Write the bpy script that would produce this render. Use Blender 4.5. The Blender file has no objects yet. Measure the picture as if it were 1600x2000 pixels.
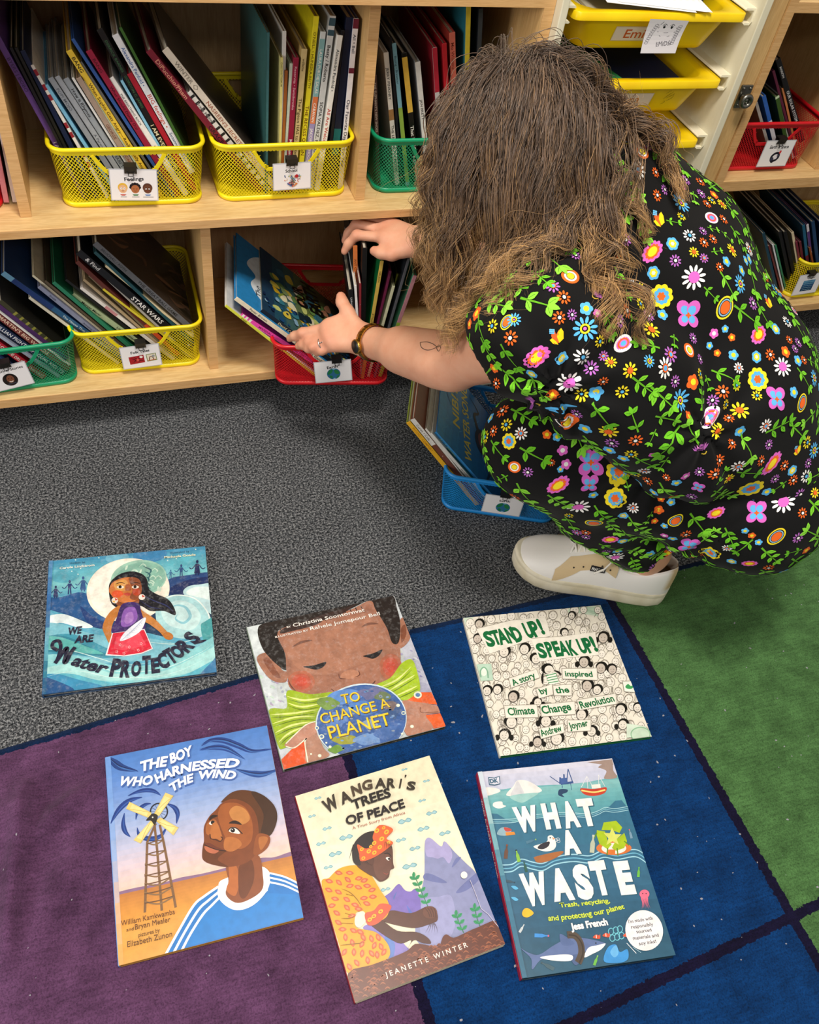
import bpy, bmesh, math, random
import numpy as np
from mathutils import Vector, Matrix, Euler
from mathutils.bvhtree import BVHTree

random.seed(7)
rng = np.random.default_rng(7)
PI = math.pi
SC = bpy.context.scene
COL = SC.collection

# ------------------------------------------------------------------ camera
FPX = 1683.69
RCAM = np.array([[0.94710635, -0.29736529, 0.12067912],
                 [-0.15189042, -0.7466173, -0.64768195],
                 [0.28269925, 0.59509368, -0.75229293]])   # rows: right, down, forward
CPOS = np.array([0.0, 0.0, 1.23861515])
cam_d = bpy.data.cameras.new('camera')
cam_d.sensor_fit = 'HORIZONTAL'
cam_d.sensor_width = 36.0
cam_d.lens = FPX / 1600.0 * 36.0
cam_d.clip_start = 0.02
cam = bpy.data.objects.new('camera', cam_d)
COL.objects.link(cam)
cam.matrix_world = Matrix(((RCAM[0][0], -RCAM[1][0], -RCAM[2][0], CPOS[0]),
                           (RCAM[0][1], -RCAM[1][1], -RCAM[2][1], CPOS[1]),
                           (RCAM[0][2], -RCAM[1][2], -RCAM[2][2], CPOS[2]),
                           (0, 0, 0, 1)))
SC.camera = cam

# ------------------------------------------------------------------ light
SC.view_settings.view_transform = 'Standard'
SC.view_settings.look = 'None'
SC.view_settings.gamma = 1.0
SC.view_settings.use_curve_mapping = False
SC.view_settings.exposure = 0.0
world = bpy.data.worlds.new('room_bounce')
SC.world = world
world.use_nodes = True
world.node_tree.nodes['Background'].inputs[0].default_value = (1.0, 0.93, 0.86, 1)
world.node_tree.nodes['Background'].inputs[1].default_value = 0.30


def ceiling_panel(name, x, y, z, sx, sy, power, col=(1.0, 0.93, 0.84)):
    l = bpy.data.lights.new(name, 'AREA')
    l.shape = 'RECTANGLE'
    l.size, l.size_y = sx, sy
    l.energy = power
    l.color = col
    o = bpy.data.objects.new(name, l)
    o.location = (x, y, z)
    COL.objects.link(o)
    return o


ceiling_panel('ceiling_light', 0.30, 0.40, 2.70, 0.50, 0.50, 58)
side_light = ceiling_panel('added_side_light', -2.3, 0.1, 1.35, 0.9, 1.2, 44, (1.0, 0.97, 0.93))  # added lamp, no window behind it: low side light raking the rug folds
side_light.rotation_euler = (0, -math.radians(72), 0)
ceiling_panel('ceiling_light.002', 0.4, -2.0, 2.70, 1.2, 0.6, 26)


# ------------------------------------------------------------------ pixel rays (used to read places off the plan)
def ray(x, y):
    return RCAM.T @ np.array([(x - 800) / FPX, (y - 1000) / FPX, 1.0])


def on_y(x, y, Y):
    v = ray(x, y)
    return CPOS + v * (Y - CPOS[1]) / v[1]


def on_z(x, y, Z=0.0):
    v = ray(x, y)
    return CPOS + v * (Z - CPOS[2]) / v[2]


def on_plane(x, y, p, n):
    v = ray(x, y)
    return CPOS + v * (np.dot(np.asarray(p) - CPOS, n) / np.dot(v, n))


def at_d(x, y, d):
    return CPOS + ray(x, y) * d


def to_px(P):
    q = RCAM @ (np.asarray(P, float) - CPOS)
    return 800 + FPX * q[0] / q[2], 1000 + FPX * q[1] / q[2]


# ------------------------------------------------------------------ colour, materials
def lin(h):
    if not isinstance(h, str):
        return tuple(h)[:3]
    h = h.lstrip('#')
    r = []
    for i in (0, 2, 4):
        c = int(h[i:i + 2], 16) / 255.0
        r.append(c / 12.92 if c <= 0.04045 else ((c + 0.055) / 1.055) ** 2.4)
    return tuple(r)


def mixc(a, b, t):
    a, b = lin(a), lin(b)
    return tuple(a[i] * (1 - t) + b[i] * t for i in range(3))


def new_mat(name, col='#808080', rough=0.5, metal=0.0, spec=0.5):
    m = bpy.data.materials.new(name)
    m.use_nodes = True
    b = m.node_tree.nodes['Principled BSDF']
    b.inputs['Base Color'].default_value = (*lin(col), 1)
    b.inputs['Roughness'].default_value = rough
    b.inputs['Metallic'].default_value = metal
    b.inputs['Specular IOR Level'].default_value = spec
    return m


def nt(m):
    return m.node_tree.nodes, m.node_tree.links, m.node_tree.nodes['Principled BSDF']


def add_bump(m, height_socket, strength=0.3, dist=0.002):
    N, L, b = nt(m)
    bp = N.new('ShaderNodeBump')
    bp.inputs['Strength'].default_value = strength
    bp.inputs['Distance'].default_value = dist
    L.new(height_socket, bp.inputs['Height'])
    L.new(bp.outputs['Normal'], b.inputs['Normal'])
    return bp


def coords(m, scale=(1, 1, 1), kind='Object'):
    N, L, b = nt(m)
    tc = N.new('ShaderNodeTexCoord')
    mp = N.new('ShaderNodeMapping')
    mp.inputs['Scale'].default_value = scale
    L.new(tc.outputs[kind], mp.inputs['Vector'])
    return mp.outputs['Vector']


def tex_noise(m, vec, scale=5, detail=3, rough=0.5):
    N, L, b = nt(m)
    n = N.new('ShaderNodeTexNoise')
    n.inputs['Scale'].default_value = scale
    n.inputs['Detail'].default_value = detail
    n.inputs['Roughness'].default_value = rough
    if vec is not None:
        L.new(vec, n.inputs['Vector'])
    return n.outputs['Fac']


def ramp(m, fac, stops):
    N, L, b = nt(m)
    r = N.new('ShaderNodeValToRGB')
    el = r.color_ramp.elements
    while len(el) < len(stops):
        el.new(0.5)
    for e, (p, c) in zip(el, stops):
        e.position = p
        e.color = (*lin(c), 1)
    L.new(fac, r.inputs['Fac'])
    return r.outputs['Color']


def mix_rgb(m, mode, fac, a, b_):
    N, L, b = nt(m)
    x = N.new('ShaderNodeMix')
    x.data_type = 'RGBA'
    x.blend_type = mode
    for sock, val in ((x.inputs[0], fac), (x.inputs[6], a), (x.inputs[7], b_)):
        if hasattr(val, 'links'):
            L.new(val, sock)
        elif isinstance(val, (int, float)):
            sock.default_value = val
        else:
            sock.default_value = (*lin(val), 1)
    return x.outputs[2]


def attr_col(m, name='Col'):
    N, L, b = nt(m)
    a = N.new('ShaderNodeAttribute')
    a.attribute_name = name
    return a.outputs['Color']


def base(m, sock):
    N, L, b = nt(m)
    L.new(sock, b.inputs['Base Color'])


def wood(name, scale, c0='#c99f66', c1='#e0bd85', c2='#d3aa70', rough=0.42):
    m = new_mat(name, c1, rough)
    v = coords(m, scale)
    f1 = tex_noise(m, v, 6.0, 4, 0.55)
    f2 = tex_noise(m, v, 40.0, 2, 0.5)
    c = ramp(m, f1, [(0.3, c0), (0.5, c1), (0.62, c2), (0.75, c1)])
    c = mix_rgb(m, 'MULTIPLY', 0.25, c, ramp(m, f2, [(0.35, '#c8b79c'), (0.6, '#ffffff')]))
    base(m, c)
    add_bump(m, f2, 0.05, 0.0005)
    return m


M = {}
M['maple_h'] = wood('maple_board', (1.2, 9, 14), '#d3ab70', '#e3c28a', '#d9b47a')
M['maple_v'] = wood('maple_upright', (12, 9, 1.2), '#cfa368', '#ddb77c', '#d4ab70')
M['maple_back'] = wood('maple_back', (10, 9, 1.0), '#ad8f68', '#b89a72', '#a98a62', 0.55)
M['maple_edge'] = wood('maple_edge', (1.5, 9, 30), '#c99a62', '#dcb17a', '#cfa36a')
M['white'] = new_mat('white_melamine', '#e4dfc9', 0.45)
_v = coords(M['white'], (6, 6, 2))
base(M['white'], ramp(M['white'], tex_noise(M['white'], _v, 4, 6), [(0.3, '#d6cfb4'), (0.6, '#e6e0c8')]))
M['runner'] = new_mat('cream_plastic', '#efe9d0', 0.4)
M['steel'] = new_mat('steel', '#8e8d86', 0.3, 1.0)
M['dark'] = new_mat('dark_plastic', '#141414', 0.4)
M['kick'] = new_mat('kick_board', '#2a2520', 0.7)


def coat(name, c, rough=0.38):
    return new_mat(name, c, rough)


M['yellow'] = coat('yellow_coated_wire', '#f2de14')
M['green'] = coat('green_coated_wire', '#129a6a')
M['red'] = coat('red_coated_wire', '#cf1420')
M['blue'] = coat('blue_coated_wire', '#1e8ad6')
M['tray'] = new_mat('yellow_tray_plastic', '#f5cf05', 0.36)
_v = coords(M['tray'], (1, 1, 1))
base(M['tray'], ramp(M['tray'], tex_noise(M['tray'], _v, 14, 5), [(0.3, '#efc404'), (0.65, '#f8d70c')]))

m = M['print'] = new_mat('printed_cover', '#ffffff', 0.36, 0, 0.4)
_a = attr_col(m)
_v = coords(m, (1, 1, 1))
base(m, mix_rgb(m, 'MULTIPLY', 0.35, _a, ramp(m, tex_noise(m, _v, 90, 3), [(0.3, '#cfcfcf'), (0.6, '#ffffff')])))
m = M['paint'] = new_mat('painted_cover', '#ffffff', 0.4, 0, 0.4)
_a = attr_col(m)
_v = coords(m, (1, 1, 1))
_c = mix_rgb(m, 'MULTIPLY', 0.6, _a, ramp(m, tex_noise(m, _v, 60, 6, 0.65), [(0.3, '#b4b4b8'), (0.6, '#ffffff')]))
base(m, mix_rgb(m, 'SCREEN', 0.12, _c, ramp(m, tex_noise(m, _v, 140, 5, 0.7), [(0.5, '#000000'), (0.75, '#ffffff')])))
m = M['pages'] = new_mat('page_block', '#d9d2c0', 0.8)
_v = coords(m, (400, 1, 1))
base(m, ramp(m, tex_noise(m, _v, 3, 2), [(0.35, '#a89f8c'), (0.6, '#d8d1c0')]))
m = M['card'] = new_mat('laminated_card', '#ffffff', 0.25)
base(m, attr_col(m))


# ------------------------------------------------------------------ mesh builder
class MB:
    def __init__(s):
        s.v, s.f, s.c, s.m, s.sm = [], [], [], [], []

    def add(s, vs, fs, col='#ffffff', mi=0, smooth=False):
        o = len(s.v)
        s.v.extend([tuple(map(float, p)) for p in vs])
        if isinstance(col, str):
            col = lin(col)
        for f in fs:
            s.f.append([i + o for i in f])
            s.c.append(col)
            s.m.append(mi)
            s.sm.append(smooth)
        return o

    def box(s, x0, x1, y0, y1, z0, z1, col='#ffffff', mi=0, bev=0.0):
        if bev > 0:
            b = min(bev, (x1 - x0) * .45, (y1 - y0) * .45, (z1 - z0) * .45)
            bm = bmesh.new()
            bmesh.ops.create_cube(bm, size=1)
            for v in bm.verts:
                v.co = ((x0 + x1) / 2 + v.co.x * (x1 - x0), (y0 + y1) / 2 + v.co.y * (y1 - y0),
                        (z0 + z1) / 2 + v.co.z * (z1 - z0))
            bmesh.ops.bevel(bm, geom=bm.edges[:], offset=b, segments=2, affect='EDGES', profile=0.5)
            bm.verts.index_update()
            s.add([v.co[:] for v in bm.verts], [[v.index for v in f.verts] for f in bm.faces], col, mi)
            bm.free()
            return
        s.add([(x0, y0, z0), (x1, y0, z0), (x1, y1, z0), (x0, y1, z0),
               (x0, y0, z1), (x1, y0, z1), (x1, y1, z1), (x0, y1, z1)],
              [(0, 3, 2, 1), (4, 5, 6, 7), (0, 1, 5, 4), (1, 2, 6, 5), (2, 3, 7, 6), (3, 0, 4, 7)], col, mi)

    def prism(s, poly, z0, z1, col='#ffffff', mi=0, smooth=False):
        n = len(poly)
        s.add([(x, y, z0) for x, y in poly] + [(x, y, z1) for x, y in poly],
              [list(range(n))[::-1], list(range(n, 2 * n))], col, mi)
        s.add([(x, y, z0) for x, y in poly] + [(x, y, z1) for x, y in poly],
              [(i, (i + 1) % n, n + (i + 1) % n, n + i) for i in range(n)], col, mi, smooth)

    def loft(s, rings, col='#ffffff', mi=0, smooth=True, closed=True, caps=True):
        k = len(rings[0])
        vs = [p for r in rings for p in r]
        fs = []
        for i in range(len(rings) - 1):
            for j in range(k if closed else k - 1):
                a, b = i * k + j, i * k + (j + 1) % k
                fs.append((a, b, b + k, a + k))
        if caps and closed:
            fs.append(list(range(k))[::-1])
            fs.append([(len(rings) - 1) * k + j for j in range(k)])
        s.add(vs, fs, col, mi, smooth)

    def tube(s, path, r, n=8, col='#ffffff', mi=0, closed=False, smooth=True):
        P = [np.asarray(p, float) for p in path]
        m_ = len(P)
        rings = []
        up = None
        for i in range(m_):
            a = P[(i - 1) % m_] if (closed or i > 0) else P[i]
            b = P[(i + 1) % m_] if (closed or i < m_ - 1) else P[i]
            t = b - a
            t = t / (np.linalg.norm(t) + 1e-12)
            if up is None:
                up = np.array([0, 0, 1.0]) if abs(t[2]) < 0.9 else np.array([1.0, 0, 0])
            u = np.cross(t, up)
            u /= np.linalg.norm(u) + 1e-12
            w = np.cross(u, t)
            up = w
            rr = r[i] if hasattr(r, '__len__') else r
            rings.append([P[i] + rr * (math.cos(q * 2 * PI / n) * u + math.sin(q * 2 * PI / n) * w) for q in range(n)])
        if closed:
            rings.append(rings[0])
        s.loft(rings, col, mi, smooth, True, not closed)

    def mesh(s, name):
        me = bpy.data.meshes.new(name)
        me.from_pydata(s.v, [], s.f)
        nl = len(me.loops)
        arr = np.ones((nl, 4), np.float32)
        k = 0
        for f, c in zip(s.f, s.c):
            n = len(f)
            arr[k:k + n, :3] = c
            k += n
        ca = me.color_attributes.new('Col', 'FLOAT_COLOR', 'CORNER')
        ca.data.foreach_set('color', arr.ravel())
        me.polygons.foreach_set('material_index', np.array(s.m, np.int32))
        me.polygons.foreach_set('use_smooth', np.array(s.sm, bool))
        me.update()
        return me

    def build(s, name, mats, parent=None, mat4=None):
        me = s.mesh(name)
        for mm in (mats if isinstance(mats, (list, tuple)) else [mats]):
            me.materials.append(mm)
        o = bpy.data.objects.new(name, me)
        COL.objects.link(o)
        if parent is not None:
            o.parent = parent
        if mat4 is not None:
            o.matrix_world = mat4 if parent is None else o.matrix_world
            if parent is not None:
                o.matrix_local = mat4
        return o


def tag(o, label, cat, group=None, kind=None):
    o['label'] = label
    o['category'] = cat
    if group:
        o['group'] = group
    if kind:
        o['kind'] = kind
    return o


def thing(name, label, cat, loc=(0, 0, 0), group=None, mat4=None):
    o = bpy.data.objects.new(name, None)
    o.empty_display_size = 0.02
    COL.objects.link(o)
    if mat4 is not None:
        o.matrix_world = mat4
    else:
        o.location = loc
    return tag(o, label, cat, group)


def structure(o):
    o['kind'] = 'structure'
    return o


def frame(o, x, y, z):
    return Matrix(((x[0], y[0], z[0], o[0]), (x[1], y[1], z[1], o[1]), (x[2], y[2], z[2], o[2]), (0, 0, 0, 1)))


# ------------------------------------------------------------------ lettering
_glyphs = {}


def glyphs(text, bold=0.0, res=3):
    key = (text, round(bold, 4), res)
    if key in _glyphs:
        return _glyphs[key]
    cu = bpy.data.curves.new('lettering', 'FONT')
    cu.body = text
    cu.size = 1.0
    cu.offset = bold
    cu.resolution_u = res
    cu.fill_mode = 'BOTH'
    ob = bpy.data.objects.new('lettering', cu)
    COL.objects.link(ob)
    dg = bpy.context.evaluated_depsgraph_get()
    dg.update()
    me = bpy.data.meshes.new_from_object(ob.evaluated_get(dg))
    V = np.array([v.co[:2] for v in me.vertices]) if len(me.vertices) else np.zeros((1, 2))
    F = [list(p.vertices) for p in me.polygons]
    bpy.data.objects.remove(ob)
    bpy.data.curves.remove(cu)
    bpy.data.meshes.remove(me)
    _glyphs[key] = (V, F, V[:, 0].min(), V[:, 0].max())
    return _glyphs[key]


CAPH = 0.70   # cap height of the built-in face at size 1


def cr(pts, n=6, closed=True):
    """smooth curve through points"""
    P = [np.asarray(p, float) for p in pts]
    m_ = len(P)
    out = []
    for i in range(m_ if closed else m_ - 1):
        p0 = P[(i - 1) % m_] if closed or i > 0 else P[0]
        p1, p2 = P[i], P[(i + 1) % m_]
        p3 = P[(i + 2) % m_] if closed or i < m_ - 2 else P[-1]
        for k in range(n):
            t = k / n
            out.append(0.5 * (2 * p1 + (p2 - p0) * t + (2 * p0 - 5 * p1 + 4 * p2 - p3) * t * t + (3 * p1 - p0 - 3 * p2 + p3) * t ** 3))
    if not closed:
        out.append(P[-1])
    return out


def clip_poly(poly, x0, x1, y0, y1):
    for ax, lim, sgn in ((0, x0, 1), (0, x1, -1), (1, y0, 1), (1, y1, -1)):
        out = []
        n = len(poly)
        for i in range(n):
            a, b = poly[i], poly[(i + 1) % n]
            da, db = sgn * (a[ax] - lim), sgn * (b[ax] - lim)
            if da >= 0:
                out.append(a)
            if (da >= 0) != (db >= 0):
                t = da / (da - db)
                out.append((a[0] + t * (b[0] - a[0]), a[1] + t * (b[1] - a[1])))
        poly = out
        if not poly:
            return []
    return poly


class Art:
    """flat printed art: shapes stacked in order on a w x h board, drawn in the units of its own quad"""
    STEP = 1.1e-5

    def __init__(s, mb, w, h, quad, put, clip=True, mi=0):
        # quad: TL,TR,BR,BL in drawing units ; put(x,y,layer)->3D
        s.mb, s.w, s.h, s.put, s.mi, s.clip = mb, w, h, put, mi, clip
        dst = [(-w / 2, h / 2), (w / 2, h / 2), (w / 2, -h / 2), (-w / 2, -h / 2)]
        A, B = [], []
        for (x, y), (u, v) in zip(quad, dst):
            A.append([x, y, 1, 0, 0, 0, -u * x, -u * y]); B.append(u)
            A.append([0, 0, 0, x, y, 1, -v * x, -v * y]); B.append(v)
        h_ = np.linalg.solve(np.array(A, float), np.array(B, float))
        s.H = np.append(h_, 1).reshape(3, 3)
        s.z = 1
        c = np.mean(np.array(quad, float), 0)
        a, b = s.P(c[0] - 1, c[1]), s.P(c[0] + 1, c[1])
        a2, b2 = s.P(c[0], c[1] - 1), s.P(c[0], c[1] + 1)
        s.k = 0.25 * (math.dist(a, b) + math.dist(a2, b2))     # metres per drawing unit
        s.hold = False

    def P(s, x, y):
        q = s.H @ np.array([x, y, 1.0])
        return (q[0] / q[2], q[1] / q[2])

    def _up(s):
        if not s.hold:
            s.z += 1

    def raw(s, col, pts):
        if s.clip:
            pts = clip_poly(pts, -s.w / 2, s.w / 2, -s.h / 2, s.h / 2)
        if len(pts) < 3:
            return
        a = 0
        for i in range(len(pts)):
            x0, y0 = pts[i]; x1, y1 = pts[(i + 1) % len(pts)]
            a += x0 * y1 - x1 * y0
        if a < 0:
            pts = pts[::-1]
        s.mb.add([s.put(x, y, s.z * s.STEP) for x, y in pts], [list(range(len(pts)))], col, s.mi)

    def poly(s, col, pts):
        s._up()
        s.raw(col, [s.P(*p) for p in pts])

    def spoly(s, col, pts, n=5):
        s.poly(col, cr(pts, n))

    def full(s, col):
        s._up()
        s.raw(col, [(-s.w / 2, -s.h / 2), (s.w / 2, -s.h / 2), (s.w / 2, s.h / 2), (-s.w / 2, s.h / 2)])

    def ell(s, col, cx, cy, rx, ry=None, rot=0, n=28):
        ry = rx if ry is None else ry
        c_, s_ = math.cos(math.radians(rot)), math.sin(math.radians(rot))
        pts = []
        for i in range(n):
            a = 2 * PI * i / n
            x, y = rx * math.cos(a), ry * math.sin(a)
            pts.append((cx + x * c_ - y * s_, cy + x * s_ + y * c_))
        s.poly(col, pts)

    def line(s, col, wd, pts, smooth=True, taper=False, closed=False):
        if smooth and len(pts) > 2:
            pts = cr(pts, 6, closed)
        Q = [np.array(s.P(*p)) for p in pts]
        if closed:
            Q.append(Q[0])
        wd = wd * s.k
        L_, R_ = [], []
        n = len(Q)
        for i in range(n):
            t = Q[min(i + 1, n - 1)] - Q[max(i - 1, 0)]
            t = t / (np.linalg.norm(t) + 1e-12)
            nn = np.array([-t[1], t[0]])
            ww = wd / 2
            if taper:
                ww *= max(0.08, math.sin(PI * (i + 0.3) / (n - 0.4))) if taper == 2 else max(0.05, 1 - i / (n - 1))
            L_.append(Q[i] + nn * ww)
            R_.append(Q[i] - nn * ww)
        s._up()
        for i in range(n - 1):
            s.raw(col, [tuple(L_[i]), tuple(R_[i]), tuple(R_[i + 1]), tuple(L_[i + 1])])

    def grad(s, pts_fn, n, cols):
        """n bands; pts_fn(t0,t1)->quad ; colours interpolated along cols"""
        s._up()
        for i in range(n):
            t = (i + .5) / n * (len(cols) - 1)
            j = min(int(t), len(cols) - 2)
            s.raw(mixc(cols[j], cols[j + 1], t - j), [s.P(*p) for p in pts_fn(i / n, (i + 1) / n)])

    def vgrad(s, quad, n, cols):
        tl, tr, br, bl = [np.array(q, float) for q in quad]
        s.grad(lambda a, b: [tl + (bl - tl) * a, tr + (br - tr) * a, tr + (br - tr) * b, tl + (bl - tl) * b], n, cols)

    def text(s, col, txt, p0, p1, hgt, mid=None, bold=0.0, shear=0.0, res=3, jit=0.0, fit=True):
        """lettering along a (curved) baseline from p0 to p1; hgt = capital height in drawing units"""
        V, F, x0, x1 = glyphs(txt, bold, res)
        A, B = np.array(s.P(*p0)), np.array(s.P(*p1))
        Mx = np.array(s.P(*mid)) if mid is not None else (A + B) / 2
        Mc = 2 * Mx - (A + B) / 2
        sc = hgt * s.k / CAPH
        L_ = math.dist(A, Mx) + math.dist(Mx, B)
        wx = (L_ / (x1 - x0)) if fit else sc
        vs = []
        for x, y in V:
            y2 = y * sc
            t = ((x - x0) * wx + shear * y2) / L_
            p = A * (1 - t) ** 2 + 2 * Mc * t * (1 - t) + B * t * t
            d = 2 * (1 - t) * (Mc - A) + 2 * t * (B - Mc)
            d = d / (np.linalg.norm(d) + 1e-12)
            if jit:
                y2 *= 1 + jit * math.sin(t * 37.0)
                y2 += jit * 0.3 * hgt * s.k * math.sin(t * 23.0)
            q = p + np.array([-d[1], d[0]]) * y2
            vs.append((q[0], q[1]))
        s._up()
        s.mb.add([s.put(x, y, s.z * s.STEP) for x, y in vs], F, col, s.mi)
# ------------------------------------------------------------------ floor, wall, rug
m = M['carpet'] = new_mat('grey_loop_carpet', '#4a4b4d', 0.95, 0, 0.1)
N, L, b = nt(m)
_v = coords(m, (1, 1, 1))
n1 = tex_noise(m, _v, 260, 3, 0.7)
n2 = tex_noise(m, _v, 520, 2, 0.6)
n3 = tex_noise(m, _v, 5, 3, 0.5)
c = ramp(m, n1, [(0.36, '#1c1f23'), (0.5, '#5f6266'), (0.62, '#a9abad')])
c = mix_rgb(m, 'MULTIPLY', 0.5, c, ramp(m, n2, [(0.38, '#55565a'), (0.56, '#ffffff')]))
c = mix_rgb(m, 'MULTIPLY', 0.5, c, ramp(m, n3, [(0.3, '#d2d2d4'), (0.65, '#ffffff')]))
base(m, c)
add_bump(m, n1, 1.0, 0.006)

mb = MB()
mb.box(-2.6, 3.4, -1.6, 1.66, -0.05, 0.0)
structure(mb.build('floor', M['carpet']))
mb = MB()
mb.box(-2.6, 3.4, 1.66, 1.74, 0.0, 2.7)
M['wall'] = new_mat('painted_wall', '#cfc7b6', 0.8)
structure(mb.build('wall_back', M['wall']))

# rug ---------------------------------------------------------------
EX = [-1.5, -0.262, 0.118, 0.387, 0.483, 0.663, 0.905, 1.272, 1.9]
EY = [0.55, 0.665, 0.703, 0.727, 0.729, 0.737, 0.745, 0.762, 0.79]


def rug_edge(x):
    return np.interp(x, EX, EY)


def seg_ridge(X, Y, p, q, amp, w, skew=0.0):
    p, q = np.array(p[:2]), np.array(q[:2])
    d = q - p
    L2 = d @ d
    t = np.clip(((X - p[0]) * d[0] + (Y - p[1]) * d[1]) / L2, 0, 1)
    px, py = p[0] + t * d[0], p[1] + t * d[1]
    r = np.hypot(X - px, Y - py)
    return amp * np.exp(-(r / w) ** 2) * (0.35 + 0.65 * np.sin(PI * np.clip(t * .9 + .05, 0, 1)))


nx, ny = 420, 250
xs = np.linspace(-0.62, 1.75, nx)
X = np.repeat(xs[:, None], ny, 1)
tt = np.linspace(0, 1, ny)
Ytop = rug_edge(xs)
Y = Ytop[:, None] + (-0.75 - Ytop[:, None]) * tt[None, :]
edge = Ytop[:, None] - Y
Z = Z1 = 0.0042 * (1 - np.exp(-edge / 0.004))
for a, b_, amp, w in (((52, 1545), (34, 1700), .013, .0095), ((34, 1690), (14, 1900), .013, .0095), ((215, 1520), (120, 1590), .010, .011), ((125, 1585), (70, 1650), .009, .012),
                      ((330, 1420), (215, 1520), .006, .013), ((150, 1680), (90, 1800), .007, .018), ((90, 1790), (40, 1990), .006, .018), ((190, 1600), (150, 1690), .006, .016),
                      ((110, 1900), (300, 1960), .005, .022), ((420, 1900), (640, 1960), .003, .03), ((20, 1560), (0, 1640), .008, .014)):
    Z = Z + seg_ridge(X, Y, on_z(*a), on_z(*b_), amp * 1.9, w * 1.5)
# the books and the shoe press the rug flat
flat = np.ones_like(X)
for quad in (((208, 1477), (523, 1418), (592, 1791), (229, 1890)), ((580, 1553), (840, 1476), (985, 1844), (690, 1961)), ((482, 1223), (770, 1164), (870, 1418), (553, 1506))):
    c_ = [on_z(*p)[:2] for p in quad]
    dist = np.full(X.shape, -9.0)
    for i in range(4):
        p, q = c_[i], c_[(i + 1) % 4]
        e_ = (q - p) / np.linalg.norm(q - p)
        dist = np.maximum(dist, (X - p[0]) * -e_[1] + (Y - p[1]) * e_[0])
    flat *= np.clip((dist + .004) / .05, 0, 1)
Z0 = 0.0042 * (1 - np.exp(-edge / 0.004))
Z = np.where(True, Z0 + (Z - Z1) * flat, Z)
vs = np.stack([X, Y, Z], -1).reshape(-1, 3)
idx = np.arange(nx * ny).reshape(nx, ny)
fs = np.stack([idx[:-1, :-1], idx[:-1, 1:], idx[1:, 1:], idx[1:, :-1]], -1).reshape(-1, 4)

me = bpy.data.meshes.new('rug')
me.from_pydata(vs.tolist(), [], fs.tolist())
me.polygons.foreach_set('use_smooth', np.ones(len(fs), bool))
at = me.attributes.new('edge', 'FLOAT', 'POINT')
at.data.foreach_set('value', edge.ravel().astype(np.float32))
m = M['rug'] = new_mat('rug_pile', '#50305a', 0.95, 0, 0.1)
N, L, b = nt(m)
b.inputs['Sheen Weight'].default_value = 0.04
b.inputs['Sheen Roughness'].default_value = 0.5


def mth(op, a, b_=None, c_=None):
    n = N.new('ShaderNodeMath')
    n.operation = op
    for i, v in enumerate((a, b_, c_)):
        if v is None:
            continue
        if hasattr(v, 'links'):
            L.new(v, n.inputs[i])
        else:
            n.inputs[i].default_value = v
    return n.outputs[0]


tc = N.new('ShaderNodeTexCoord')
sp = N.new('ShaderNodeSeparateXYZ')
L.new(tc.outputs['Object'], sp.inputs[0])
wob = tex_noise(m, tc.outputs['Object'], 160, 3, 0.6)
wob = mth('MULTIPLY', mth('SUBTRACT', wob, 0.5), 0.010)
U = mth('ADD', mth('MULTIPLY_ADD', sp.outputs[1], 0.028, sp.outputs[0]), wob)
Vv = mth('ADD', mth('MULTIPLY_ADD', sp.outputs[0], -0.085, sp.outputs[1]), wob)
ea = N.new('ShaderNodeAttribute')
ea.attribute_name = 'edge'
ed = mth('ADD', ea.outputs['Fac'], wob)
is_blue = mth('GREATER_THAN', U, 0.2385)
is_green = mth('GREATER_THAN', U, 0.782)
s1 = mth('LESS_THAN', mth('ABSOLUTE', mth('SUBTRACT', U, 0.2385)), 0.0075)
s2 = mth('LESS_THAN', mth('ABSOLUTE', mth('SUBTRACT', U, 0.782)), 0.0075)
s3 = mth('MULTIPLY', mth('LESS_THAN', mth('ABSOLUTE', mth('SUBTRACT', Vv, 0.0722)), 0.0068), is_blue)
stripe = mth('MAXIMUM', mth('MAXIMUM', s1, s2), s3)
border = mth('LESS_THAN', ed, 0.0115)
c = mix_rgb(m, 'MIX', is_blue, '#70496f', '#0b4280')
c = mix_rgb(m, 'MIX', is_green, c, '#5c8a50')
c = mix_rgb(m, 'MIX', stripe, c, '#1a1638')
c = mix_rgb(m, 'MIX', border, c, '#0c2a54')
f1 = tex_noise(m, tc.outputs['Object'], 420, 3, 0.7)
f2 = tex_noise(m, tc.outputs['Object'], 24, 5, 0.62)
mp = N.new('ShaderNodeMapping')
mp.inputs['Scale'].default_value = (6, 60, 1)
mp.inputs['Rotation'].default_value = (0, 0, 0.2)
L.new(tc.outputs['Object'], mp.inputs[0])
f3 = tex_noise(m, mp.outputs[0], 4, 3, 0.6)
c = mix_rgb(m, 'MULTIPLY', 0.75, c, ramp(m, f1, [(0.3, '#8a8a8a'), (0.55, '#f4f4f4'), (0.75, '#ffffff')]))
c = mix_rgb(m, 'MULTIPLY', 0.7, c, ramp(m, f2, [(0.32, '#a8a8a8'), (0.65, '#ffffff')]))
c = mix_rgb(m, 'MULTIPLY', 0.4, c, ramp(m, f3, [(0.35, '#b0b0b0'), (0.6, '#ffffff')]))
lint = ramp(m, tex_noise(m, tc.outputs['Object'], 150, 0, 0.5), [(0.852, '#000000'), (0.868, '#ffffff')])
c = mix_rgb(m, 'MIX', lint, c, '#9a98a0')
base(m, c)
add_bump(m, f1, 0.7, 0.003)
me.materials.append(m)
o = bpy.data.objects.new('rug', me)
COL.objects.link(o)
tag(o, 'large classroom rug with purple, navy and green blocks divided by dark stripes', 'rug')


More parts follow.
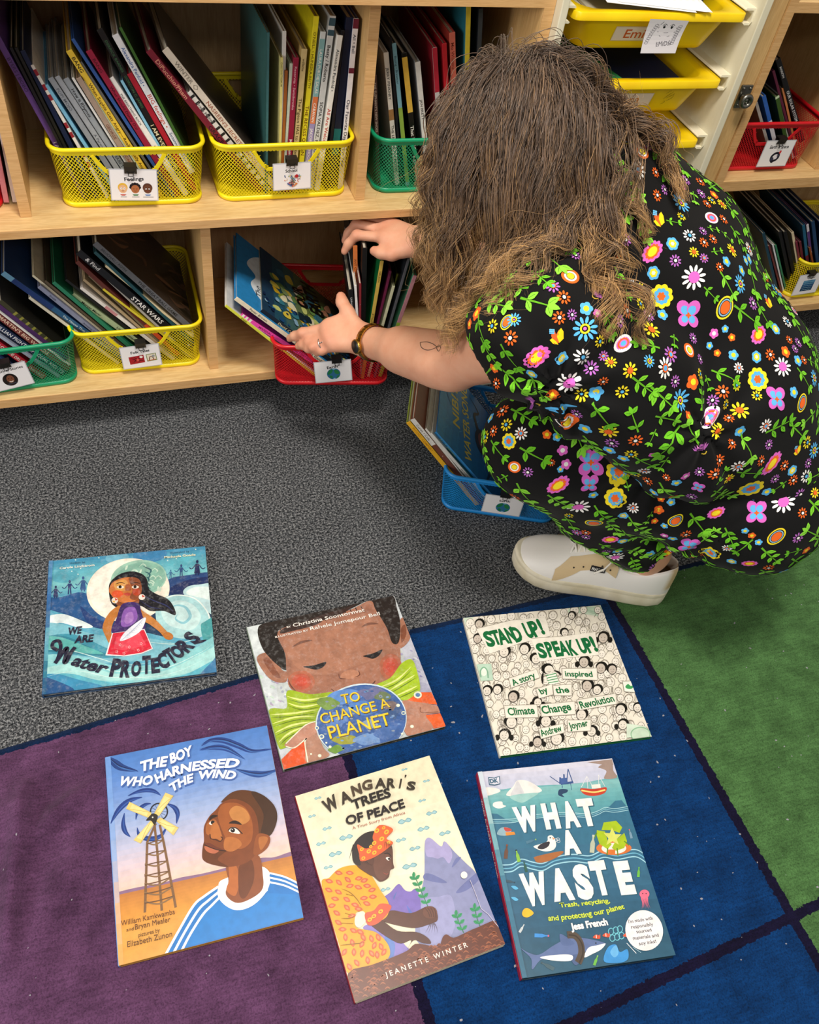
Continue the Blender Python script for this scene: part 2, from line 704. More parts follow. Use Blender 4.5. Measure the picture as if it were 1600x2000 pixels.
# ------------------------------------------------------------------ wooden bookcases
def slab(name, par, x0, x1, y0, y1, z0, z1, mat, edge=None, bev=0.0015):
    """board with its own edge band on the front"""
    mb = MB()
    mb.box(x0, x1, y0 + (0.0015 if edge else 0), y1, z0, z1, mi=0, bev=bev)
    if edge:
        mb.box(x0, x1, y0, y0 + 0.0015, z0 + .0006, z1 - .0006, mi=1)
    return mb.build(name, [M[mat]] + ([M[edge]] if edge else []), par)


YB = 1.625
bc = thing('bookcase', 'long maple bookcase holding the yellow and green book bins along the left', 'bookcase', (0, 0, 0))
for z0, z1 in ((0.086, 0.105), (0.428, 0.443), (0.770, 0.787)):
    slab('shelf_board', bc, -1.25, 0.686, 1.30, YB, z0, z1, 'maple_h', 'maple_edge')
for x in (-0.126, 0.4205):
    slab('divider', bc, x, x + 0.0165, 1.337, YB, 0.443, 0.770, 'maple_v', 'maple_edge')
for x in (0.149, -0.42):
    slab('divider', bc, x, x + 0.0165, 1.326, YB, 0.105, 0.428, 'maple_v', 'maple_edge')
slab('side_panel', bc, 0.686, 0.704, 1.30, YB, 0.02, 0.80, 'maple_v', 'maple_edge')
slab('side_panel', bc, -1.268, -1.25, 1.30, YB, 0.02, 0.80, 'maple_v', 'maple_edge')
slab('back_panel', bc, -1.25, 0.686, YB, YB + 0.008, 0.086, 0.787, 'maple_back')
mb = MB()
mb.box(-1.24, 0.69, 1.43, 1.445, 0.0, 0.086)
mb.build('kick_board', M['kick'], bc)
mb = MB()
P = on_z(855, 656, 0.105)
mb.tube([(P[0], P[1], 0.105), (P[0], P[1], 0.1068)], [0.0075, 0.0062], 20)
tag_cap = mb.build('screw_cap', M['dark'], bc)
tag_cap['label'] = 'round black screw cap'
# little scuffs on the mid board
mb = MB()
for (px, py, w) in ((595, 424, .004), (1392 / 3.556 - 0, 414, .002), (700, 360, .004)):
    pass

bcr = thing('bookcase', 'maple bookcase right of the tray cabinet with a metal catch on its post', 'bookcase', (0, 0, 0))
YR = 1.33
for z0, z1 in ((0.092, 0.111), (0.424, 0.446), (0.757, 0.775)):
    slab('shelf_board', bcr, 1.179, 2.3, YR, YB, z0, z1, 'maple_h', 'maple_edge')
slab('post', bcr, 1.098, 1.1605, YR + .0015, YR + 0.04, 0.02, 0.86, 'maple_v')
slab('side_panel', bcr, 1.1615, 1.179, YR - .001, YB, 0.02, 0.86, 'maple_v', 'maple_edge')
slab('divider', bcr, 1.425, 1.443, YR + .03, YB, 0.446, 0.757, 'maple_v', 'maple_edge')
slab('side_panel', bcr, 2.3, 2.318, YR, YB, 0.02, 0.86, 'maple_v', 'maple_edge')
slab('back_panel', bcr, 1.10, 2.3, YB, YB + 0.008, 0.092, 0.80, 'maple_back')
mb = MB()
mb.box(1.11, 2.3, 1.45, 1.465, 0.0, 0.092)
mb.build('kick_board', M['kick'], bcr)
# metal catch: plate, collar, hooked knob
P = on_y(1452, 188, YR)
mb = MB()
mb.box(P[0] - .0125, P[0] + .0125, YR - .0025, YR + .0015, P[2] - .021, P[2] + .021, bev=0.004)
for dx, dz in ((.007, .015), (-.007, -.015), (.007, -.015), (-.007, .015)):
    mb.tube([(P[0] + dx, YR - .002, P[2] + dz), (P[0] + dx, YR - .0042, P[2] + dz)], [.0032, .0022], 10)
catch = mb.build('metal_catch', M['steel'], bcr)
catch['label'] = 'steel catch plate'
mb = MB()
mb.tube([(P[0] - .002, YR - .002, P[2]), (P[0] - .003, YR - .010, P[2]), (P[0] - .004, YR - .018, P[2] - .001)], [.008, .0075, .006], 16)
mb.tube([(P[0] - .004 + .0095 * math.cos(a), YR - .018, P[2] - .001 + .0095 * math.sin(a)) for a in np.linspace(0, 2 * PI, 20, endpoint=False)], .0042, 8, closed=True)
mb.build('knob', M['steel'], catch)

# ------------------------------------------------------------------ tray cabinet
YT = 1.28
cab = thing('tray_cabinet', 'white tray cabinet with cream runners between the two maple bookcases', 'cabinet', (0, 0, 0))
slab('side_panel', cab, 0.7045, 0.717, YT, YB, 0.02, 0.95, 'white')
slab('side_panel', cab, 1.072, 1.086, YT, YB, 0.02, 0.95, 'white')
slab('back_panel', cab, 0.717, 1.072, YB - .005, YB, 0.02, 0.95, 'white')
slab('base_board', cab, 0.717, 1.072, YT, YB - .005, 0.02, 0.04, 'white')
slab('top_board', cab, 0.7045, 1.086, YT, YB, 0.95, 0.965, 'white')
RIM = [0.770, 0.663, 0.556, 0.449, 0.342, 0.235]
for i, zr in enumerate(RIM):
    for sx, xw in ((1, 0.717), (-1, 1.072)):
        prof = [(0, .006), (.019, .006), (.021, .004), (.021, .0025), (.004, .0025), (.004, -.0165), (.014, -.0165), (.016, -.018), (.014, -.020), (.004, -.020), (0, -.014)]
        # C-shaped runner, open towards the tray; bevelled nose at the front
        rings = []
        for y, k in ((1.296, 1.0), (1.31, 1.0), (YB - .01, 1.0)):
            rings.append([(xw + sx * px, y, zr + (pz if pz > -.01 else pz)) for px, pz in prof])
        mb = MB()
        mb.loft(rings, smooth=False)
        mb.build('runner', M['runner'], cab)


def rrect(hw, hd, r, n=7):
    pts = []
    for cx, cy, a0 in ((hw - r, hd - r, 0), (-hw + r, hd - r, 90), (-hw + r, -hd + r, 180), (hw - r, -hd + r, 270)):
        for i in range(n):
            a = math.radians(a0 + 90 * i / (n - 1))
            pts.append((cx + r * math.cos(a), cy + r * math.sin(a)))
    return pts


TX = 0.8945


def make_tray(zr, label, name_txt, ncol, marks):
    t = thing('storage_tray', label, 'tray', (TX, 0, zr), 'yellow name trays in the white cabinet')
    hd = 0.155
    yc = 1.288 + hd
    rings = []
    W = 0.159
    for ins, z, r in ((0.0, -.0125, .012), (0.0, -.001, .012), (.0015, 0.0, .011), (.010, -.0005, .022), (.019, -.002, .035),
                      (.021, -.006, .035), (.038, -.062, .03), (.046, -.065, .025)):
        rings.append([(x, y + yc, z) for x, y in rrect(W - ins, hd - ins, r)])
    outer = []
    for ins, z, r in ((0.0, -.0125, .012), (.004, -.013, .014), (.017, -.0135, .03), (.0175, -.021, .03), (.031, -.060, .03), (.035, -.0665, .025), (.045, -.0685, .02)):
        outer.append([(x, y + yc, z) for x, y in rrect(W - ins, hd - ins, r)])
    mb = MB()
    mb.loft(rings, smooth=True, caps=False)
    mb.loft([r_[::-1] for r_ in outer], smooth=True, caps=False)
    k = len(rings[0])
    mb.add(rings[-1], [list(range(k))])
    mb.add(outer[-1], [list(range(k))[::-1]])
    mb.build('tray_body', M['tray'], t)
    # front face frame for label: from z -.021 (ins .0175) to z -.060 (ins .031)
    yf0, yf1 = yc - hd + .0175, yc - hd + .031
    sl = (yf1 - yf0) / (-.060 + .021)

    def put(x, y, lay):      # x along width, y up from face centre
        z = -.041 + y
        return (x, yf0 + (z + .021) * sl - .0012 - lay, z)
    mb = MB()
    cx = -.0135
    A = Art(mb, 0.112, 0.0255, [(0, 0), (112, 0), (112, 25.5), (0, 25.5)], lambda x, y, l: put(x + cx, y + .001, l))
    A.full('#d8c9a0' if ncol else '#fff')
    A.poly('#f3e6dc', [(1, 1.5), (111, 1.5), (111, 24), (1, 24)])
    tw = 62 if len(name_txt) < 8 else 72
    A.text(ncol, name_txt, (56 - tw / 2 - 4, 20), (56 + tw / 2 - 4, 20), 15, bold=.012)
    # card is backed by a thin window sleeve
    mb.build('name_label', M['card'], t)
    mb = MB()
    A = Art(mb, 0.2, 0.04, [(0, 0), (200, 0), (200, 40), (0, 40)], lambda x, y, l: put(x, y, l), clip=False)
    for pts in marks:
        A.line('#6a5a14', .9, pts, taper=2)
    if marks:
        mb.build('pencil_mark', M['card'], t)
    return t


tr1 = make_tray(RIM[0], 'top yellow tray stuffed with papers, name label partly covered by a drawing', 'Emilia', '#d0622c',
                [[(108, -4), (122, -5), (130, -3)], [(100, 37), (104, 30)], [(124, 36), (128, 28), (132, 26)]])
tr2 = make_tray(RIM[1], 'yellow tray below the top one with green and navy folders inside', 'Fabianna', '#d0813a',
                [[(166, 8), (174, 2)], [(166, 20), (172, 12), (180, 4)], [(170, 18), (180, 12), (184, 8)], [(172, 24), (182, 18), (184, 10)], [(166, 30), (172, 26), (170, 22)]])
tr3 = make_tray(RIM[2], 'yellow tray third from top, only its rim showing above the floral shoulder', 'A', '#d0813a', [])

# papers in the top tray
mb = MB()
random.seed(3)
for i in range(9):
    z = RIM[0] - .052 + i * .0045
    a = random.uniform(-.05, .05)
    c_, s_ = math.cos(a), math.sin(a)
    pts = [(-.10, .03), (.085, .03), (.085, .27), (-.10, .27)]
    q = [(TX + x * c_ - y * s_ - .012, 1.29 + x * s_ + y * c_) for x, y in pts]
    mb.prism(q, z, z + .0035, ['#cfc8b4', '#e0dac8', '#b9b29c'][i % 3])
o = mb.build('paper_stack', M['card'])
tag(o, 'stack of loose papers lying inside the top yellow tray', 'papers')


def sheet(rows, th=.0004):
    """thin bent sheet from rows of left/right points"""
    mb = MB()
    k = len(rows)
    up, dn = [], []
    for l, r in rows:
        up += [l, r]
        dn += [(l[0], l[1] + th, l[2] - th), (r[0], r[1] + th, r[2] - th)]
    fs = []
    for i in range(k - 1):
        fs.append((2 * i, 2 * i + 1, 2 * i + 3, 2 * i + 2))
    mb.add(up, fs)
    mb.add(dn, [f[::-1] for f in fs])
    return mb


zr = RIM[0]
for i, (dx, ang, lift) in enumerate(((0.0, .10, .016), (.01, .14, .012), (-.02, .05, .021))):
    rows = []
    for t in np.linspace(0, 1, 8):
        y = 1.284 + .27 * t
        z = zr + .002 + .0006 * (3 - i) + lift * math.sin(PI * min(1, t * 1.1)) + .02 * t
        xl = TX - .03 + dx - .10 * t * .6
        rows.append(((xl - .05, y + .02, z + .006), (xl + .105, y, z)))
    mb = sheet(rows)
    if i == 1:
        for k in range(9):
            t0 = k / 9
            mb.add([(TX + .0 + .012 * k - .03, 1.30, zr + .0285), (TX + .001 + .012 * k - .03, 1.30, zr + .0285), (TX + .001 + .012 * k - .05, 1.40, zr + .045), (TX + .012 * k - .05, 1.40, zr + .045)], [(0, 1, 2, 3)], '#8a8678')
    o = mb.build('paper_sheet', M['card'])
    tag(o, ['white sheet lying on top of the uppermost yellow tray, nearest its rim', 'ruled white worksheet curling out of the uppermost yellow tray',
            'topmost bowed white sheet over the uppermost yellow tray'][i], 'paper', 'loose sheets on the top tray')
# dark pouch at the tray's right
mb = MB()
mb.box(TX + .055, TX + .105, 1.34, 1.50, zr - .05, zr + .012, '#2b3a38', bev=.008)
o = mb.build('pencil_pouch', new_mat('dark_green_cloth', '#24342f', .8))
tag(o, 'dark green pouch tucked behind papers at right of the top tray', 'pouch')
# drawing hanging over the front of the top tray
Pq = [on_y(1270, 36, 1.277), on_y(1345, 40, 1.277), on_y(1318, 103, 1.281), on_y(1250, 103, 1.281)]
mb = MB()


def putq(x, y, lay):
    u, v = x + .5, .5 - y
    p = (Pq[0] * (1 - u) + Pq[1] * u) * (1 - v) + (Pq[3] * (1 - u) + Pq[2] * u) * v
    return (p[0], p[1] - .002 + .003 * math.sin(PI * v) - lay, p[2])


A = Art(mb, 1, 1, [(0, 0), (100, 0), (100, 100), (0, 100)], putq)
A.STEP = 1.2e-5
mb.add([putq(-.5 + i / 8, .5 - j / 8, 0) for j in range(9) for i in range(9)], [(j * 9 + i, j * 9 + i + 9, j * 9 + i + 10, j * 9 + i + 1) for j in range(8) for i in range(8)], '#ece7ec')
mb.add([tuple(np.array(putq(-.5 + i / 8, .5 - j / 8, 0)) + (0, .0004, 0)) for j in range(9) for i in range(9)], [(j * 9 + i, j * 9 + i + 1, j * 9 + i + 10, j * 9 + i + 9) for j in range(8) for i in range(8)], '#d8d4d8')
GR = '#77747a'
A.line(GR, 1.6, [(38, 6), (30, 22), (34, 42), (48, 54), (64, 50), (76, 38), (78, 20)], True)
A.line(GR, 1.2, [(46, 40), (54, 46), (62, 40)])
A.line('#55535a', 1.6, [(48, 40), (55, 40), (60, 39)])
for cx in (44, 64):
    A.ell('#222228', cx, 22, 3.2, 5.0)
    A.line('#44424a', 1.4, [(cx - 6, 18), (cx, 13), (cx + 6, 17)])
    A.ell('#c9c6cf', cx + 1, 20, 1)
random.seed(5)
for side in (-1, 1):
    for k in range(9):
        x = 22 - k * 1.8 if side < 0 else 84 - k * .6
        y = 14 + k * 6.5
        A.line('#8d8a92', 1.0, [(x, y), (x + 6, y + 3), (x + 2, y + 8), (x - 4, y + 4), (x + 3, y + 1)])
A.text('#77747c', 'EMIDSI', (38, 80), (78, 76), 13, jit=.12)
o = mb.build('drawing_sheet', M['card'])
tag(o, "child's pencil drawing of a curly-haired face hanging over the top yellow tray", 'drawing')
# folders in second tray
for x0, x1, zz, col, lab in ((-.125, -.005, -.012, '#2d8a4e', 'green folder lying at the left inside the second yellow tray'),
                             (-.03, .125, -.020, '#15254f', 'navy folder lying at the right inside the second yellow tray')):
    mb = MB()
    z = RIM[1] + zz
    q = [(TX + x0, 1.306), (TX + x1, 1.306), (TX + x1 - .03, 1.56), (TX + x0 - .0, 1.56)]
    if col == '#15254f':
        q = [(TX + x0 + .02, 1.309), (TX + x1 - .012, 1.312), (TX + x1 - .014, 1.55), (TX + x0 - .035, 1.55)]
    else:
        q = [(TX - .118, 1.312), (TX - .012, 1.309), (TX - .06, 1.56), (TX - .118, 1.56)]
    mb.prism(q, z - .004, z, col)
    o = mb.build('folder', new_mat('folder_card', col, .5))
    tag(o, lab, 'folder', 'folders in the second tray')
# ------------------------------------------------------------------ wire mesh bins
BW, BD, RW, RD, BH = 0.218, 0.245, 0.234, 0.263, 0.104


def bin_ring(t, n=9):
    hw = (BW + (RW - BW) * t) / 2
    hd = (BD + (RD - BD) * t) / 2
    return rrect(hw, hd, 0.026, n)


def bin_surface(s, t):
    """s in [0,1) round the wall from the middle of the front, t up the wall"""
    R_ = _rings(t)
    P_, cum = R_
    d = (s % 1.0) * cum[-1]
    i = np.searchsorted(cum, d) - 1
    i = max(0, min(i, len(P_) - 2))
    u = (d - cum[i]) / (cum[i + 1] - cum[i] + 1e-12)
    p = P_[i] * (1 - u) + P_[i + 1] * u
    return (p[0], p[1], 0.004 + t * (BH - .008))


_rc = {}


def _rings(t):
    k = round(t, 3)
    if k not in _rc:
        pts = [np.array(p) for p in bin_ring(t)]
        # start at the middle of the front (y = -hd) going to +x
        j = max(range(len(pts)), key=lambda i: (-pts[i][1], -pts[i][0]))
        # order: find index of last front-left corner point, then go round
        fl = [i for i in range(len(pts)) if pts[i][0] < 0 and abs(pts[i][1] - min(q[1] for q in pts)) < 1e-6][-1]
        order = [pts[(fl + 1 + i) % len(pts)] for i in range(len(pts))]
        mid = (pts[fl] + order[0]) / 2
        P_ = [mid] + order + [mid]
        cum = np.concatenate([[0], np.cumsum([np.linalg.norm(P_[i + 1] - P_[i]) for i in range(len(P_) - 1)])])
        _rc[k] = (P_, cum)
    return _rc[k]


CUT_T0, CUT_T1 = 0.60, 0.93


def cut_half(t):
    """half width of the hand opening at height t"""
    u = np.clip((t - CUT_T0) / (CUT_T1 - CUT_T0), 0, 1)
    return 0.030 + 0.022 * u ** 0.8 if t >= CUT_T0 else -1


def in_cut(x, t, side):
    return side and t > CUT_T0 and t < CUT_T1 and abs(x) < cut_half(t)


def make_wall(solid_sides=False):
    mb = MB()
    per = _rings(0.5)[1][-1]
    pitch = 0.0058
    nl = int(per / pitch)
    wd = 0.00075
    nseg = 14
    ts = np.linspace(0.04, 0.97, nseg + 1)
    for sgn in (1, -1):
        for i in range(nl):
            s0 = i / nl
            pts = []
            for t in ts:
                s_ = s0 + sgn * 0.78 * (t * BH) / per
                pts.append((s_, t))
            for a, b_ in zip(pts[:-1], pts[1:]):
                p, q = bin_surface(*a), bin_surface(*b_)
                xm, tm = (p[0] + q[0]) / 2, (a[1] + b_[1]) / 2
                if p[1] * q[1] > 0 and abs(p[1]) > BD * 0.46 and in_cut(xm, tm, True):
                    continue
                w_ = wd / per
                p1, p2 = bin_surface(a[0] - w_, a[1]), bin_surface(a[0] + w_, a[1])
                q1, q2 = bin_surface(b_[0] - w_, b_[1]), bin_surface(b_[0] + w_, b_[1])
                mb.add([p1, p2, q2, q1], [(0, 1, 2, 3)])
    return mb


def make_bin_meshes():
    out = {}
    out['mesh_wall'] = make_wall()
    mb = MB()
    ring = [(x, y, BH - .003) for x, y in bin_ring(1.0, 10)]
    mb.tube(ring, 0.0036, 8, closed=True)
    ring2 = [(x, y, BH - .0085) for x, y in bin_ring(.97, 10)]
    mb.loft([[(x, y, BH - .004) for x, y in bin_ring(1.0, 10)], [(x, y, BH - .012) for x, y in bin_ring(.93, 10)]], caps=False)
    out['rim'] = mb
    mb = MB()
    a = [(x, y, 0.001) for x, y in bin_ring(0.0, 10)]
    rings = []
    for off, z in ((-.004, 0.0), (.0015, .0015), (.0022, .005), (.0018, .0085), (-.001, .0095)):
        k = 1 + off / 0.12
        rings.append([(x * k, y * k, z) for x, y in bin_ring(0.0, 10)])
    mb.loft(rings, caps=False)
    out['base_band'] = mb
    mb = MB()
    mb.prism([(x * .985, y * .985) for x, y in bin_ring(0.0, 10)], 0.001, 0.0025)
    out['base'] = mb
    mb = MB()
    # U-shaped rim of the hand opening
    path = []
    for u in np.linspace(1, 0, 9):
        t = CUT_T0 + (CUT_T1 - CUT_T0) * u ** 1.3
        path.append((-cut_half(max(t, CUT_T0)) * (1.0 if u > .15 else 0.93), t))
    path = path + [(-x, t) for x, t in path[::-1]]
    rings = []
    hd = lambda t: (BD + (RD - BD) * t) / 2
    P2 = cr(path, 4, False)
    for i, (x, t) in enumerate(P2):
        a, b_ = P2[max(i - 1, 0)], P2[min(i + 1, len(P2) - 1)]
        d = np.array([b_[0] - a[0], (b_[1] - a[1]) * BH])
        d /= np.linalg.norm(d) + 1e-9
        nrm = np.array([d[1], -d[0]])      # outward of the opening
        z = .004 + t * (BH - .008)
        r = []
        for kk, dep in ((0, -.0016), (0.0058, -.0016), (0.0058, .0008), (0, .0008)):
            xx, zz = x + nrm[0] * kk, z + nrm[1] * kk
            tt_ = np.clip((zz - .004) / (BH - .008), 0, 1)
            r.append((xx, -hd(tt_) + dep, zz))
        rings.append(r)
    mb.loft(rings, smooth=False)
    out['handle_edge'] = mb
    mb2 = MB()
    mb2.loft([[(x, -y, z) for x, y, z in r] for r in rings], smooth=False)
    out['handle_edge_back'] = mb2
    return {k: v.mesh('bin_' + k) for k, v in out.items()}


BIN_MESH = make_bin_meshes()


class Bin:
    pass


def place_bin(kind, label, base_l, base_r, z, group='wire mesh book bins'):
    """base_l, base_r: floor points of the lower front edge"""
    l, r = np.array(base_l[:2]), np.array(base_r[:2])
    ux = (r - l) / np.linalg.norm(r - l)
    uy = np.array([-ux[1], ux[0]])
    c = (l + r) / 2 + uy * BD / 2
    mat = frame((c[0], c[1], z), (ux[0], ux[1], 0), (uy[0], uy[1], 0), (0, 0, 1))
    t = thing('mesh_bin', label, 'bin', group=group, mat4=mat)
    for k in ('mesh_wall', 'rim', 'base_band', 'base', 'handle_edge', 'handle_edge_back'):
        me = BIN_MESH[k].copy()
        me.materials.clear()
        me.materials.append(M[kind])
        o = bpy.data.objects.new('handle_edge' if k.startswith('handle') else k, me)
        COL.objects.link(o)
        o.parent = t
    b = Bin()
    b.ux, b.uy, b.c, b.z, b.mat = np.array([*ux, 0]), np.array([*uy, 0]), np.array([*c, z]), z, mat
    return b


def mid_lr(px_l, px_r, z, w=BW):
    """centre a bin of standard width on two photographed lower corners"""
    l, r = on_z(*px_l, z), on_z(*px_r, z)
    m_ = (l + r) / 2
    u = (r - l) / np.linalg.norm(r - l)
    return m_ - u * w / 2, m_ + u * w / 2


ZM, ZL = 0.443, 0.105
l, r = mid_lr((128, 407), (395, 397), ZM)
b_feel = place_bin('yellow', 'yellow mesh bin with the Feelings card, upper shelf at left', l, r, ZM)
l, r = mid_lr((437, 395), (672, 382), ZM)
b_school = place_bin('yellow', 'yellow mesh bin with the School heart card, upper shelf', l, r, ZM)
l = on_z(733, 378, ZM)
b_green = place_bin('green', 'green mesh bin on the upper shelf half hidden by the hair', l, l + np.array([BW, -.004, 0]), ZM)
r = on_z(6, 412, ZM)
b_redl = place_bin('red', 'red mesh bin cut off at the left edge of the upper shelf', r - np.array([BW, 0.004, 0]), r, ZM)
l, r = mid_lr((163, 733), (392, 712), ZL)
b_folk = place_bin('yellow', 'yellow mesh bin with the Folk Tales card, lower shelf', l, r, ZL)
r = on_z(153, 746, ZL)
b_hist = place_bin('green', 'green mesh bin at lower left with a portrait card', r + np.array([-BW, -.012, 0]), r, ZL)
l, r = mid_lr((545, 752), (752, 752), ZL)
b_earth = place_bin('red', 'red mesh bin pulled out from the lower shelf under the hands', l, r, ZL)
l = on_z(862, 993, 0)
r = on_z(1075, 1024, 0)
u = (r - l) / np.linalg.norm(r - l)
b_blue = place_bin('blue', 'blue mesh bin standing on the carpet beside the knee', l, l + u * BW, 0.0)
r = on_z(1562, 329, 0.446)
b_space = place_bin('red', 'red mesh bin with the Earth and Space card, right bookcase', r + np.array([-BW, .004, 0]), r, 0.446)
l = on_z(1537, 583, 0.111)
b_ry = place_bin('yellow', 'yellow mesh bin on the lower shelf of the right bookcase', l, l + np.array([BW, -.003, 0]), 0.111)


# ------------------------------------------------------------------ label cards with binder clips
def kid(A, cx, cy, r, skin, hair, mood, curly=False):
    A.ell(hair, cx, cy - r * .25, r * 1.12, r * 1.1)
    if curly:
        for k in range(7):
            a = PI + PI * k / 6
            A.ell(hair, cx + r * math.cos(a), cy - r * .3 + r * .85 * math.sin(a), r * .35)
    A.ell(skin, cx, cy + r * .12, r * .95, r)
    for s_ in (-1, 1):
        if mood == 'open':
            A.ell('#ffffff', cx + s_ * r * .35, cy, r * .2, r * .25)
            A.ell('#111111', cx + s_ * r * .35, cy, r * .08, r * .1)
        elif mood == 'shut':
            A.line('#20120a', r * .1, [(cx + s_ * r * .5, cy), (cx + s_ * r * .35, cy + r * .1), (cx + s_ * r * .18, cy)])
        else:
            A.ell('#ffffff', cx + s_ * r * .35, cy + r * .05, r * .2, r * .16)
            A.ell('#111111', cx + s_ * r * .33, cy + r * .1, r * .09)
            A.line('#111111', r * .09, [(cx + s_ * r * .55, cy - r * .15), (cx + s_ * r * .2, cy - r * .32)])
    if mood == 'shut':
        A.line('#6a2a20', r * .1, [(cx - r * .3, cy + r * .5), (cx, cy + r * .62), (cx + r * .3, cy + r * .5)])
    else:
        A.line('#8a3028', r * .14, [(cx - r * .28, cy + r * .62), (cx, cy + r * .55), (cx + r * .28, cy + r * .62)])


def art_feel(A):
    A.text('#1a1a1a', 'Feelings', (30, 25), (72, 23), 8.5, bold=.03)
    kid(A, 25, 42, 9.5, '#e8b98c', '#e8b83a', 'open')
    kid(A, 52, 42, 9.5, '#b06a3c', '#1d1412', 'shut', True)
    kid(A, 79, 42, 9.5, '#6a4028', '#5a3422', 'sad')
    A.poly('#c8402c', [(18, 55), (32, 55), (28, 58), (22, 58)])
    A.poly('#2e7a3c', [(45, 55), (59, 55), (56, 58), (48, 58)])
    A.poly('#5a86c8', [(72, 55), (86, 55), (83, 58), (75, 58)])
    for x0, w in ((19, 13), (44, 16), (68, 23)):
        A.line('#8a8a8a', 1.2, [(x0, 61), (x0 + w, 61)])


def art_school(A):
    A.text('#1a1a1a', 'School', (32, 23), (64, 22), 8.5, bold=.03)
    random.seed(11)
    pts = []
    cols = ['#d84a3a', '#2e66b0', '#e0a83a', '#efefe8', '#d8765a', '#3a9a6a', '#222244', '#c03a5a', '#f0d8c0']
    for k in range(95):
        a = random.uniform(0, 2 * PI)
        rr = math.sqrt(random.random())
        x = 16 * math.sin(a) ** 3 * rr
        y = -(13 * math.cos(a) - 5 * math.cos(2 * a) - 2 * math.cos(3 * a) - math.cos(4 * a)) * rr
        an = random.uniform(0, PI)
        ln, wd = random.uniform(1.5, 4.2), random.uniform(.9, 2)
        A.line(random.choice(cols), wd, [(50 + x * 1.45 - ln * math.cos(an), 43 + y * 1.2 - ln * math.sin(an)), (50 + x * 1.45 + ln * math.cos(an), 43 + y * 1.2 + ln * math.sin(an))], False)
    A.ell('#b8202a', 62, 33, 5, 4.4)
    A.line('#2c58a0', 3, [(36, 51), (48, 60)], False)
    A.line('#d8763a', 3, [(64, 52), (53, 60)], False)
    for k in range(4):
        A.line('#55524a', .9, [(43, 44 + k * 2.3), (57, 43.5 + k * 2.3)], False)


def art_folk(A):
    A.text('#1a1a1a', 'Folk Tales', (25, 23), (75, 20), 8, bold=.03)
    A.poly('#a81f28', [(17, 32), (57, 29), (58, 54), (18, 57)])
    for p in ([(22, 36), (34, 44), (26, 52)], [(30, 33), (40, 40), (54, 34)], [(38, 52), (48, 46), (55, 50)]):
        A.line('#5a0f16', 3, p, taper=2)
    A.ell('#f0e8e0', 50, 35, 4.5, 3.8)
    A.ell('#d85a50', 40, 44, 3, 5)
    A.poly('#7a8a4a', [(63, 29), (90, 27), (91, 51), (64, 53)])
    A.poly('#e6ddc8', [(65, 31), (88, 29), (89, 49), (66, 51)])
    A.line('#7a4a3a', 2.5, [(70, 49), (73, 38), (80, 40), (82, 48)])
    A.ell('#9aa0a0', 82, 36, 4, 4)
    A.line('#c05a3a', 2, [(66, 50), (88, 48)], False)


def globe(A, cx, cy, r):
    A.ell('#2f6f9a', cx, cy, r)
    A.spoly('#1f7a4a', [(cx - r * .9, cy - r * .2), (cx - r * .55, cy - r * .75), (cx - r * .1, cy - r * .8), (cx - r * .2, cy - r * .3), (cx - r * .5, cy), (cx - r * .8, cy + r * .1)])
    A.spoly('#2a8048', [(cx + r * .1, cy - r * .7), (cx + r * .55, cy - r * .65), (cx + r * .9, cy - r * .1), (cx + r * .6, cy + r * .15), (cx + r * .2, cy - r * .1)])
    A.spoly('#1f7a4a', [(cx - r * .6, cy + r * .25), (cx - r * .2, cy + r * .4), (cx - r * .25, cy + r * .8), (cx - r * .55, cy + r * .7)])
    A.spoly('#2a8048', [(cx + r * .5, cy + r * .4), (cx + r * .85, cy + r * .3), (cx + r * .6, cy + r * .7), (cx + r * .35, cy + r * .8)])
    A.spoly('#8fc0dc', [(cx - r * .2, cy - r * .96), (cx + r * .35, cy - r * .9), (cx + r * .05, cy - r * .75)])
    A.spoly('#a8d0e4', [(cx - r * .15, cy + r * .96), (cx + r * .3, cy + r * .9), (cx + r * .02, cy + r * .78)])


def art_earth(A):
    A.text('#1a1a1a', 'Earth', (34, 24), (64, 21), 9, bold=.03)
    globe(A, 51, 42, 19)


def art_earth2(A):
    A.text('#1a1a1a', 'Earth', (38, 20), (66, 18), 7, bold=.03)
    globe(A, 52, 42, 19)


def art_hist(A):
    A.text('#1a1a1a', 'Historical Stories', (10, 17), (92, 15), 8, bold=.02)
    A.ell('#241a16', 48, 42, 19)
    A.ell('#0f0b0a', 48, 32, 11, 8)
    A.ell('#7a4a34', 49, 40, 9.5, 12)
    A.line('#efe6dc', 2.2, [(44, 47), (49, 49), (54, 47)])
    for x in (45, 53):
        A.ell('#1a100c', x, 38, 1.6, 1)
    A.poly('#3a3a44', [(36, 56), (62, 56), (58, 52), (40, 52)])


def art_space(A):
    A.text('#1a1a1a', 'Earth & Space', (18, 20), (84, 20), 9, bold=.03)
    A.line('#23222e', 7, [(40, 52), (38, 42), (46, 34), (58, 34), (62, 44), (56, 52), (46, 54)], closed=True)
    A.ell('#3a3c50', 42, 50, 6)
    A.ell('#e8e4ec', 52, 44, 6)
    A.ell('#d83a3a', 62, 30, 3.6, 4.5)
    A.ell('#5a5870', 58, 40, 3)
    A.ell('#1c1b26', 46, 56, 5, 4)


def art_sea(A):
    A.text('#1a1a1a', 'Ocean', (36, 14), (66, 14), 6, bold=.03)
    A.vgrad([(26, 20), (76, 20), (76, 58), (26, 58)], 5, ['#5a9ac0', '#1c4a78', '#12304e'])
    for k in range(5):
        A.line('#8ab8cc', 1.2, [(30, 26 + 7 * k), (45, 24 + 7 * k), (60, 28 + 7 * k), (72, 25 + 7 * k)])


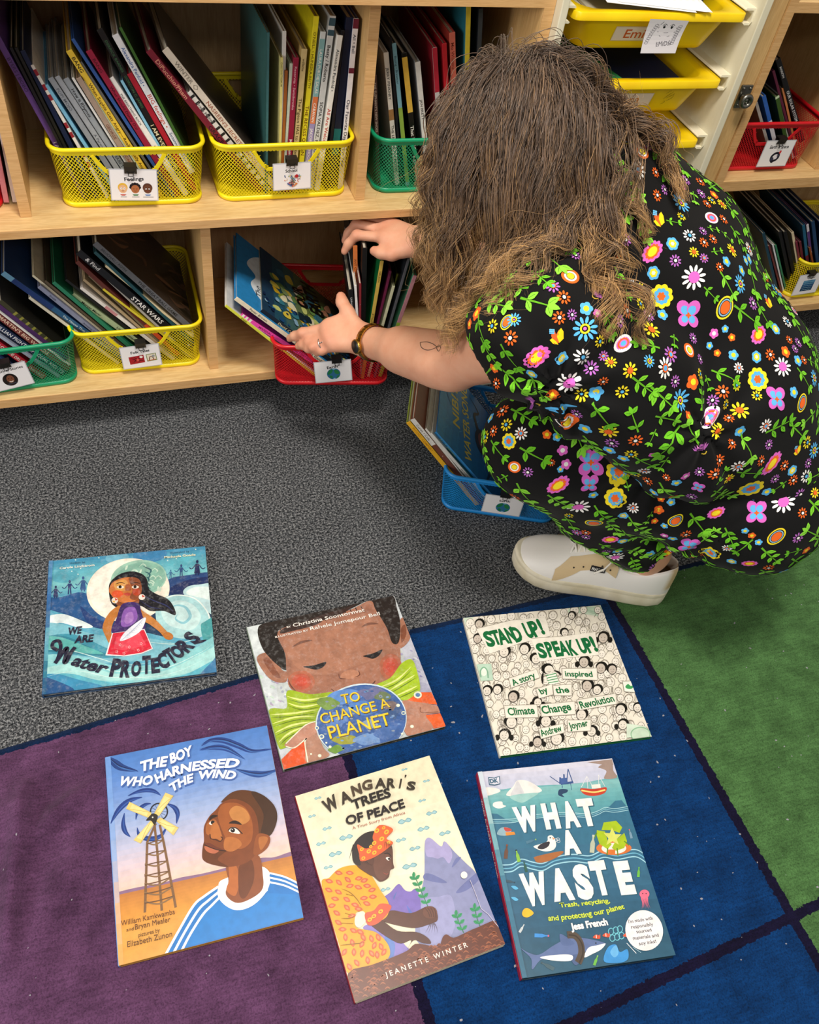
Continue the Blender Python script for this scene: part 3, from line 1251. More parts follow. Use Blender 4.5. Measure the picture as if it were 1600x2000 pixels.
def label_card(b, label, art, px_quad, clip_px, white='#f2f0f2', tw=1.0):
    """px_quad: photographed corners TL TR BR BL, read on the bin's front plane"""
    n = -b.uy
    p0 = b.c + n * (RD / 2 + .004)
    Q = [on_plane(x, y, p0, n) for x, y in px_quad]
    mid = sum(Q) / 4
    ex = (Q[1] - Q[0] + Q[2] - Q[3]) / 2
    ez = (Q[0] - Q[3] + Q[1] - Q[2]) / 2
    w, h = np.linalg.norm(ex), np.linalg.norm(ez)
    ex = ex / w
    ez = ez - ex * np.dot(ez, ex)
    ez = ez / np.linalg.norm(ez)
    y_ = np.cross(ez, ex)
    mat = frame(mid, ex, y_, ez)
    t = thing('label_card', label, 'label', group='picture label cards clipped to the bins', mat4=mat)
    mb = MB()
    mb.box(-w / 2 - .0015, w / 2 + .0015, -.0002, .0005, -h / 2 - .0015, h / 2 + .0015, '#c4c6cc', 0)
    A = Art(mb, w, h, [(0, 0), (100, 0), (100, 68), (0, 68)], lambda x, y, l: (x, -.0003 - l, y))
    A.full(white)
    art(A)
    mb.build('card', M['card'], t)
    # binder clip: folded black wedge plus wire arms
    P = on_plane(*clip_px, p0, n) - mid
    cx, cz = P @ ex, P @ ez + .0045
    mb = MB()
    cw = .0095
    prof = [(-.0034, -.006), (-.0016, -.0062), (-.0062, .006), (.0062, .006), (.0016, -.0062), (.0034, -.006), (.0075, .0074), (-.0075, .0074)]
    mb.loft([[(cx + sx * cw, y0 + .001, cz + z0) for y0, z0 in prof] for sx in (-1, 1)], smooth=False)
    mb.build('binder_clip', M['dark'], t)
    mb = MB()
    arm = [(-.006, -.0035, -.007), (-.0035, -.0045, -.010), (-.0042, -.005, -.0125), (0, -.0052, -.0138), (.0042, -.005, -.0125), (.0035, -.0045, -.010), (.006, -.0035, -.007)]
    mb.tube([(cx + x, y, cz + z + .004) for x, y, z in arm], .0007, 6)
    w_ = mb.build('clip_arm', M['dark'], t)
    return t


label_card(b_feel, 'white Feelings card with three cartoon faces on the left yellow bin', art_feel, [(215, 332), (306, 332), (307, 391), (218, 389)], (255, 336))
label_card(b_school, 'white School card with a heart of supplies on its yellow bin', art_school, [(535, 322), (606, 317), (606, 366), (535, 371)], (570, 321))
label_card(b_folk, 'white Folk Tales card with two small pictures on its yellow bin', art_folk, [(236, 680), (310, 672), (314, 711), (241, 721)], (275, 677))
label_card(b_hist, 'white card with a round portrait on the lower left green bin', art_hist, [(-22, 722), (47, 708), (66, 746), (-15, 768)], (11, 716))
label_card(b_earth, 'white Earth card with a globe on the pulled-out red bin', art_earth, [(615, 709), (685, 703), (686, 741), (617, 748)], (658, 707))
label_card(b_blue, 'white globe card clipped on the blue bin by the knee', art_earth2, [(950, 965), (1023, 977), (1014, 1008), (942, 998)], (987, 970))
label_card(b_space, 'white Earth and Space card on the red bin at the right', art_space, [(1498, 276), (1552, 275), (1536, 322), (1480, 325)], (1524, 279))
label_card(b_ry, 'white card with a sea picture on the right yellow bin', art_sea, [(1562, 540), (1606, 533), (1596, 569), (1549, 576)], (1584, 538))
# ------------------------------------------------------------------ books standing in the bins
def standing_book(label, group, P0, ez, ny, h, t, d, cover, spine, texts=(), right_art=None, left_col=None, paper=False, bands=()):
    """P0: front lower middle of the spine; ez up the spine; ny into the bin"""
    ez = np.asarray(ez) / np.linalg.norm(ez)
    ny = np.asarray(ny) - ez * np.dot(ny, ez)
    ny /= np.linalg.norm(ny)
    ex = np.cross(ny, ez)
    o = np.asarray(P0) - ex * t / 2
    root = thing('picture_book', label, 'book', group=group, mat4=frame(o, ex, ny, ez))
    b = 0.0006 if paper else 0.0022
    mb = MB()
    bev = 0 if paper else .0006
    mb.box(0, b, 0, d, 0, h, left_col or cover, bev=bev)
    mb.box(t - b, t, 0, d, 0, h, cover, bev=bev)
    mb.box(0, t, -.0004, .0018, 0, h, spine, bev=min(bev, .0006))
    A = Art(mb, t, h, [(0, 0), (1, 0), (1, 100), (0, 100)], lambda x, y, l: (t / 2 + x, -.00045 - l, h / 2 + y), clip=True)
    A.STEP = 2e-5
    for f0, f1, col in bands:
        A.poly(col, [(0, f0), (1, f0), (1, f1), (0, f1)])
    for txt, f0, f1, col, hf in texts:
        V, F, x0, x1 = glyphs(txt, .012, 2)
        L_ = (f1 - f0) / 100 * h
        sy = hf * t / CAPH
        sx = min(L_ / (x1 - x0), sy * 1.25)
        A._up()
        mb.add([A.put((y - CAPH / 2) * sy, h / 2 - f0 / 100 * h - (x - x0) * sx, A.z * A.STEP) for x, y in V], F, col, 0)
    if right_art:
        B = Art(mb, d, h, [(0, 0), (100, 0), (100, 100 * h / d), (0, 100 * h / d)], lambda x, y, l: (t + .00005 + l, d / 2 + x, h / 2 + y))
        B.STEP = 2e-5
        B.Hh = 100 * h / d
        right_art(B)
    mb.build('cover', M['print'], root)
    if t - 2 * b > .0006:
        mb = MB()
        mb.box(b, t - b, .0018, d - .003, .003, h - .003)
        mb.build('pages', M['pages'], root)
    return root


def fill(b, zoom, off, rows, where, group, y_in=.016, depth=.205, maxh=.30, lift=.004, seed=1):
    rnd = random.Random(seed)
    n = b.uy
    for k, r in enumerate(rows):
        (desc, xt, yt, xl, yl, t, cover, spine, texts) = r[:9]
        o = r[9] if len(r) > 9 else {}
        yy = -BD / 2 + y_in + o.get('y', rnd.uniform(-.002, .005))
        p0 = b.c + n * yy
        T = on_plane(xt / zoom + off[0], yt / zoom + off[1], p0, n)
        Lw = on_plane(xl / zoom + off[0], yl / zoom + off[1], p0, n)
        u = (T - Lw) / np.linalg.norm(T - Lw)
        zf = b.z + lift + t / 1000 * abs(np.dot(u, b.ux)) * .5
        Bt = T - u * (T[2] - zf) / u[2]
        h = np.linalg.norm(T - Bt)
        if h > maxh:
            Bt = T - u * maxh
            h = maxh
        xb = np.dot(Bt - b.c, b.ux)
        lim = BW / 2 - .006 - t / 1000 * .5
        if abs(xb) > lim and abs(np.dot(T - b.c, b.ux)) < 10:
            ku = np.dot(u, b.ux)
            if abs(ku) > .05:
                sh = (math.copysign(lim, xb) - xb) / ku
                if 0 < sh < h * .5:
                    Bt = Bt + u * sh
                    h = np.linalg.norm(T - Bt)
        d = o.get('d', depth + rnd.uniform(-.02, .012))
        d = min(d, BD - .012 - (y_in + .006))if b.z > .01 else d
        standing_book(desc + where, group, Bt, u, n, h, t / 1000, d, cover, spine, texts,
                      o.get('art'), o.get('left'), o.get('paper', t < 4.6), o.get('bands', ()))


Z1 = 3.556
W_ = '#f4f0e6'
K_ = '#15130f'
fill(b_feel, Z1, (0, 0), [
    ('purple book leaning furthest left', -28, 245, 395, 1010, 9, '#5d3f80', '#6b4a92', [('BYERS | BOBO', 12, 36, '#3a2650', .5), ('I AM ENOUGH', 62, 84, W_, .55)]),
    ('thin black book against the purple one', 75, 330, 425, 1020, 4, K_, '#1c1c1c', []),
    ('dark olive paperback, second from the purple spine', 110, 330, 455, 1025, 4, '#3a3c2c', '#26261e', []),
    ('navy book with faint white lettering', 155, 350, 500, 1030, 7, '#14213f', '#182545', [('TODD PARR', 66, 80, '#8fa0c0', .55)]),
    ('thin book with red and white striped spine', 222, 450, 552, 1030, 4.6, '#e9e4dc', '#eee9e2', [], {'bands': [(f, f + 4, '#9a2a34') for f in (3, 13, 20, 40, 47, 62, 70)]}),
    ('light blue thin book', 322, 590, 606, 1030, 5, '#5aa0cc', '#7fc0e2', []),
    ('plain grey book with sketched spine', 350, 540, 668, 1030, 8, '#888c92', '#9298a0', [('POP! MOJO', 8, 30, '#5a5f68', .5)]),
    ('paler grey book beside the sketched one', 395, 530, 720, 1030, 8, '#8d9197', '#a2a7ae', [('A Parent', 45, 60, '#5a5f68', .5)]),
    ('grey book with black handwriting on its spine', 455, 545, 790, 1060, 9, '#7f848a', '#9aa1a8', [('How it Rhymes', 8, 30, K_, .5), ('ALPHABET', 55, 75, '#3a3d44', .5)]),
    ('white-edged thin book', 505, 540, 838, 1070, 3.5, '#d8d8d6', '#e6e6e4', []),
    ('tan book with brown lettering', 545, 540, 862, 1060, 8, '#8d7768', '#a58f7e', [('GEORGE', 36, 48, '#6a3c28', .5), ('CARRY', 62, 74, '#8a4a30', .5)]),
    ('pale green thin book', 585, 560, 900, 1060, 4.2, '#b8c6a2', '#cbd9bb', []),
    ('yellow book with black lettering', 478, 350, 925, 1060, 9, '#d8b02a', '#eac53e', [('BANG', 4, 14, K_, .55), ('When Sophie Gets Angry—Really, Really Angry…', 20, 88, '#4a2a10', .5)]),
    ('dark grey paperback beside the yellow spine', 560, 430, 958, 1040, 4, '#4e4e4c', '#62625e', []),
    ('thin royal blue book', 505, 270, 1000, 1040, 5, '#26467e', '#33589a', []),
    ('dark red book with worn spine', 615, 350, 1035, 1030, 9, '#701a2e', '#98203c', [('BANG', 5, 16, '#5a1020', .5), ('What Should Danny Do?', 22, 80, '#4a0c1a', .45)]),
    ('white book with tiny black lettering', 768, 540, 1078, 1020, 9, '#e6e2dc', '#f2efea', [('THE BREATHING BOOK', 12, 44, '#333333', .32), ('MIL', 55, 62, '#333333', .3)]),
    ('thin sky blue book', 845, 560, 1108, 1022, 4, '#68b0d4', '#8cc8e4', []),
    ('black book with cream capital letters', 690, 200, 1138, 1015, 9, '#12110f', '#191714', [('DERRICK BARNES · GORDON C. JAMES', 6, 46, '#3f6a45', .38), ('I AM EVERY GOOD THING', 54, 96, '#efe2b8', .6)]),
    ('bright red book', 900, 510, 1185, 1020, 8, '#971a28', '#ad1e30', [('Love', 70, 80, '#d84a50', .5)]),
    ('white book with blue and red lettering', 800, 240, 1235, 1015, 10, '#dfe0e2', '#e9eaee', [('Alexandra Penfold •', 8, 34, '#3a68a8', .5), ('BIG feelings •', 40, 64, '#c85a4e', .6), ('Suzanne Kaufman', 68, 92, '#3a5a88', .45)]),
    ('thin dark green book leaning furthest right', 835, 190, 1272, 1020, 4, '#1f3a1c', '#3f6a2a', []),
], ' in the Feelings bin', 'books in the Feelings bin', maxh=.285, seed=2)

S2 = (380, 0)


def art_dark_rub(A):
    A.vgrad([(0, 0), (100, 0), (100, A.Hh), (0, A.Hh)], 6, ['#5a5048', '#4a4038', '#3d342c'])


def art_teal(A):
    A.full('#38686a')
    A.poly('#7fa3a0', [(72, 14), (90, 14), (90, 34), (72, 34)])


def art_yel(A):
    A.full('#d8cf86')


fill(b_school, Z1, S2, [
    ('maroon book with peach lettering leaning left', -318, 350, 210, 1010, 10, '#6a2030', '#7c1f30', [('DiPucchio/Pham', 6, 38, '#e09a80', .6), ('GRACE FOR PRESIDENT', 50, 97, '#2a1024', .62)]),
    ('white spotted book between two leaning books', -40, 640, 260, 1010, 8, '#d8d4cc', '#e6e2da', [('Freda Molnar', 10, 48, '#8a8680', .5), ('The Little', 58, 85, '#5a7a6a', .5)], {'bands': [(f, f + 2, '#2a2a28') for f in range(3, 97, 6)]}),
    ('cream book with red-brown title leaning on top', -205, 340, 320, 1000, 11, '#544a42', '#e4d8c6', [('WINTER ◇', 8, 26, '#8a8072', .52), ("NASREEN'S SECRET SCHOOL", 34, 94, '#a5644e', .52)], {'art': art_dark_rub}),
    ('tall thin teal hardcover', 512, 225, 503, 960, 4, '#2f5d60', '#3c6a6c', [], {'left': '#3a6866', 'd': .225}),
    ('tall white hardcover behind the yellow cover', 625, 215, 612, 1000, 6, '#c8c6c0', '#d8d6d0', [], {'d': .225, 'left': '#bdb9b0'}),
    ('pale yellow paperback with its cover turned left', 606, 400, 594, 1060, 4, '#cfc474', '#d8cd7c', [('CHRYSANTHEMUM', 3, 40, '#6a6438', .6)], {'left': '#dcd48e', 'y': -.004}),
    ('thin orange-brown book', 638, 490, 614, 1080, 5, '#9a5526', '#b5682d', []),
    ('pale mint thin book', 672, 440, 634, 1080, 5, '#b8c8ae', '#cfdcc6', []),
    ('crimson book with white title', 708, 400, 660, 1090, 8.5, '#76152e', '#8f1a38', [('Recorvits • Swiatkowska', 6, 40, '#d8a0a8', .45), ('My Name Is Yoon', 58, 84, W_, .55)]),
    ('tan book with hand-drawn title', 765, 340, 700, 1090, 9, '#b89c62', '#cdb67e', [('willems', 6, 16, '#5a4a2a', .4), ('The Pigeon HAS to Go to School!', 32, 97, '#4a3c22', .55)]),
    ('yellow book with brown title', 848, 112, 748, 1080, 8.5, '#d8ca1e', '#e8da2a', [("O'NEILL • HUNISKA-BEITH", 8, 38, '#7a6410', .48), ('THE RECESS QUEEN', 48, 86, '#6a3c12', .62)]),
    ('book with teal, orange and lilac spine', 895, 220, 792, 1080, 8.5, '#cfd8d8', '#d8dedc', [('LAURA PURDIE SALAS', 10, 36, W_, .5), ('CARAVAN', 42, 54, W_, .5), ('JACOBS SCHOOLDAY', 58, 86, W_, .5)], {'bands': [(4, 38, '#86b4b4'), (38, 55, '#dd7a48'), (55, 90, '#9d90bc')]}),
    ('grey-white book with black title', 962, 110, 846, 990, 10, '#aeb0ae', '#d2d3d0', [('Beaty / Roberts', 15, 36, K_, .5), ('SOFIA VALDEZ, FUTURE PREZ', 46, 94, '#2a2a2a', .5)], {'bands': [(1, 5, '#3a5560'), (7, 10, '#3a5560')]}),
    ('white book with red title', 1012, 245, 902, 985, 9, '#e2e0d8', '#eeece4', [('Alexandra Penfold •', 8, 40, '#44484a', .5), ('All Are Welcome', 44, 82, '#c23a30', .6), ('• Suz', 86, 97, '#44484a', .5)]),
    ('black book near the divider', 1032, 210, 950, 980, 5, '#121116', '#17161c', []),
    ('thick dark navy book', 1080, 120, 985, 985, 12, '#131a30', '#161e36', [], {'bands': [(62, 78, '#1d6a68')]}),
    ('white-lettered navy book beside the divider', 1124, 130, 1042, 985, 9, '#252a4a', '#e6e3e6', [('All • Bell', 8, 24, '#4a4a5a', .5), ('Our Favorite Day of the Year', 44, 97, '#1e2038', .6)], {'bands': [(0, 5, '#6a1f34'), (26, 29, '#6a1f34')]}),
], ' in the School bin', 'books in the School bin', maxh=.30, seed=5)

fill(b_green, Z1, S2, [
    ('brown book with pale lettering', 1252, 520, 1268, 965, 7, '#3a2a28', '#4a3430', [("THE ELEPHANT'S NEW SHOES", 6, 96, '#b8a898', .5)]),
    ('white book with black capitals', 1330, 365, 1382, 970, 8.5, '#d8d3c8', '#e8e2d6', [('JERRY PINKNEY', 10, 38, '#3a3a38', .5), ('THE LION & THE MOUSE', 52, 97, '#22221f', .52)], {'bands': [(40, 48, '#a57a4a')]}),
    ('thin black book', 1362, 260, 1415, 970, 4, '#17171b', '#1d1d22', []),
    ('blue and green spined book', 1386, 300, 1450, 970, 7, '#2b3a34', '#7fb0c0', [('Busing • Brewster', 8, 40, '#3a5a68', .5)], {'bands': [(42, 97, '#8fae48')]}),
    ('black book with a yellow author band', 1455, 365, 1520, 970, 9, '#14130f', '#171613', [('That is NOT a good idea!', 52, 97, W_, .62)], {'bands': [(3, 42, '#dfb648')]}),
    ('grey white book', 1550, 430, 1600, 970, 9, '#9fa2a4', '#dedcd6', [('JAN BRETT', 28, 55, K_, .45)]),
    ('red and white hardcover', 1668, 330, 1705, 970, 8, '#a02030', '#c7c3c0', [], {'bands': [(0, 30, '#b3263a')]}),
    ('bright red hardcover', 1735, 300, 1768, 970, 8, '#9a1822', '#b81f2c', []),
    ('salmon spined book', 1790, 225, 1812, 970, 10, '#a53a30', '#cc6a58', [('Mo Willems', 6, 22, '#7a2a22', .5)]),
    ('yellow-topped teal hardcover', 1905, 20, 1880, 970, 8, '#2a7482', '#d8c23a', [], {'left': '#2f7f90'}),
    ('dark slate book with silver line', 1990, 60, 1950, 970, 7, '#24262b', '#2c2f36', [], {'bands': [(2, 98, '#3a3d44')]}),
], ' in the upper green bin', 'books in the upper green bin', maxh=.30, seed=7)

Z4 = 3.72
O4 = (0, 420)


def art_ballgame(A):
    A.full('#3d342f')
    random.seed(8)
    for k in range(26):
        x, y = random.uniform(5, 95), random.uniform(5, A.Hh - 5)
        A.line(random.choice(['#5a4438', '#2a2420', '#6a5040', '#1f1b18']), random.uniform(2, 7), [(x, y), (x + random.uniform(-12, 12), y + random.uniform(6, 20)), (x + random.uniform(-8, 20), y + random.uniform(15, 40))], taper=2)


fill(b_folk, Z4, O4, [
    ('cream book lowest on the left', 215, 600, 580, 870, 6, '#d8d0bc', '#e4dcc8', []),
    ('slate blue book with white lettering', 20, 420, 632, 855, 10, '#1f3a66', '#2f5c84', [('The House That Went and Hunted', 44, 90, '#cfdfe8', .42), ('CITY', 92, 98, '#cfdfe8', .4)], {'bands': [(0, 7, '#6a9ab8'), (7, 36, '#22386e')]}),
    ('grey lilac book', 285, 520, 690, 850, 8, '#6c7088', '#858aa4', [('Smith', 10, 20, '#3a3c4c', .45), ('Amazing Grace', 44, 70, '#44485a', .45)]),
    ('thin ivory book', 240, 440, 740, 845, 4, '#cfc6ac', '#ddd4ba', []),
    ('thin brown paperback', 330, 480, 765, 842, 4.2, '#4e4234', '#5e5040', []),
    ('deep green book', 390, 490, 805, 842, 7, '#1f6a4a', '#2d8060', [('A MOUSE', 84, 95, '#c8e0d0', .45)]),
    ('sage green book with black title', 525, 580, 900, 850, 10, '#94a67e', '#a9ba92', [('Mercer Mayer', 10, 38, K_, .42), ('Little Critters', 48, 94, '#1a1a18', .46)]),
    ('thin black book above the sage one', 480, 470, 960, 850, 5, '#161616', '#1e1e20', []),
    ('white book with red flecks', 590, 530, 1000, 846, 6, '#d9d3cc', '#e8e2dc', [], {'bands': [(24, 36, '#c88a90')]}),
    ('tan paperback', 610, 470, 1045, 846, 5, '#a08c6c', '#b09a78', []),
    ('olive tan paperback', 650, 440, 1075, 842, 4.4, '#6a5c46', '#7c6c54', []),
    ('orange-red spined book', 560, 340, 1105, 840, 8, '#5a2420', '#64302a', [], {'bands': [(62, 96, '#d2502a')]}),
    ('thin yellow-edged book', 752, 540, 1140, 835, 4, '#c9b92c', '#dccb3c', []),
    ('pale grey paperback', 785, 470, 1165, 828, 5, '#9d9a98', '#aeaaa6', []),
    ('thick black book with white block capitals', 570, 268, 1225, 820, 13, '#121318', '#17181e', [('& Find', 6, 19, '#eceaea', .5), ('STAR WARS', 44, 72, '#f2f0f0', .62), ('R', 96, 98, '#dddddd', .4)]),
    ('dark teal book', 690, 270, 1262, 800, 6, '#1e4248', '#24505a', []),
    ('thin cream hardcover', 770, 370, 1295, 795, 4, '#d0bf98', '#e0d0aa', []),
    ('grey book lying highest with its brown cover up', 690, 205, 1340, 780, 11, '#3d342f', '#66676c', [('BRUCHAC / ROTH', 6, 30, '#26262a', .42), ('THE GREAT BALL GAME', 42, 84, '#222226', .5)], {'art': art_ballgame}),
], ' in the Folk Tales bin', 'books in the Folk Tales bin', maxh=.29, seed=9)

fill(b_hist, Z4, O4, [
    ('navy book with white stars', -260, 880, 70, 1100, 10, '#22345c', '#2b4470', [('★ ★ ★ ★', 60, 96, W_, .5)]),
    ('scarlet book with white capitals', -220, 790, 140, 1050, 11, '#a01c2c', '#b52638', [("FOLLOW THE DRUM I'M WALKING", 30, 98, W_, .5)]),
    ('grey-blue thin book', -150, 780, 185, 1010, 5, '#8a93a8', '#a2acc0', []),
    ('navy book lettered for equal rights', -140, 720, 235, 985, 12, '#1a2440', '#1f2a48', [('LILLIAN FIGHTS for EQUAL RIGHTS', 18, 98, '#e8e8ee', .55)]),
    ('maroon book with peach capitals', -130, 640, 275, 950, 12, '#5c2a2a', '#743634', [("MARTIN'S BIG WORDS", 18, 94, '#e8c8b0', .52)]),
    ('white-edged thin book', -80, 640, 318, 945, 4.4, '#dcd8d4', '#eae6e2', []),
    ('deep purple book', -50, 630, 345, 935, 8, '#3a1f48', '#4a2a5c', []),
    ('black book topmost with a speckled edge', 0, 625, 380, 935, 8, '#1d1c1a', '#3c3a28', [], {'bands': [(f, f + 3, '#8a863a') for f in range(20, 90, 9)]}),
], ' in the lower left green bin', 'books in the lower left green bin', maxh=.27, seed=4)

Z5 = 3.556
O5 = (400, 400)


def art_curious(A):
    H_ = A.Hh
    A.full('#2a86c4')
    A.spoly('#e6eef4', [(20, 30), (34, 16), (52, 22), (62, 12), (80, 20), (92, 36), (84, 54), (66, 60), (40, 58), (24, 48)])
    A.text('#2a3a48', 'The', (24, 30), (40, 28), 8, bold=.01)
    A.text('#2a3a48', 'Curious', (30, 50), (84, 46), 14, bold=.012)
    A.text('#2a3a48', 'Garden', (30, 72), (84, 68), 14, bold=.012)
    A.spoly('#4a9a4a', [(0, H_), (0, H_ - 18), (20, H_ - 26), (50, H_ - 16), (80, H_ - 26), (100, H_ - 14), (100, H_)])


def art_earthbk(A):
    H_ = A.Hh
    A.vgrad([(0, 0), (100, 0), (100, H_), (0, H_)], 8, ['#1c3050', '#2a5a6a', '#6a7a40', '#4a4a30', '#2a2a24'])
    random.seed(21)
    for k in range(90):
        x, y = random.uniform(0, 75), random.uniform(H_ * .1, H_ * .98)
        col = random.choice(['#d8b02a', '#e0c84a', '#b8861e', '#c9d07a', '#e8e0b8', '#8a9a3a', '#3a7a8a', '#1a2a34']) if x < 45 else random.choice(['#3a6a7a', '#6a8a4a', '#d8c04a', '#e4dcc4', '#1a1e20', '#c88a6a', '#8aa06a'])
        A.spoly(col, [(x, y), (x + random.uniform(3, 9), y - 3), (x + random.uniform(6, 14), y + 4), (x + 3, y + random.uniform(4, 10))], 3)
    random.seed(22)
    for k in range(50):
        x, y = random.uniform(0, 30), random.uniform(0, H_)
        A.ell(random.choice(['#1e4a7a', '#2a6a9a', '#8ab0c8', '#14284a']), x, y, random.uniform(1, 3))
    A.text('#16120c', 'OUR', (52, 60), (78, 52), 15, bold=.03)
    A.text('#16120c', 'EARTH', (58, 82), (98, 70), 20, bold=.03)


def art_white(A):
    A.full('#d9d6d0')
    A.ell('#22201e', 50, 60, 12, 20)


fill(b_earth, Z5, O5, [
    ('white book with thin lime spine leaning lowest', 145, 700, 480, 960, 5.5, '#d9d6d0', '#dfe04a', [('Disab', 16, 32, '#4a4c1a', .6)], {'art': art_white, 'd': .20}),
    ('hot pink spined book', 250, 765, 590, 985, 9, '#c0307a', '#f04fb0', [('MANDALA', 18, 36, '#7a1a50', .45), ('HAVE YOU EVER', 50, 92, '#7a1450', .5)], {'d': .185, 'bands': [(1, 3, W_), (4.5, 6.5, W_), (8, 10, W_)]}),
    ('blue hardcover with a white cloud and cream spine', 215, 650, 640, 960, 9, '#2a86c4', '#ece0c4', [('Peter Brown', 12, 32, '#5a5040', .5), ('The Curious Garden', 52, 94, '#3a3428', .58)], {'art': art_curious, 'd': .205}),
    ('dark hardcover with painted leaves facing up', 392, 735, 640, 915, 10, '#2a3a3a', '#1a2430', [('David Cooke', 18, 50, '#e8d8a0', .5)], {'art': art_earthbk, 'd': .20, 'y': .004}),
    ('black hardcover with white lettering on its spine', 1012, 590, 1038, 830, 9, '#101012', '#16171a', [('Unknown', 8, 40, '#c8c8c8', .4)], {'left': '#0e0e10'}),
    ('white paperback beside the black spine', 1046, 560, 1062, 830, 4.4, '#dcdcda', '#f0efec', [], {}),
    ('thin maroon magazine', 1080, 548, 1078, 830, 4, '#6a1a22', '#8a2830', [('•', 20, 22, W_, .5)]),
    ('orange spined book under the right fingers', 1045, 285, 1052, 830, 8, '#2a2420', '#d8793c', [('ANT CITIES', 10, 34, '#6a3010', .5)], {'y': .045}),
    ('black hardcover between orange and green', 1112, 300, 1102, 830, 9, '#0d0d0e', '#121213', [], {'y': .02}),
    ('green-covered book with a gold spine', 1232, 390, 1156, 840, 6.5, '#0f6a34', '#cfae4e', [('NELSON', 8, 26, '#5a4614', .52), ('If You Plant a Seed', 42, 84, '#4a3810', .55)], {'left': '#116a36', 'd': .2}),
    ('plum thin book with white dots', 1290, 460, 1200, 835, 4.6, '#50142e', '#6a1a40', [], {}),
    ('cream thin hardcover', 1312, 565, 1232, 850, 5.5, '#b9bd92', '#d8d8b4', [('Redwood', 50, 70, '#7a7a58', .5)], {'left': '#c3c79c'}),
    ('lime spined book with black title', 1345, 480, 1262, 850, 7, '#3a4a20', '#a9bd4c', [('Wh', 6, 26, '#22280e', .6)], {'y': .03}),
    ('slate grey thin hardcover', 1418, 372, 1280, 850, 5, '#3c3f46', '#5a5c62', [], {'left': '#22252a'}),
    ('green book with pink and lime spine', 1462, 492, 1322, 890, 7, '#1f5a44', '#c98a94', [("A Leaf Can Be a Leaf", 48, 94, '#3a4a1a', .5)], {'left': '#5fae84', 'bands': [(44, 100, '#9cc03e')], 'd': .19}),
], ' in the pulled-out red bin', 'books in the pulled-out red bin', maxh=.285, depth=.19, seed=12)


def art_nibi(A):
    H_ = A.Hh
    A.vgrad([(0, 0), (100, 0), (100, H_), (0, H_)], 10, ['#2f9fd8', '#1d7fc4', '#1560a0', '#0e4478'])
    random.seed(31)
    for k in range(16):
        x, y = random.uniform(0, 90), random.uniform(0, H_)
        A.line('#3fa0d4', 1.0, [(x, y), (x + 10, y - 5), (x + 20, y + 2), (x + 26, y - 8)], taper=2)
    A.text('#e2d24a', "NIBI'S", (34, H_ * .30), (84, H_ * .22), 11, bold=.02)
    A.text('#e2d24a', 'WATER SONG', (8, H_ * .50), (98, H_ * .36), 11, bold=.02)
    A.line('#1a5a90', 1.2, [(52, 18), (62, 10), (74, 16), (68, 26)])
    # child with long dark braids
    A.spoly('#1f6a52', [(46, H_ * .86), (60, H_ * .74), (80, H_ * .72), (100, H_ * .80), (100, H_), (40, H_)])
    A.line('#17110f', 7, [(40, H_ * .66), (30, H_ * .78), (10, H_ * .74), (2, H_ * .66)], taper=True)
    A.line('#17110f', 6, [(58, H_ * .58), (74, H_ * .50), (84, H_ * .56), (92, H_ * .40)], taper=True)
    A.ell('#17110f', 50, H_ * .66, 16, 15)
    A.ell('#7a4026', 52, H_ * .69, 12, 13)
    A.ell('#2a1610', 47, H_ * .67, 1.8)
    A.ell('#2a1610', 57, H_ * .67, 1.8)
    A.line('#3a160e', 1.4, [(47, H_ * .74), (52, H_ * .76), (57, H_ * .74)])
    A.spoly('#8a4a2c', [(60, H_ * .80), (70, H_ * .78), (78, H_ * .92), (66, H_ * .98)])


def art_brown(A):
    A.full('#8a5440')
    A.spoly('#d8d4c8', [(20, 60), (40, 52), (56, 60), (60, 84), (44, 100), (24, 90)])
    A.text('#55524a', 'Bring', (28, 76), (52, 72), 9)


ZB, OB = 4.706, (780, 640)
fill(b_blue, ZB, OB, [
    ('book with bright yellow spine leaning lowest', 82, 868, 500, 1370, 9, '#7c8a3a', '#f0b62a', [('WOOD • COMPORT', 6, 36, '#c07a10', .45), ("Ada's Violin", 54, 92, '#8a5a10', .6)], {'d': .2, 'left': '#9ab048'}),
    ('brown book with white author band', 120, 838, 560, 1375, 9, '#8a5440', '#7a4638', [('Curtis • Cole', 6, 26, '#4a4a44', .5), ('•', 40, 42, W_, .4)], {'art': art_brown, 'bands': [(0, 28, '#e8e4dc')], 'd': .205}),
    ('thin white paperback', 245, 930, 590, 1375, 4, '#d8d4c8', '#ece8de', [], {'d': .2}),
    ('white book with small black title', 290, 975, 640, 1378, 6, '#cfcfc8', '#e0dfd8', [('BIRTH OF WATER', 45, 85, '#4a4a48', .4)], {'d': .2}),
    ('thin teal edged book', 306, 985, 662, 1380, 4, '#1f5a62', '#2a6e78', [], {'d': .2}),
    ('blue book with yellow lettered cover facing up', 325, 965, 700, 1385, 9, '#1a6fb4', '#3a8fd0', [('ILL  S  Jolicoeur', 8, 42, '#9fd0a0', .5)], {'art': art_nibi, 'd': .205, 'y': .004}),
], ' in the blue bin', 'books in the blue bin', maxh=.285, seed=3)

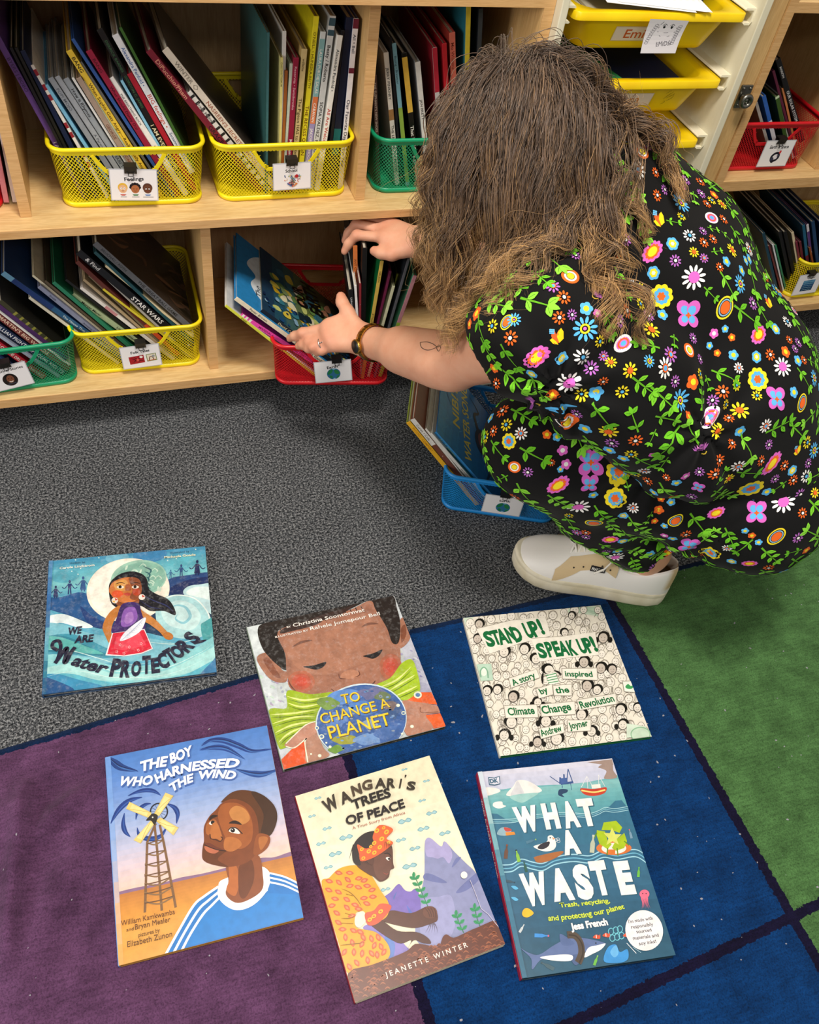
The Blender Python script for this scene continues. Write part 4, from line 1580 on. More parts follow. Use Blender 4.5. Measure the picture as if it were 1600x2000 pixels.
ZR, OR = 3.571, (1350, 80)
fill(b_space, ZR, OR, [
    ('grey spined book at the left', 455, 430, 500, 590, 6, '#8a8680', '#a8a49e', [('the STEM', 30, 60, '#3a3a38', .5)]),
    ('blue and white spined book', 508, 385, 556, 585, 8, '#2a56a0', '#2f62b4', [], {'bands': [(36, 100, '#d8dce4')]}),
    ('green paperback with curled cover', 600, 385, 662, 690, 8, '#24441c', '#3a5a24', [], {'left': '#2c4a1c', 'bands': [(0, 3, '#c8dcb8')]}),
    ('white spined book', 610, 350, 688, 690, 6, '#c8c4be', '#e2dfda', [('Thomas A. Blue Planet', 32, 90, '#2a2a2a', .5)]),
    ('plum thin book', 575, 210, 690, 640, 5, '#3a1426', '#5a2038', []),
    ('orange edged thin book', 640, 330, 712, 660, 4.2, '#7a4a2a', '#c07a4a', []),
    ('tall black book with white capitals', 608, 130, 745, 590, 10, '#0f0f11', '#161618', [('MARION', 8, 22, '#c8c8c8', .4), ('OUR SOLAR SYSTEM', 36, 82, '#d8d8d8', .5)]),
], ' in the right red bin', 'books in the right red bin', maxh=.29, seed=14)


def art_bluecv(A):
    A.vgrad([(0, 0), (100, 0), (100, A.Hh), (0, A.Hh)], 5, ['#1c4a6a', '#163a58', '#0f2a44'])
    for x, y, r in ((30, 60, 14), (60, 90, 18), (76, 50, 10), (40, 110, 12)):
        A.line('#4a7a9a', 1.2, [(x + r * math.cos(a), y + r * math.sin(a)) for a in np.linspace(0, 2 * PI, 14)])
    for k in range(3):
        A.line('#8aa8b8', 1.2, [(20, 16 + 6 * k), (80 - 8 * k, 16 + 6 * k)])


fill(b_ry, ZR, OR, [
    ('dark teal book at the left', 505, 1340, 545, 1510, 7, '#1a3a4a', '#1f4456', []),
    ('maroon paperback', 545, 1430, 575, 1540, 4, '#5a2a2a', '#6a3434', []),
    ('thin white book', 570, 1420, 600, 1550, 3.5, '#c8ccd0', '#d8dce0', []),
    ('thin green book', 590, 1425, 620, 1555, 4, '#2a6a4a', '#37805c', []),
    ('black book with silver letters', 620, 1330, 668, 1560, 8, '#151515', '#1c1c1e', []),
    ('thick black binder-like book', 655, 1330, 705, 1560, 8, '#121214', '#18181a', []),
    ('white and tan spined book', 708, 1335, 745, 1560, 6, '#c8b89a', '#d8c8a8', []),
    ('crimson paperback', 735, 1400, 768, 1600, 5, '#5a1a2a', '#74233a', []),
    ('wine red book', 760, 1400, 790, 1610, 6, '#4a1624', '#64202e', []),
    ('blue and red spined book', 785, 1285, 820, 1610, 7, '#1a4a6a', '#206080', [], {'bands': [(45, 100, '#6a1f2a')]}),
    ('purple and white spined book', 812, 1280, 850, 1610, 6, '#4a3060', '#dcd6e0', [], {'bands': [(10, 40, '#5a3a78')]}),
    ('brown spined book', 828, 1440, 862, 1610, 4.4, '#6a3a20', '#8a4c2a', []),
    ('navy hardcover with circles on its cover', 850, 1260, 890, 1600, 8, '#163a58', '#1c3f66', [], {'art': art_bluecv}),
    ('royal blue book past the picture card', 905, 1260, 935, 1600, 8, '#182a5a', '#20387a', []),
    ('grey book at the far right', 955, 1300, 975, 1600, 9, '#55585e', '#686c72', []),
], ' in the right yellow bin', 'books in the right yellow bin', maxh=.28, seed=15)

fill(b_redl, Z1, (0, 0), [
    ('white spined book', -60, 560, 30, 1020, 7, '#b8aaa6', '#d4c8c4', []),
    ('pink spined book', -120, 560, -30, 1020, 8, '#b05a6a', '#d88a98', []),
], ' in the red bin at the left edge', 'books in the left edge red bin', maxh=.2, seed=16)
# ------------------------------------------------------------------ picture books lying on the floor
def lying_book(label, quad_zoom, zoom, off, z0, t, spine_col, back_col, page_col, art, mat='print', spine_text=()):
    Q = [on_z(x / zoom + off[0], y / zoom + off[1], z0 + t) for x, y in quad_zoom]
    Q = [q[:2] for q in Q]
    c = sum(Q) / 4
    ex = (Q[1] - Q[0] + Q[2] - Q[3]) / 2
    ey = (Q[0] - Q[3] + Q[1] - Q[2]) / 2
    w, h = np.linalg.norm(ex), np.linalg.norm(ey)
    ex = ex / w
    ey = np.array([-ex[1], ex[0]])
    root = thing('picture_book', label, 'book', group='picture books laid out on the rug and carpet',
                 mat4=frame((c[0], c[1], z0), (*ex, 0), (*ey, 0), (0, 0, 1)))
    b = 0.0021
    mb = MB()
    mb.box(-w / 2, w / 2, -h / 2, h / 2, t - b, t, back_col, bev=.0007)
    mb.box(-w / 2, w / 2, -h / 2, h / 2, 0, b, back_col, bev=.0007)
    mb.box(-w / 2 - .0008, -w / 2 + .002, -h / 2, h / 2, 0.0002, t - .0002, spine_col, bev=.0008)
    A = Art(mb, w - .0006, h - .0006, quad_zoom, lambda x, y, l: (x, y, t + .00003 + l))
    art(A)
    # spine lettering / art side
    A2 = Art(mb, h, t, [(0, 0), (100, 0), (100, 10), (0, 10)], lambda x, y, l: (-w / 2 - .0009 - l * 2, -x, t / 2 + y))
    A2.k = h / 100
    for txt, x0, x1, hh, bd in spine_text:
        A2.text('#f0e4e0', txt, (x0, 7.6), (x1, 7.6), hh, bold=bd, res=2)
    mb.build('cover', M[mat], root)
    mb = MB()
    mb.box(-w / 2 + .002, w / 2 - .0035, -h / 2 + .0032, h / 2 - .0032, b, t - b, page_col)
    mb.build('pages', M['pages'], root)
    return root


def art_water(A):
    A.vgrad([(175, 213), (1365, 108), (1400, 420), (155, 500)], 12, ['#3f8fb8', '#62b4c6', '#7cc3c8', '#4f9cbc'])
    for x, y, r, c in ((700, 190, 90, '#6fb2cc'), (950, 170, 130, '#3f84b4'), (300, 330, 110, '#58a8bc'), (1200, 230, 110, '#5fb4c4')):
        A.ell(c, x, y, r, r * .45, -5)
    A.hold = True
    A._up.__self__.z += 1
    for x, y in ((380, 205), (352, 292), (400, 315), (228, 405), (1295, 132), (1085, 213), (420, 270), (1150, 200), (560, 190)):
        A.ell('#dcf0e8', x, y, 5, 5, 0, 8)
    A.hold = False
    # hills
    A.spoly('#27588f', [(120, 505), (270, 490), (440, 455), (620, 560), (780, 700), (900, 760), (600, 760), (400, 700), (120, 640)])
    A.spoly('#1f3f78', [(420, 560), (520, 640), (700, 720), (900, 770), (640, 770), (480, 690)])
    A.spoly('#2a4a80', [(1090, 360), (1250, 325), (1420, 310), (1440, 420), (1300, 400), (1220, 470), (1080, 480)])
    A.spoly('#1c2e60', [(1110, 420), (1250, 360), (1420, 340), (1420, 400), (1270, 410), (1200, 470), (1100, 470)])
    # people on the hills
    def fig(x, y, h, c, skirt):
        A.ell(c, x, y - h * .88, h * .085, h * .11, 0, 12)
        if skirt:
            A.poly(c, [(x - h * .1, y - h * .75), (x + h * .1, y - h * .75), (x + h * .2, y - h * .12), (x - h * .2, y - h * .12)])
        else:
            A.poly(c, [(x - h * .13, y - h * .75), (x + h * .13, y - h * .75), (x + h * .11, y - h * .4), (x - h * .11, y - h * .4)])
        for s in (-1, 1):
            A.line(c, h * .075, [(x + s * h * .06, y - h * .42), (x + s * h * .09, y)], False)
            A.line(c, h * .055, [(x + s * h * .1, y - h * .7), (x + s * h * .34, y - h * .42), (x + s * h * .52, y - h * .5)])
    fig(228, 500, 100, '#2a3768', True)
    fig(336, 470, 112, '#2a3c70', False)
    fig(440, 448, 118, '#35598c', True)
    fig(1108, 350, 66, '#3a6c94', False)
    fig(1188, 340, 96, '#2f4f80', False)
    fig(1308, 328, 116, '#222c58', True)
    # moon
    A.ell('#f2ead8', 785, 440, 318, 242, -6, 48)
    A.ell('#f7f2e4', 740, 440, 250, 225, -6, 40)
    A.ell('#9cc8b4', 865, 352, 214, 140, -8, 40)
    A.ell('#86b8a6', 880, 350, 190, 122, -8, 36)
    random.seed(4)
    for k in range(16):
        a = k * .7
        x, y = 880 + 150 * math.cos(a) * random.uniform(.5, 1), 345 + 95 * math.sin(a) * random.uniform(.5, 1)
        A.line('#c4e0cc', 9, [(x - 30, y + 12), (x, y - 14), (x + 24, y + 4), (x + 8, y + 16)], taper=2)
    for k in range(10):
        x, y = random.uniform(760, 1050), random.uniform(260, 460)
        A.ell('#cfe6d2', x, y, 20, 8, random.uniform(0, 180), 10)
    for k in range(6):
        A.line('#2f6068', 12, [(900 + 12 * k, 260 + 40 * k), (960 - 10 * k, 290 + 30 * k), (930 + 8 * k, 330 + 26 * k)], taper=2)
    # waves
    A.spoly('#bfe0e4', [(1215, 480), (1230, 420), (1320, 400), (1450, 410), (1480, 640), (1380, 600)])
    A.spoly('#dff0ee', [(1230, 470), (1260, 430), (1340, 415), (1450, 430), (1450, 520), (1340, 500)])
    A.spoly('#5aa9c4', [(100, 640), (280, 618), (430, 690), (600, 740), (900, 760), (1150, 800), (1500, 720), (1500, 1100), (120, 1200)])
    A.spoly('#a9d8dc', [(1000, 560), (1060, 500), (1160, 475), (1290, 500), (1390, 600), (1420, 720), (1330, 800), (1140, 800), (1020, 720)])
    A.spoly('#c6e6e6', [(1040, 600), (1100, 540), (1190, 520), (1290, 560), (1340, 650), (1280, 740), (1160, 730), (1080, 690)])
    A.line('#8cc6d2', 22, [(1090, 620), (1140, 560), (1220, 570), (1260, 640), (1210, 690), (1150, 660), (1170, 620)], taper=2)
    A.line('#e6f4f0', 10, [(1010, 560), (1080, 500), (1180, 480), (1300, 510), (1390, 610), (1415, 720)])
    A.spoly('#4aa0a4', [(1340, 720), (1370, 680), (1480, 640), (1480, 860), (1380, 860)])
    A.spoly('#e4f2f2', [(120, 660), (270, 622), (400, 660), (520, 720), (420, 730), (260, 690), (120, 740)])
    A.spoly('#7cbfd0', [(110, 720), (280, 700), (460, 760), (620, 790), (900, 800), (1240, 850), (1500, 800), (1500, 950), (900, 980), (110, 1000)])
    A.spoly('#3f95ac', [(110, 850), (240, 780), (420, 790), (620, 880), (820, 930), (600, 960), (300, 930), (110, 960)])
    A.spoly('#2f7f94', [(110, 830), (180, 790), (330, 800), (500, 880), (640, 940), (400, 930), (110, 900)])
    A.spoly('#5ab4b0', [(110, 800), (260, 800), (440, 860), (600, 930), (330, 910), (110, 880)])
    A.spoly('#8ad0d4', [(110, 960), (420, 950), (700, 1020), (1000, 1000), (1300, 880), (1500, 780), (1500, 1120), (110, 1250)])
    A.spoly('#a8dedc', [(110, 1060), (400, 1000), (700, 1080), (1050, 1060), (1330, 930), (1500, 850), (1500, 980), (1200, 1080), (800, 1130), (300, 1120)])
    A.spoly('#5fb8cc', [(110, 1120), (330, 1080), (560, 1130), (800, 1150), (1200, 1090), (1480, 960), (1500, 1100), (110, 1270)])
    A.spoly('#3a8fb8', [(110, 1110), (240, 1085), (420, 1130), (600, 1180), (380, 1230), (110, 1260)])
    A.spoly('#1f5288', [(100, 1110), (220, 1130), (380, 1205), (250, 1240), (100, 1265)])
    A.spoly('#3f7fae', [(1340, 1090), (1430, 980), (1500, 900), (1500, 1090)])
    for pts in ([(140, 900), (330, 900), (560, 960), (760, 1010), (1010, 990)], [(160, 1000), (420, 990), (700, 1060), (1050, 1040), (1330, 920), (1430, 850)],
                [(150, 1110), (400, 1060), (700, 1110), (1100, 1080), (1400, 950)], [(900, 830), (1150, 850), (1350, 790)]):
        A.line('#cdeeea', 6, pts, taper=2)
    A.vgrad([(175, 213), (205, 211), (160, 1242), (130, 1245)], 8, ['#5c97c4', '#3f79b0', '#2f5c98', '#6fb6c8', '#2f7f98', '#1f4a80'])
    # the girl
    A.spoly('#15161f', [(640, 450), (650, 380), (720, 320), (810, 298), (890, 318), (930, 360), (945, 430), (1000, 470), (1090, 510), (1140, 580), (1145, 632), (1060, 600), (960, 600), (880, 560), (800, 590), (720, 580), (660, 540)])
    A.line('#2f3560', 10, [(900, 480), (980, 520), (1080, 560), (1135, 610)], taper=2)
    A.line('#2a2f58', 8, [(880, 520), (960, 570), (1060, 585)], taper=2)
    A.spoly('#8a4a26', [(700, 500), (860, 500), (850, 560), (720, 570)])
    A.spoly('#c8753a', [(640, 440), (670, 380), (760, 345), (850, 350), (880, 380), (890, 450), (860, 510), (780, 540), (700, 520), (660, 480)])
    A.spoly('#8a4a2c', [(790, 350), (860, 352), (888, 400), (885, 470), (850, 515), (800, 500), (820, 440)])
    A.spoly('#d89a4e', [(680, 385), (760, 360), (790, 400), (780, 440), (700, 440)])
    A.ell('#d8552e', 705, 470, 44, 28)
    A.ell('#b8452a', 850, 455, 30, 28)
    for x in (728, 842):
        A.ell('#efe4d4', x, 418, 27, 12)
        A.ell('#1a100c', x - 2, 416, 12, 12)
        A.line('#3a1f12', 8, [(x - 40, 396), (x, 384), (x + 36, 392)], taper=2)
    A.spoly('#a85a34', [(770, 400), (800, 400), (812, 440), (785, 446), (766, 440)])
    A.spoly('#c04a3a', [(750, 470), (785, 460), (810, 472), (785, 486)])
    A.ell('#e8dccc', 686, 520, 25, 22)
    A.poly('#c8402c', [(686, 500), (710, 515), (690, 522)])
    A.poly('#f0b43a', [(664, 524), (688, 522), (684, 540)])
    A.ell('#efe4da', 893, 495, 25, 22)
    A.poly('#c8402c', [(893, 475), (917, 492), (896, 497)])
    A.spoly('#c27a38', [(720, 560), (640, 620), (594, 720), (620, 800), (650, 850), (690, 830), (660, 760), (690, 660), (760, 600)])
    A.spoly('#c98240', [(850, 550), (900, 600), (990, 660), (1060, 730), (1110, 790), (1080, 815), (1030, 760), (950, 700), (880, 660)])
    A.ell('#c8803c', 700, 842, 42, 32, 10)
    A.ell('#b9702f', 1095, 790, 40, 28, 20)
    A.spoly('#3d2766', [(745, 548), (860, 540), (890, 610), (920, 740), (800, 760), (665, 765), (700, 660)])
    A.spoly('#8a5ab0', [(770, 580), (840, 575), (860, 660), (800, 715), (740, 715), (740, 640)])
    A.spoly('#a878c4', [(780, 620), (820, 610), (830, 670), (780, 700), (760, 670)])
    A.poly('#f2e8ea', [(668, 770), (915, 738), (982, 890), (900, 925), (760, 948), (618, 940)])
    A.poly('#d8233c', [(675, 770), (912, 745), (972, 885), (890, 920), (760, 940), (632, 932)])
    A.poly('#e84458', [(700, 800), (880, 770), (930, 860), (760, 900), (680, 890)])
    for x, y in ((705, 912), (800, 876), (870, 900), (730, 860), (890, 850), (760, 925)):
        for k in range(5):
            a = k * 2 * PI / 5
            A.ell('#f4c0c4', x + 8 * math.cos(a), y + 8 * math.sin(a), 4, 3, 0, 6)
    A.spoly('#e6e9f2', [(730, 830), (760, 770), (840, 700), (920, 650), (915, 700), (880, 760), (800, 810)])
    A.line('#a8b4cc', 5, [(735, 830), (830, 745), (920, 645)], taper=2)
    for k in range(9):
        t = k / 9
        A.line('#b9c4d8', 3, [(750 + 150 * t, 812 - 140 * t), (790 + 120 * t, 800 - 110 * t)], False)
    # lettering
    T = '#1b1d38'
    A.text(T, 'WE', (322, 785), (430, 772), 56, bold=.045, shear=.1)
    A.text(T, 'ARE', (375, 848), (520, 835), 56, bold=.045, shear=.1)
    A.line(T, 24, [(250, 905), (208, 880), (215, 842), (255, 832), (272, 870), (262, 930), (240, 990), (228, 1004)])
    A.line(T, 26, [(228, 1004), (262, 960), (312, 890), (322, 905), (300, 990), (318, 990), (352, 920), (384, 880)])
    A.text(T, 'ater', (345, 1010), (612, 1082), 84, mid=(470, 1048), bold=.04, shear=.2)
    for ch, x, y, rot, h in (('P', 648, 1095, 2, 125), ('R', 728, 1102, 0, 118), ('O', 812, 1094, -3, 104), ('T', 900, 1076, -6, 128), ('E', 972, 1072, -9, 108),
                             ('C', 1040, 1042, -20, 112), ('T', 1118, 1006, -30, 118), ('O', 1172, 968, -40, 100), ('R', 1240, 920, -45, 112), ('S', 1300, 858, -48, 110)):
        c_, s_ = math.cos(math.radians(rot)), math.sin(math.radians(rot))
        wch = 78 if ch in 'OPRC' else 66
        A.text(T, ch, (x, y), (x + wch * c_, y + wch * s_), h, bold=.055)
    A.line(T, 20, [(1290, 850), (1340, 835), (1385, 820)], taper=2)
    A.text('#24486a', 'Written by', (333, 243), (455, 232), 17, res=2)
    A.text('#f4f2e2', 'Carole Lindstrom', (258, 282), (528, 258), 21, bold=.02, res=2)
    A.text('#24486a', 'Illustrated by', (1105, 168), (1248, 157), 17, res=2)
    A.text('#f4efc8', 'Michaela Goade', (1060, 204), (1296, 184), 21, bold=.02, res=2)


def art_planet(A):
    A.full('#c9d2d2')
    A.vgrad([(48, 280), (200, 245), (340, 1260), (318, 1355)], 6, ['#dfe9ea', '#cfd8dc', '#d4dce0', '#c2c6d0'])
    A.vgrad([(1100, 60), (1150, 55), (1525, 1020), (1350, 1000)], 6, ['#dfe8ea', '#c9ccd8', '#b3b4c8', '#8f8fb4'])
    random.seed(6)
    for k in range(40):
        x, y = random.uniform(130, 360), random.uniform(640, 880)
        A.ell(random.choice(['#b9a8c4', '#c4dccc', '#e4eaea', '#a9b0c0']), x, y, random.uniform(6, 22), random.uniform(4, 12), 30, 9)
    for k in range(30):
        x, y = random.uniform(1190, 1400), random.uniform(440, 760)
        A.ell(random.choice(['#a9a4c8', '#c0c4d4', '#8c88b8', '#dfe4ea']), x, y, random.uniform(6, 20), random.uniform(4, 12), 30, 9)
    # ears
    A.spoly('#a9745c', [(120, 520), (170, 475), (240, 490), (310, 600), (350, 620), (340, 690), (260, 690), (190, 640)])
    A.spoly('#8a543f', [(170, 530), (210, 510), (260, 590), (300, 660), (240, 640)])
    A.spoly('#a9745c', [(1175, 270), (1210, 215), (1250, 270), (1262, 370), (1200, 440), (1160, 420)])
    A.spoly('#7f4a34', [(1195, 300), (1225, 270), (1235, 340), (1200, 400)])
    # hair
    A.spoly('#241c1a', [(130, 300), (200, 245), (500, 175), (900, 90), (1120, 50), (1165, 150), (1190, 260), (1180, 395), (1130, 400), (1080, 270), (1000, 150), (960, 90), (800, 160), (500, 260), (280, 310), (330, 480), (345, 600), (230, 520), (160, 430)])
    A.spoly('#1b1413', [(150, 330), (230, 270), (280, 310), (330, 470), (345, 600), (270, 560), (190, 470)])
    # face
    A.spoly('#a4705a', [(282, 315), (500, 245), (800, 165), (965, 92), (1010, 160), (1090, 290), (1130, 400), (1185, 430), (1190, 560), (1150, 650), (1050, 730), (860, 800), (600, 800), (460, 800), (380, 740), (345, 620), (335, 480)])
    A.spoly('#ad7860', [(340, 350), (700, 260), (960, 180), (1080, 330), (1120, 470), (900, 560), (600, 640), (400, 560)])
    A.spoly('#3a2723', [(500, 235), (620, 190), (800, 140), (870, 110), (760, 190), (640, 225), (560, 270), (400, 310), (300, 330), (330, 290)])
    for k in range(16):
        x, y = 300 + k * 40, 318 - k * 11
        A.line('#2c201d', 8, [(x, y - 20), (x + 16, y + 4), (x + 34, y + 14)], taper=True)
    for col, r in (('#b4694f', 92), ('#c05c46', 66), ('#c8503c', 40)):
        A.ell(col, 455, 690, r * 1.1, r * .9)
        A.ell(col, 1120, 580, r * .9, r * 1.05)
    A.line('#7a5244', 20, [(390, 430), (460, 395), (540, 380)], taper=2)
    A.line('#7a5244', 20, [(905, 285), (960, 262), (1030, 262)], taper=2)
    A.spoly('#1d1a1e', [(470, 578), (550, 568), (640, 543), (620, 580), (570, 600), (520, 592)])
    A.spoly('#1d1a1e', [(915, 500), (990, 480), (1058, 452), (1035, 495), (990, 520), (950, 510)])
    A.spoly('#bd8468', [(750, 660), (770, 620), (830, 600), (880, 615), (890, 650), (820, 670)])
    A.line('#6a3c30', 8, [(735, 630), (745, 665), (790, 668)], taper=2)
    A.line('#6a3c30', 8, [(850, 660), (890, 640), (880, 605)], taper=2)
    A.line('#4a241e', 9, [(965, 720), (990, 705), (1008, 682)], taper=2)
    A.line('#4a241e', 8, [(680, 745), (700, 762)], taper=2)
    A.line('#6a4238', 9, [(355, 670), (375, 720), (420, 770)], taper=2)
    # scarf
    A.spoly('#9cb81e', [(340, 780), (380, 755), (520, 785), (690, 770), (640, 830), (580, 930), (560, 1030), (330, 1190), (270, 1160), (205, 910), (340, 890)])
    A.spoly('#a8c626', [(1000, 730), (1120, 660), (1195, 560), (1270, 525), (1310, 600), (1335, 760), (1240, 830), (1140, 800)])
    for pts in ([(345, 800), (480, 830), (660, 800)], [(350, 850), (460, 880), (620, 850)], [(220, 940), (380, 930), (580, 900)], [(230, 1010), (400, 960), (560, 950)],
                [(250, 1080), (380, 1020), (540, 990)], [(280, 1150), (360, 1080), (500, 1020)], [(1020, 740), (1160, 680), (1270, 580)], [(1090, 770), (1220, 690), (1300, 640)], [(1150, 800), (1240, 760), (1320, 720)]):
        A.line('#e4ee8a', 14, pts, taper=2)
        A.line('#5f7a12', 7, [(x + 6, y + 22) for x, y in pts], taper=2)
    # sleeves and hands
    A.poly('#e2551e', [(318, 1355), (290, 1290), (400, 1180), (478, 1140), (500, 1310)])
    A.poly('#e8622a', [(1240, 830), (1330, 770), (1420, 770), (1465, 860), (1330, 850)])
    A.poly('#e8622a', [(1370, 940), (1485, 925), (1530, 1020), (1440, 1040), (1410, 1010)])
    A.spoly('#b4846e', [(490, 1130), (560, 1060), (620, 1190), (660, 1250), (500, 1310), (480, 1220)])
    A.spoly('#c08a74', [(340, 1185), (330, 1160), (420, 1080), (480, 1020), (555, 1000), (570, 1070), (480, 1130), (400, 1190)])
    A.line('#f0ead0', 8, [(335, 1180), (400, 1190), (490, 1120), (478, 1150), (500, 1300)])
    A.line('#f0ead0', 8, [(335, 1160), (420, 1075), (490, 1015), (560, 990)])
    A.spoly('#b9836c', [(1200, 850), (1300, 840), (1460, 870), (1480, 920), (1380, 940), (1430, 1040), (1240, 1090)])
    A.line('#8a5a48', 6, [(1340, 880), (1350, 920), (1470, 915)])
    # globe
    A.ell('#cfe0ea', 900, 985, 342, 278, -12, 48)
    A.ell('#3d63a4', 902, 988, 334, 270, -12, 48)
    blobs = [('#5f8fd4', 780, 800, 130, 60), ('#6c6f9a', 980, 780, 110, 50), ('#4f7fc4', 900, 900, 160, 60), ('#7a9a4a', 660, 850, 80, 50), ('#3f5c8c', 1130, 900, 80, 70), ('#6a7a5a', 1060, 800, 60, 40),
             ('#9a9a3a', 780, 1130, 90, 50), ('#6f94c8', 960, 1120, 120, 50), ('#5a84c8', 720, 980, 90, 70), ('#7a6a6a', 1120, 870, 50, 40), ('#4a6fae', 1080, 1060, 100, 60), ('#8aa0b8', 960, 1010, 60, 40), ('#6f9a3a', 720, 1200, 60, 34)]
    for c, x, y, rx, ry in blobs:
        A.spoly(c, [(x + rx * math.cos(a) * random.uniform(.6, 1.15), y + ry * math.sin(a) * random.uniform(.6, 1.15)) for a in np.linspace(0, 2 * PI, 10, endpoint=False)], 3)
    A.hold = True
    A.z += 1
    for k in range(70):
        a, r = random.uniform(0, 2 * PI), math.sqrt(random.random()) * .95
        A.spoly(random.choice(['#5f86c0', '#7fa0c8', '#3a5a94', '#6a8fb4', '#8a9ab0']), [(902 + 330 * r * math.cos(a) + dx, 985 + 262 * r * math.sin(a) + dy) for dx, dy in ((-14, 0), (0, -7), (14, 0), (0, 7))], 2)
    A.hold = False
    for x, y, r in ((605, 1105, 20), (570, 1040, 16), (1215, 925, 16), (1175, 868, 14), (668, 1182, 12), (1278, 1025, 14), (590, 1250, 14), (1205, 1080, 9), (1320, 790, 30), (525, 1238, 8), (640, 1152, 8)):
        A.ell('#e6ecd0', x, y, r, r * .9, 0, 12)
        A.ell('#5a7cae' if r > 15 else '#f2f4e4', x, y, r * .6, r * .5, 0, 10)
    for s, p0, p1, h in (('TO', (762, 858), (898, 832), 72), ('CHANGE A', (605, 1010), (1118, 880), 74), ('PLANET', (668, 1122), (1128, 1010), 92)):
        A.text('#6a4a14', s, (p0[0] + 5, p0[1] + 5), (p1[0] + 5, p1[1] + 5), h, bold=.01)
        A.text('#f0d02a', s, p0, p1, h, bold=.006)
    A.text('#f4ece4', 'BY', (350, 293), (382, 286), 15, bold=.02, res=2)
    A.text('#f8f2ea', 'Christina Soontornvat', (398, 285), (930, 172), 30, bold=.012, res=2)
    A.text('#f4ece4', 'ILLUSTRATED BY', (262, 366), (512, 315), 15, bold=.02, res=2)
    A.text('#f8f2ea', 'Rahele Jomepour Bell', (526, 310), (1042, 200), 30, bold=.012, res=2)


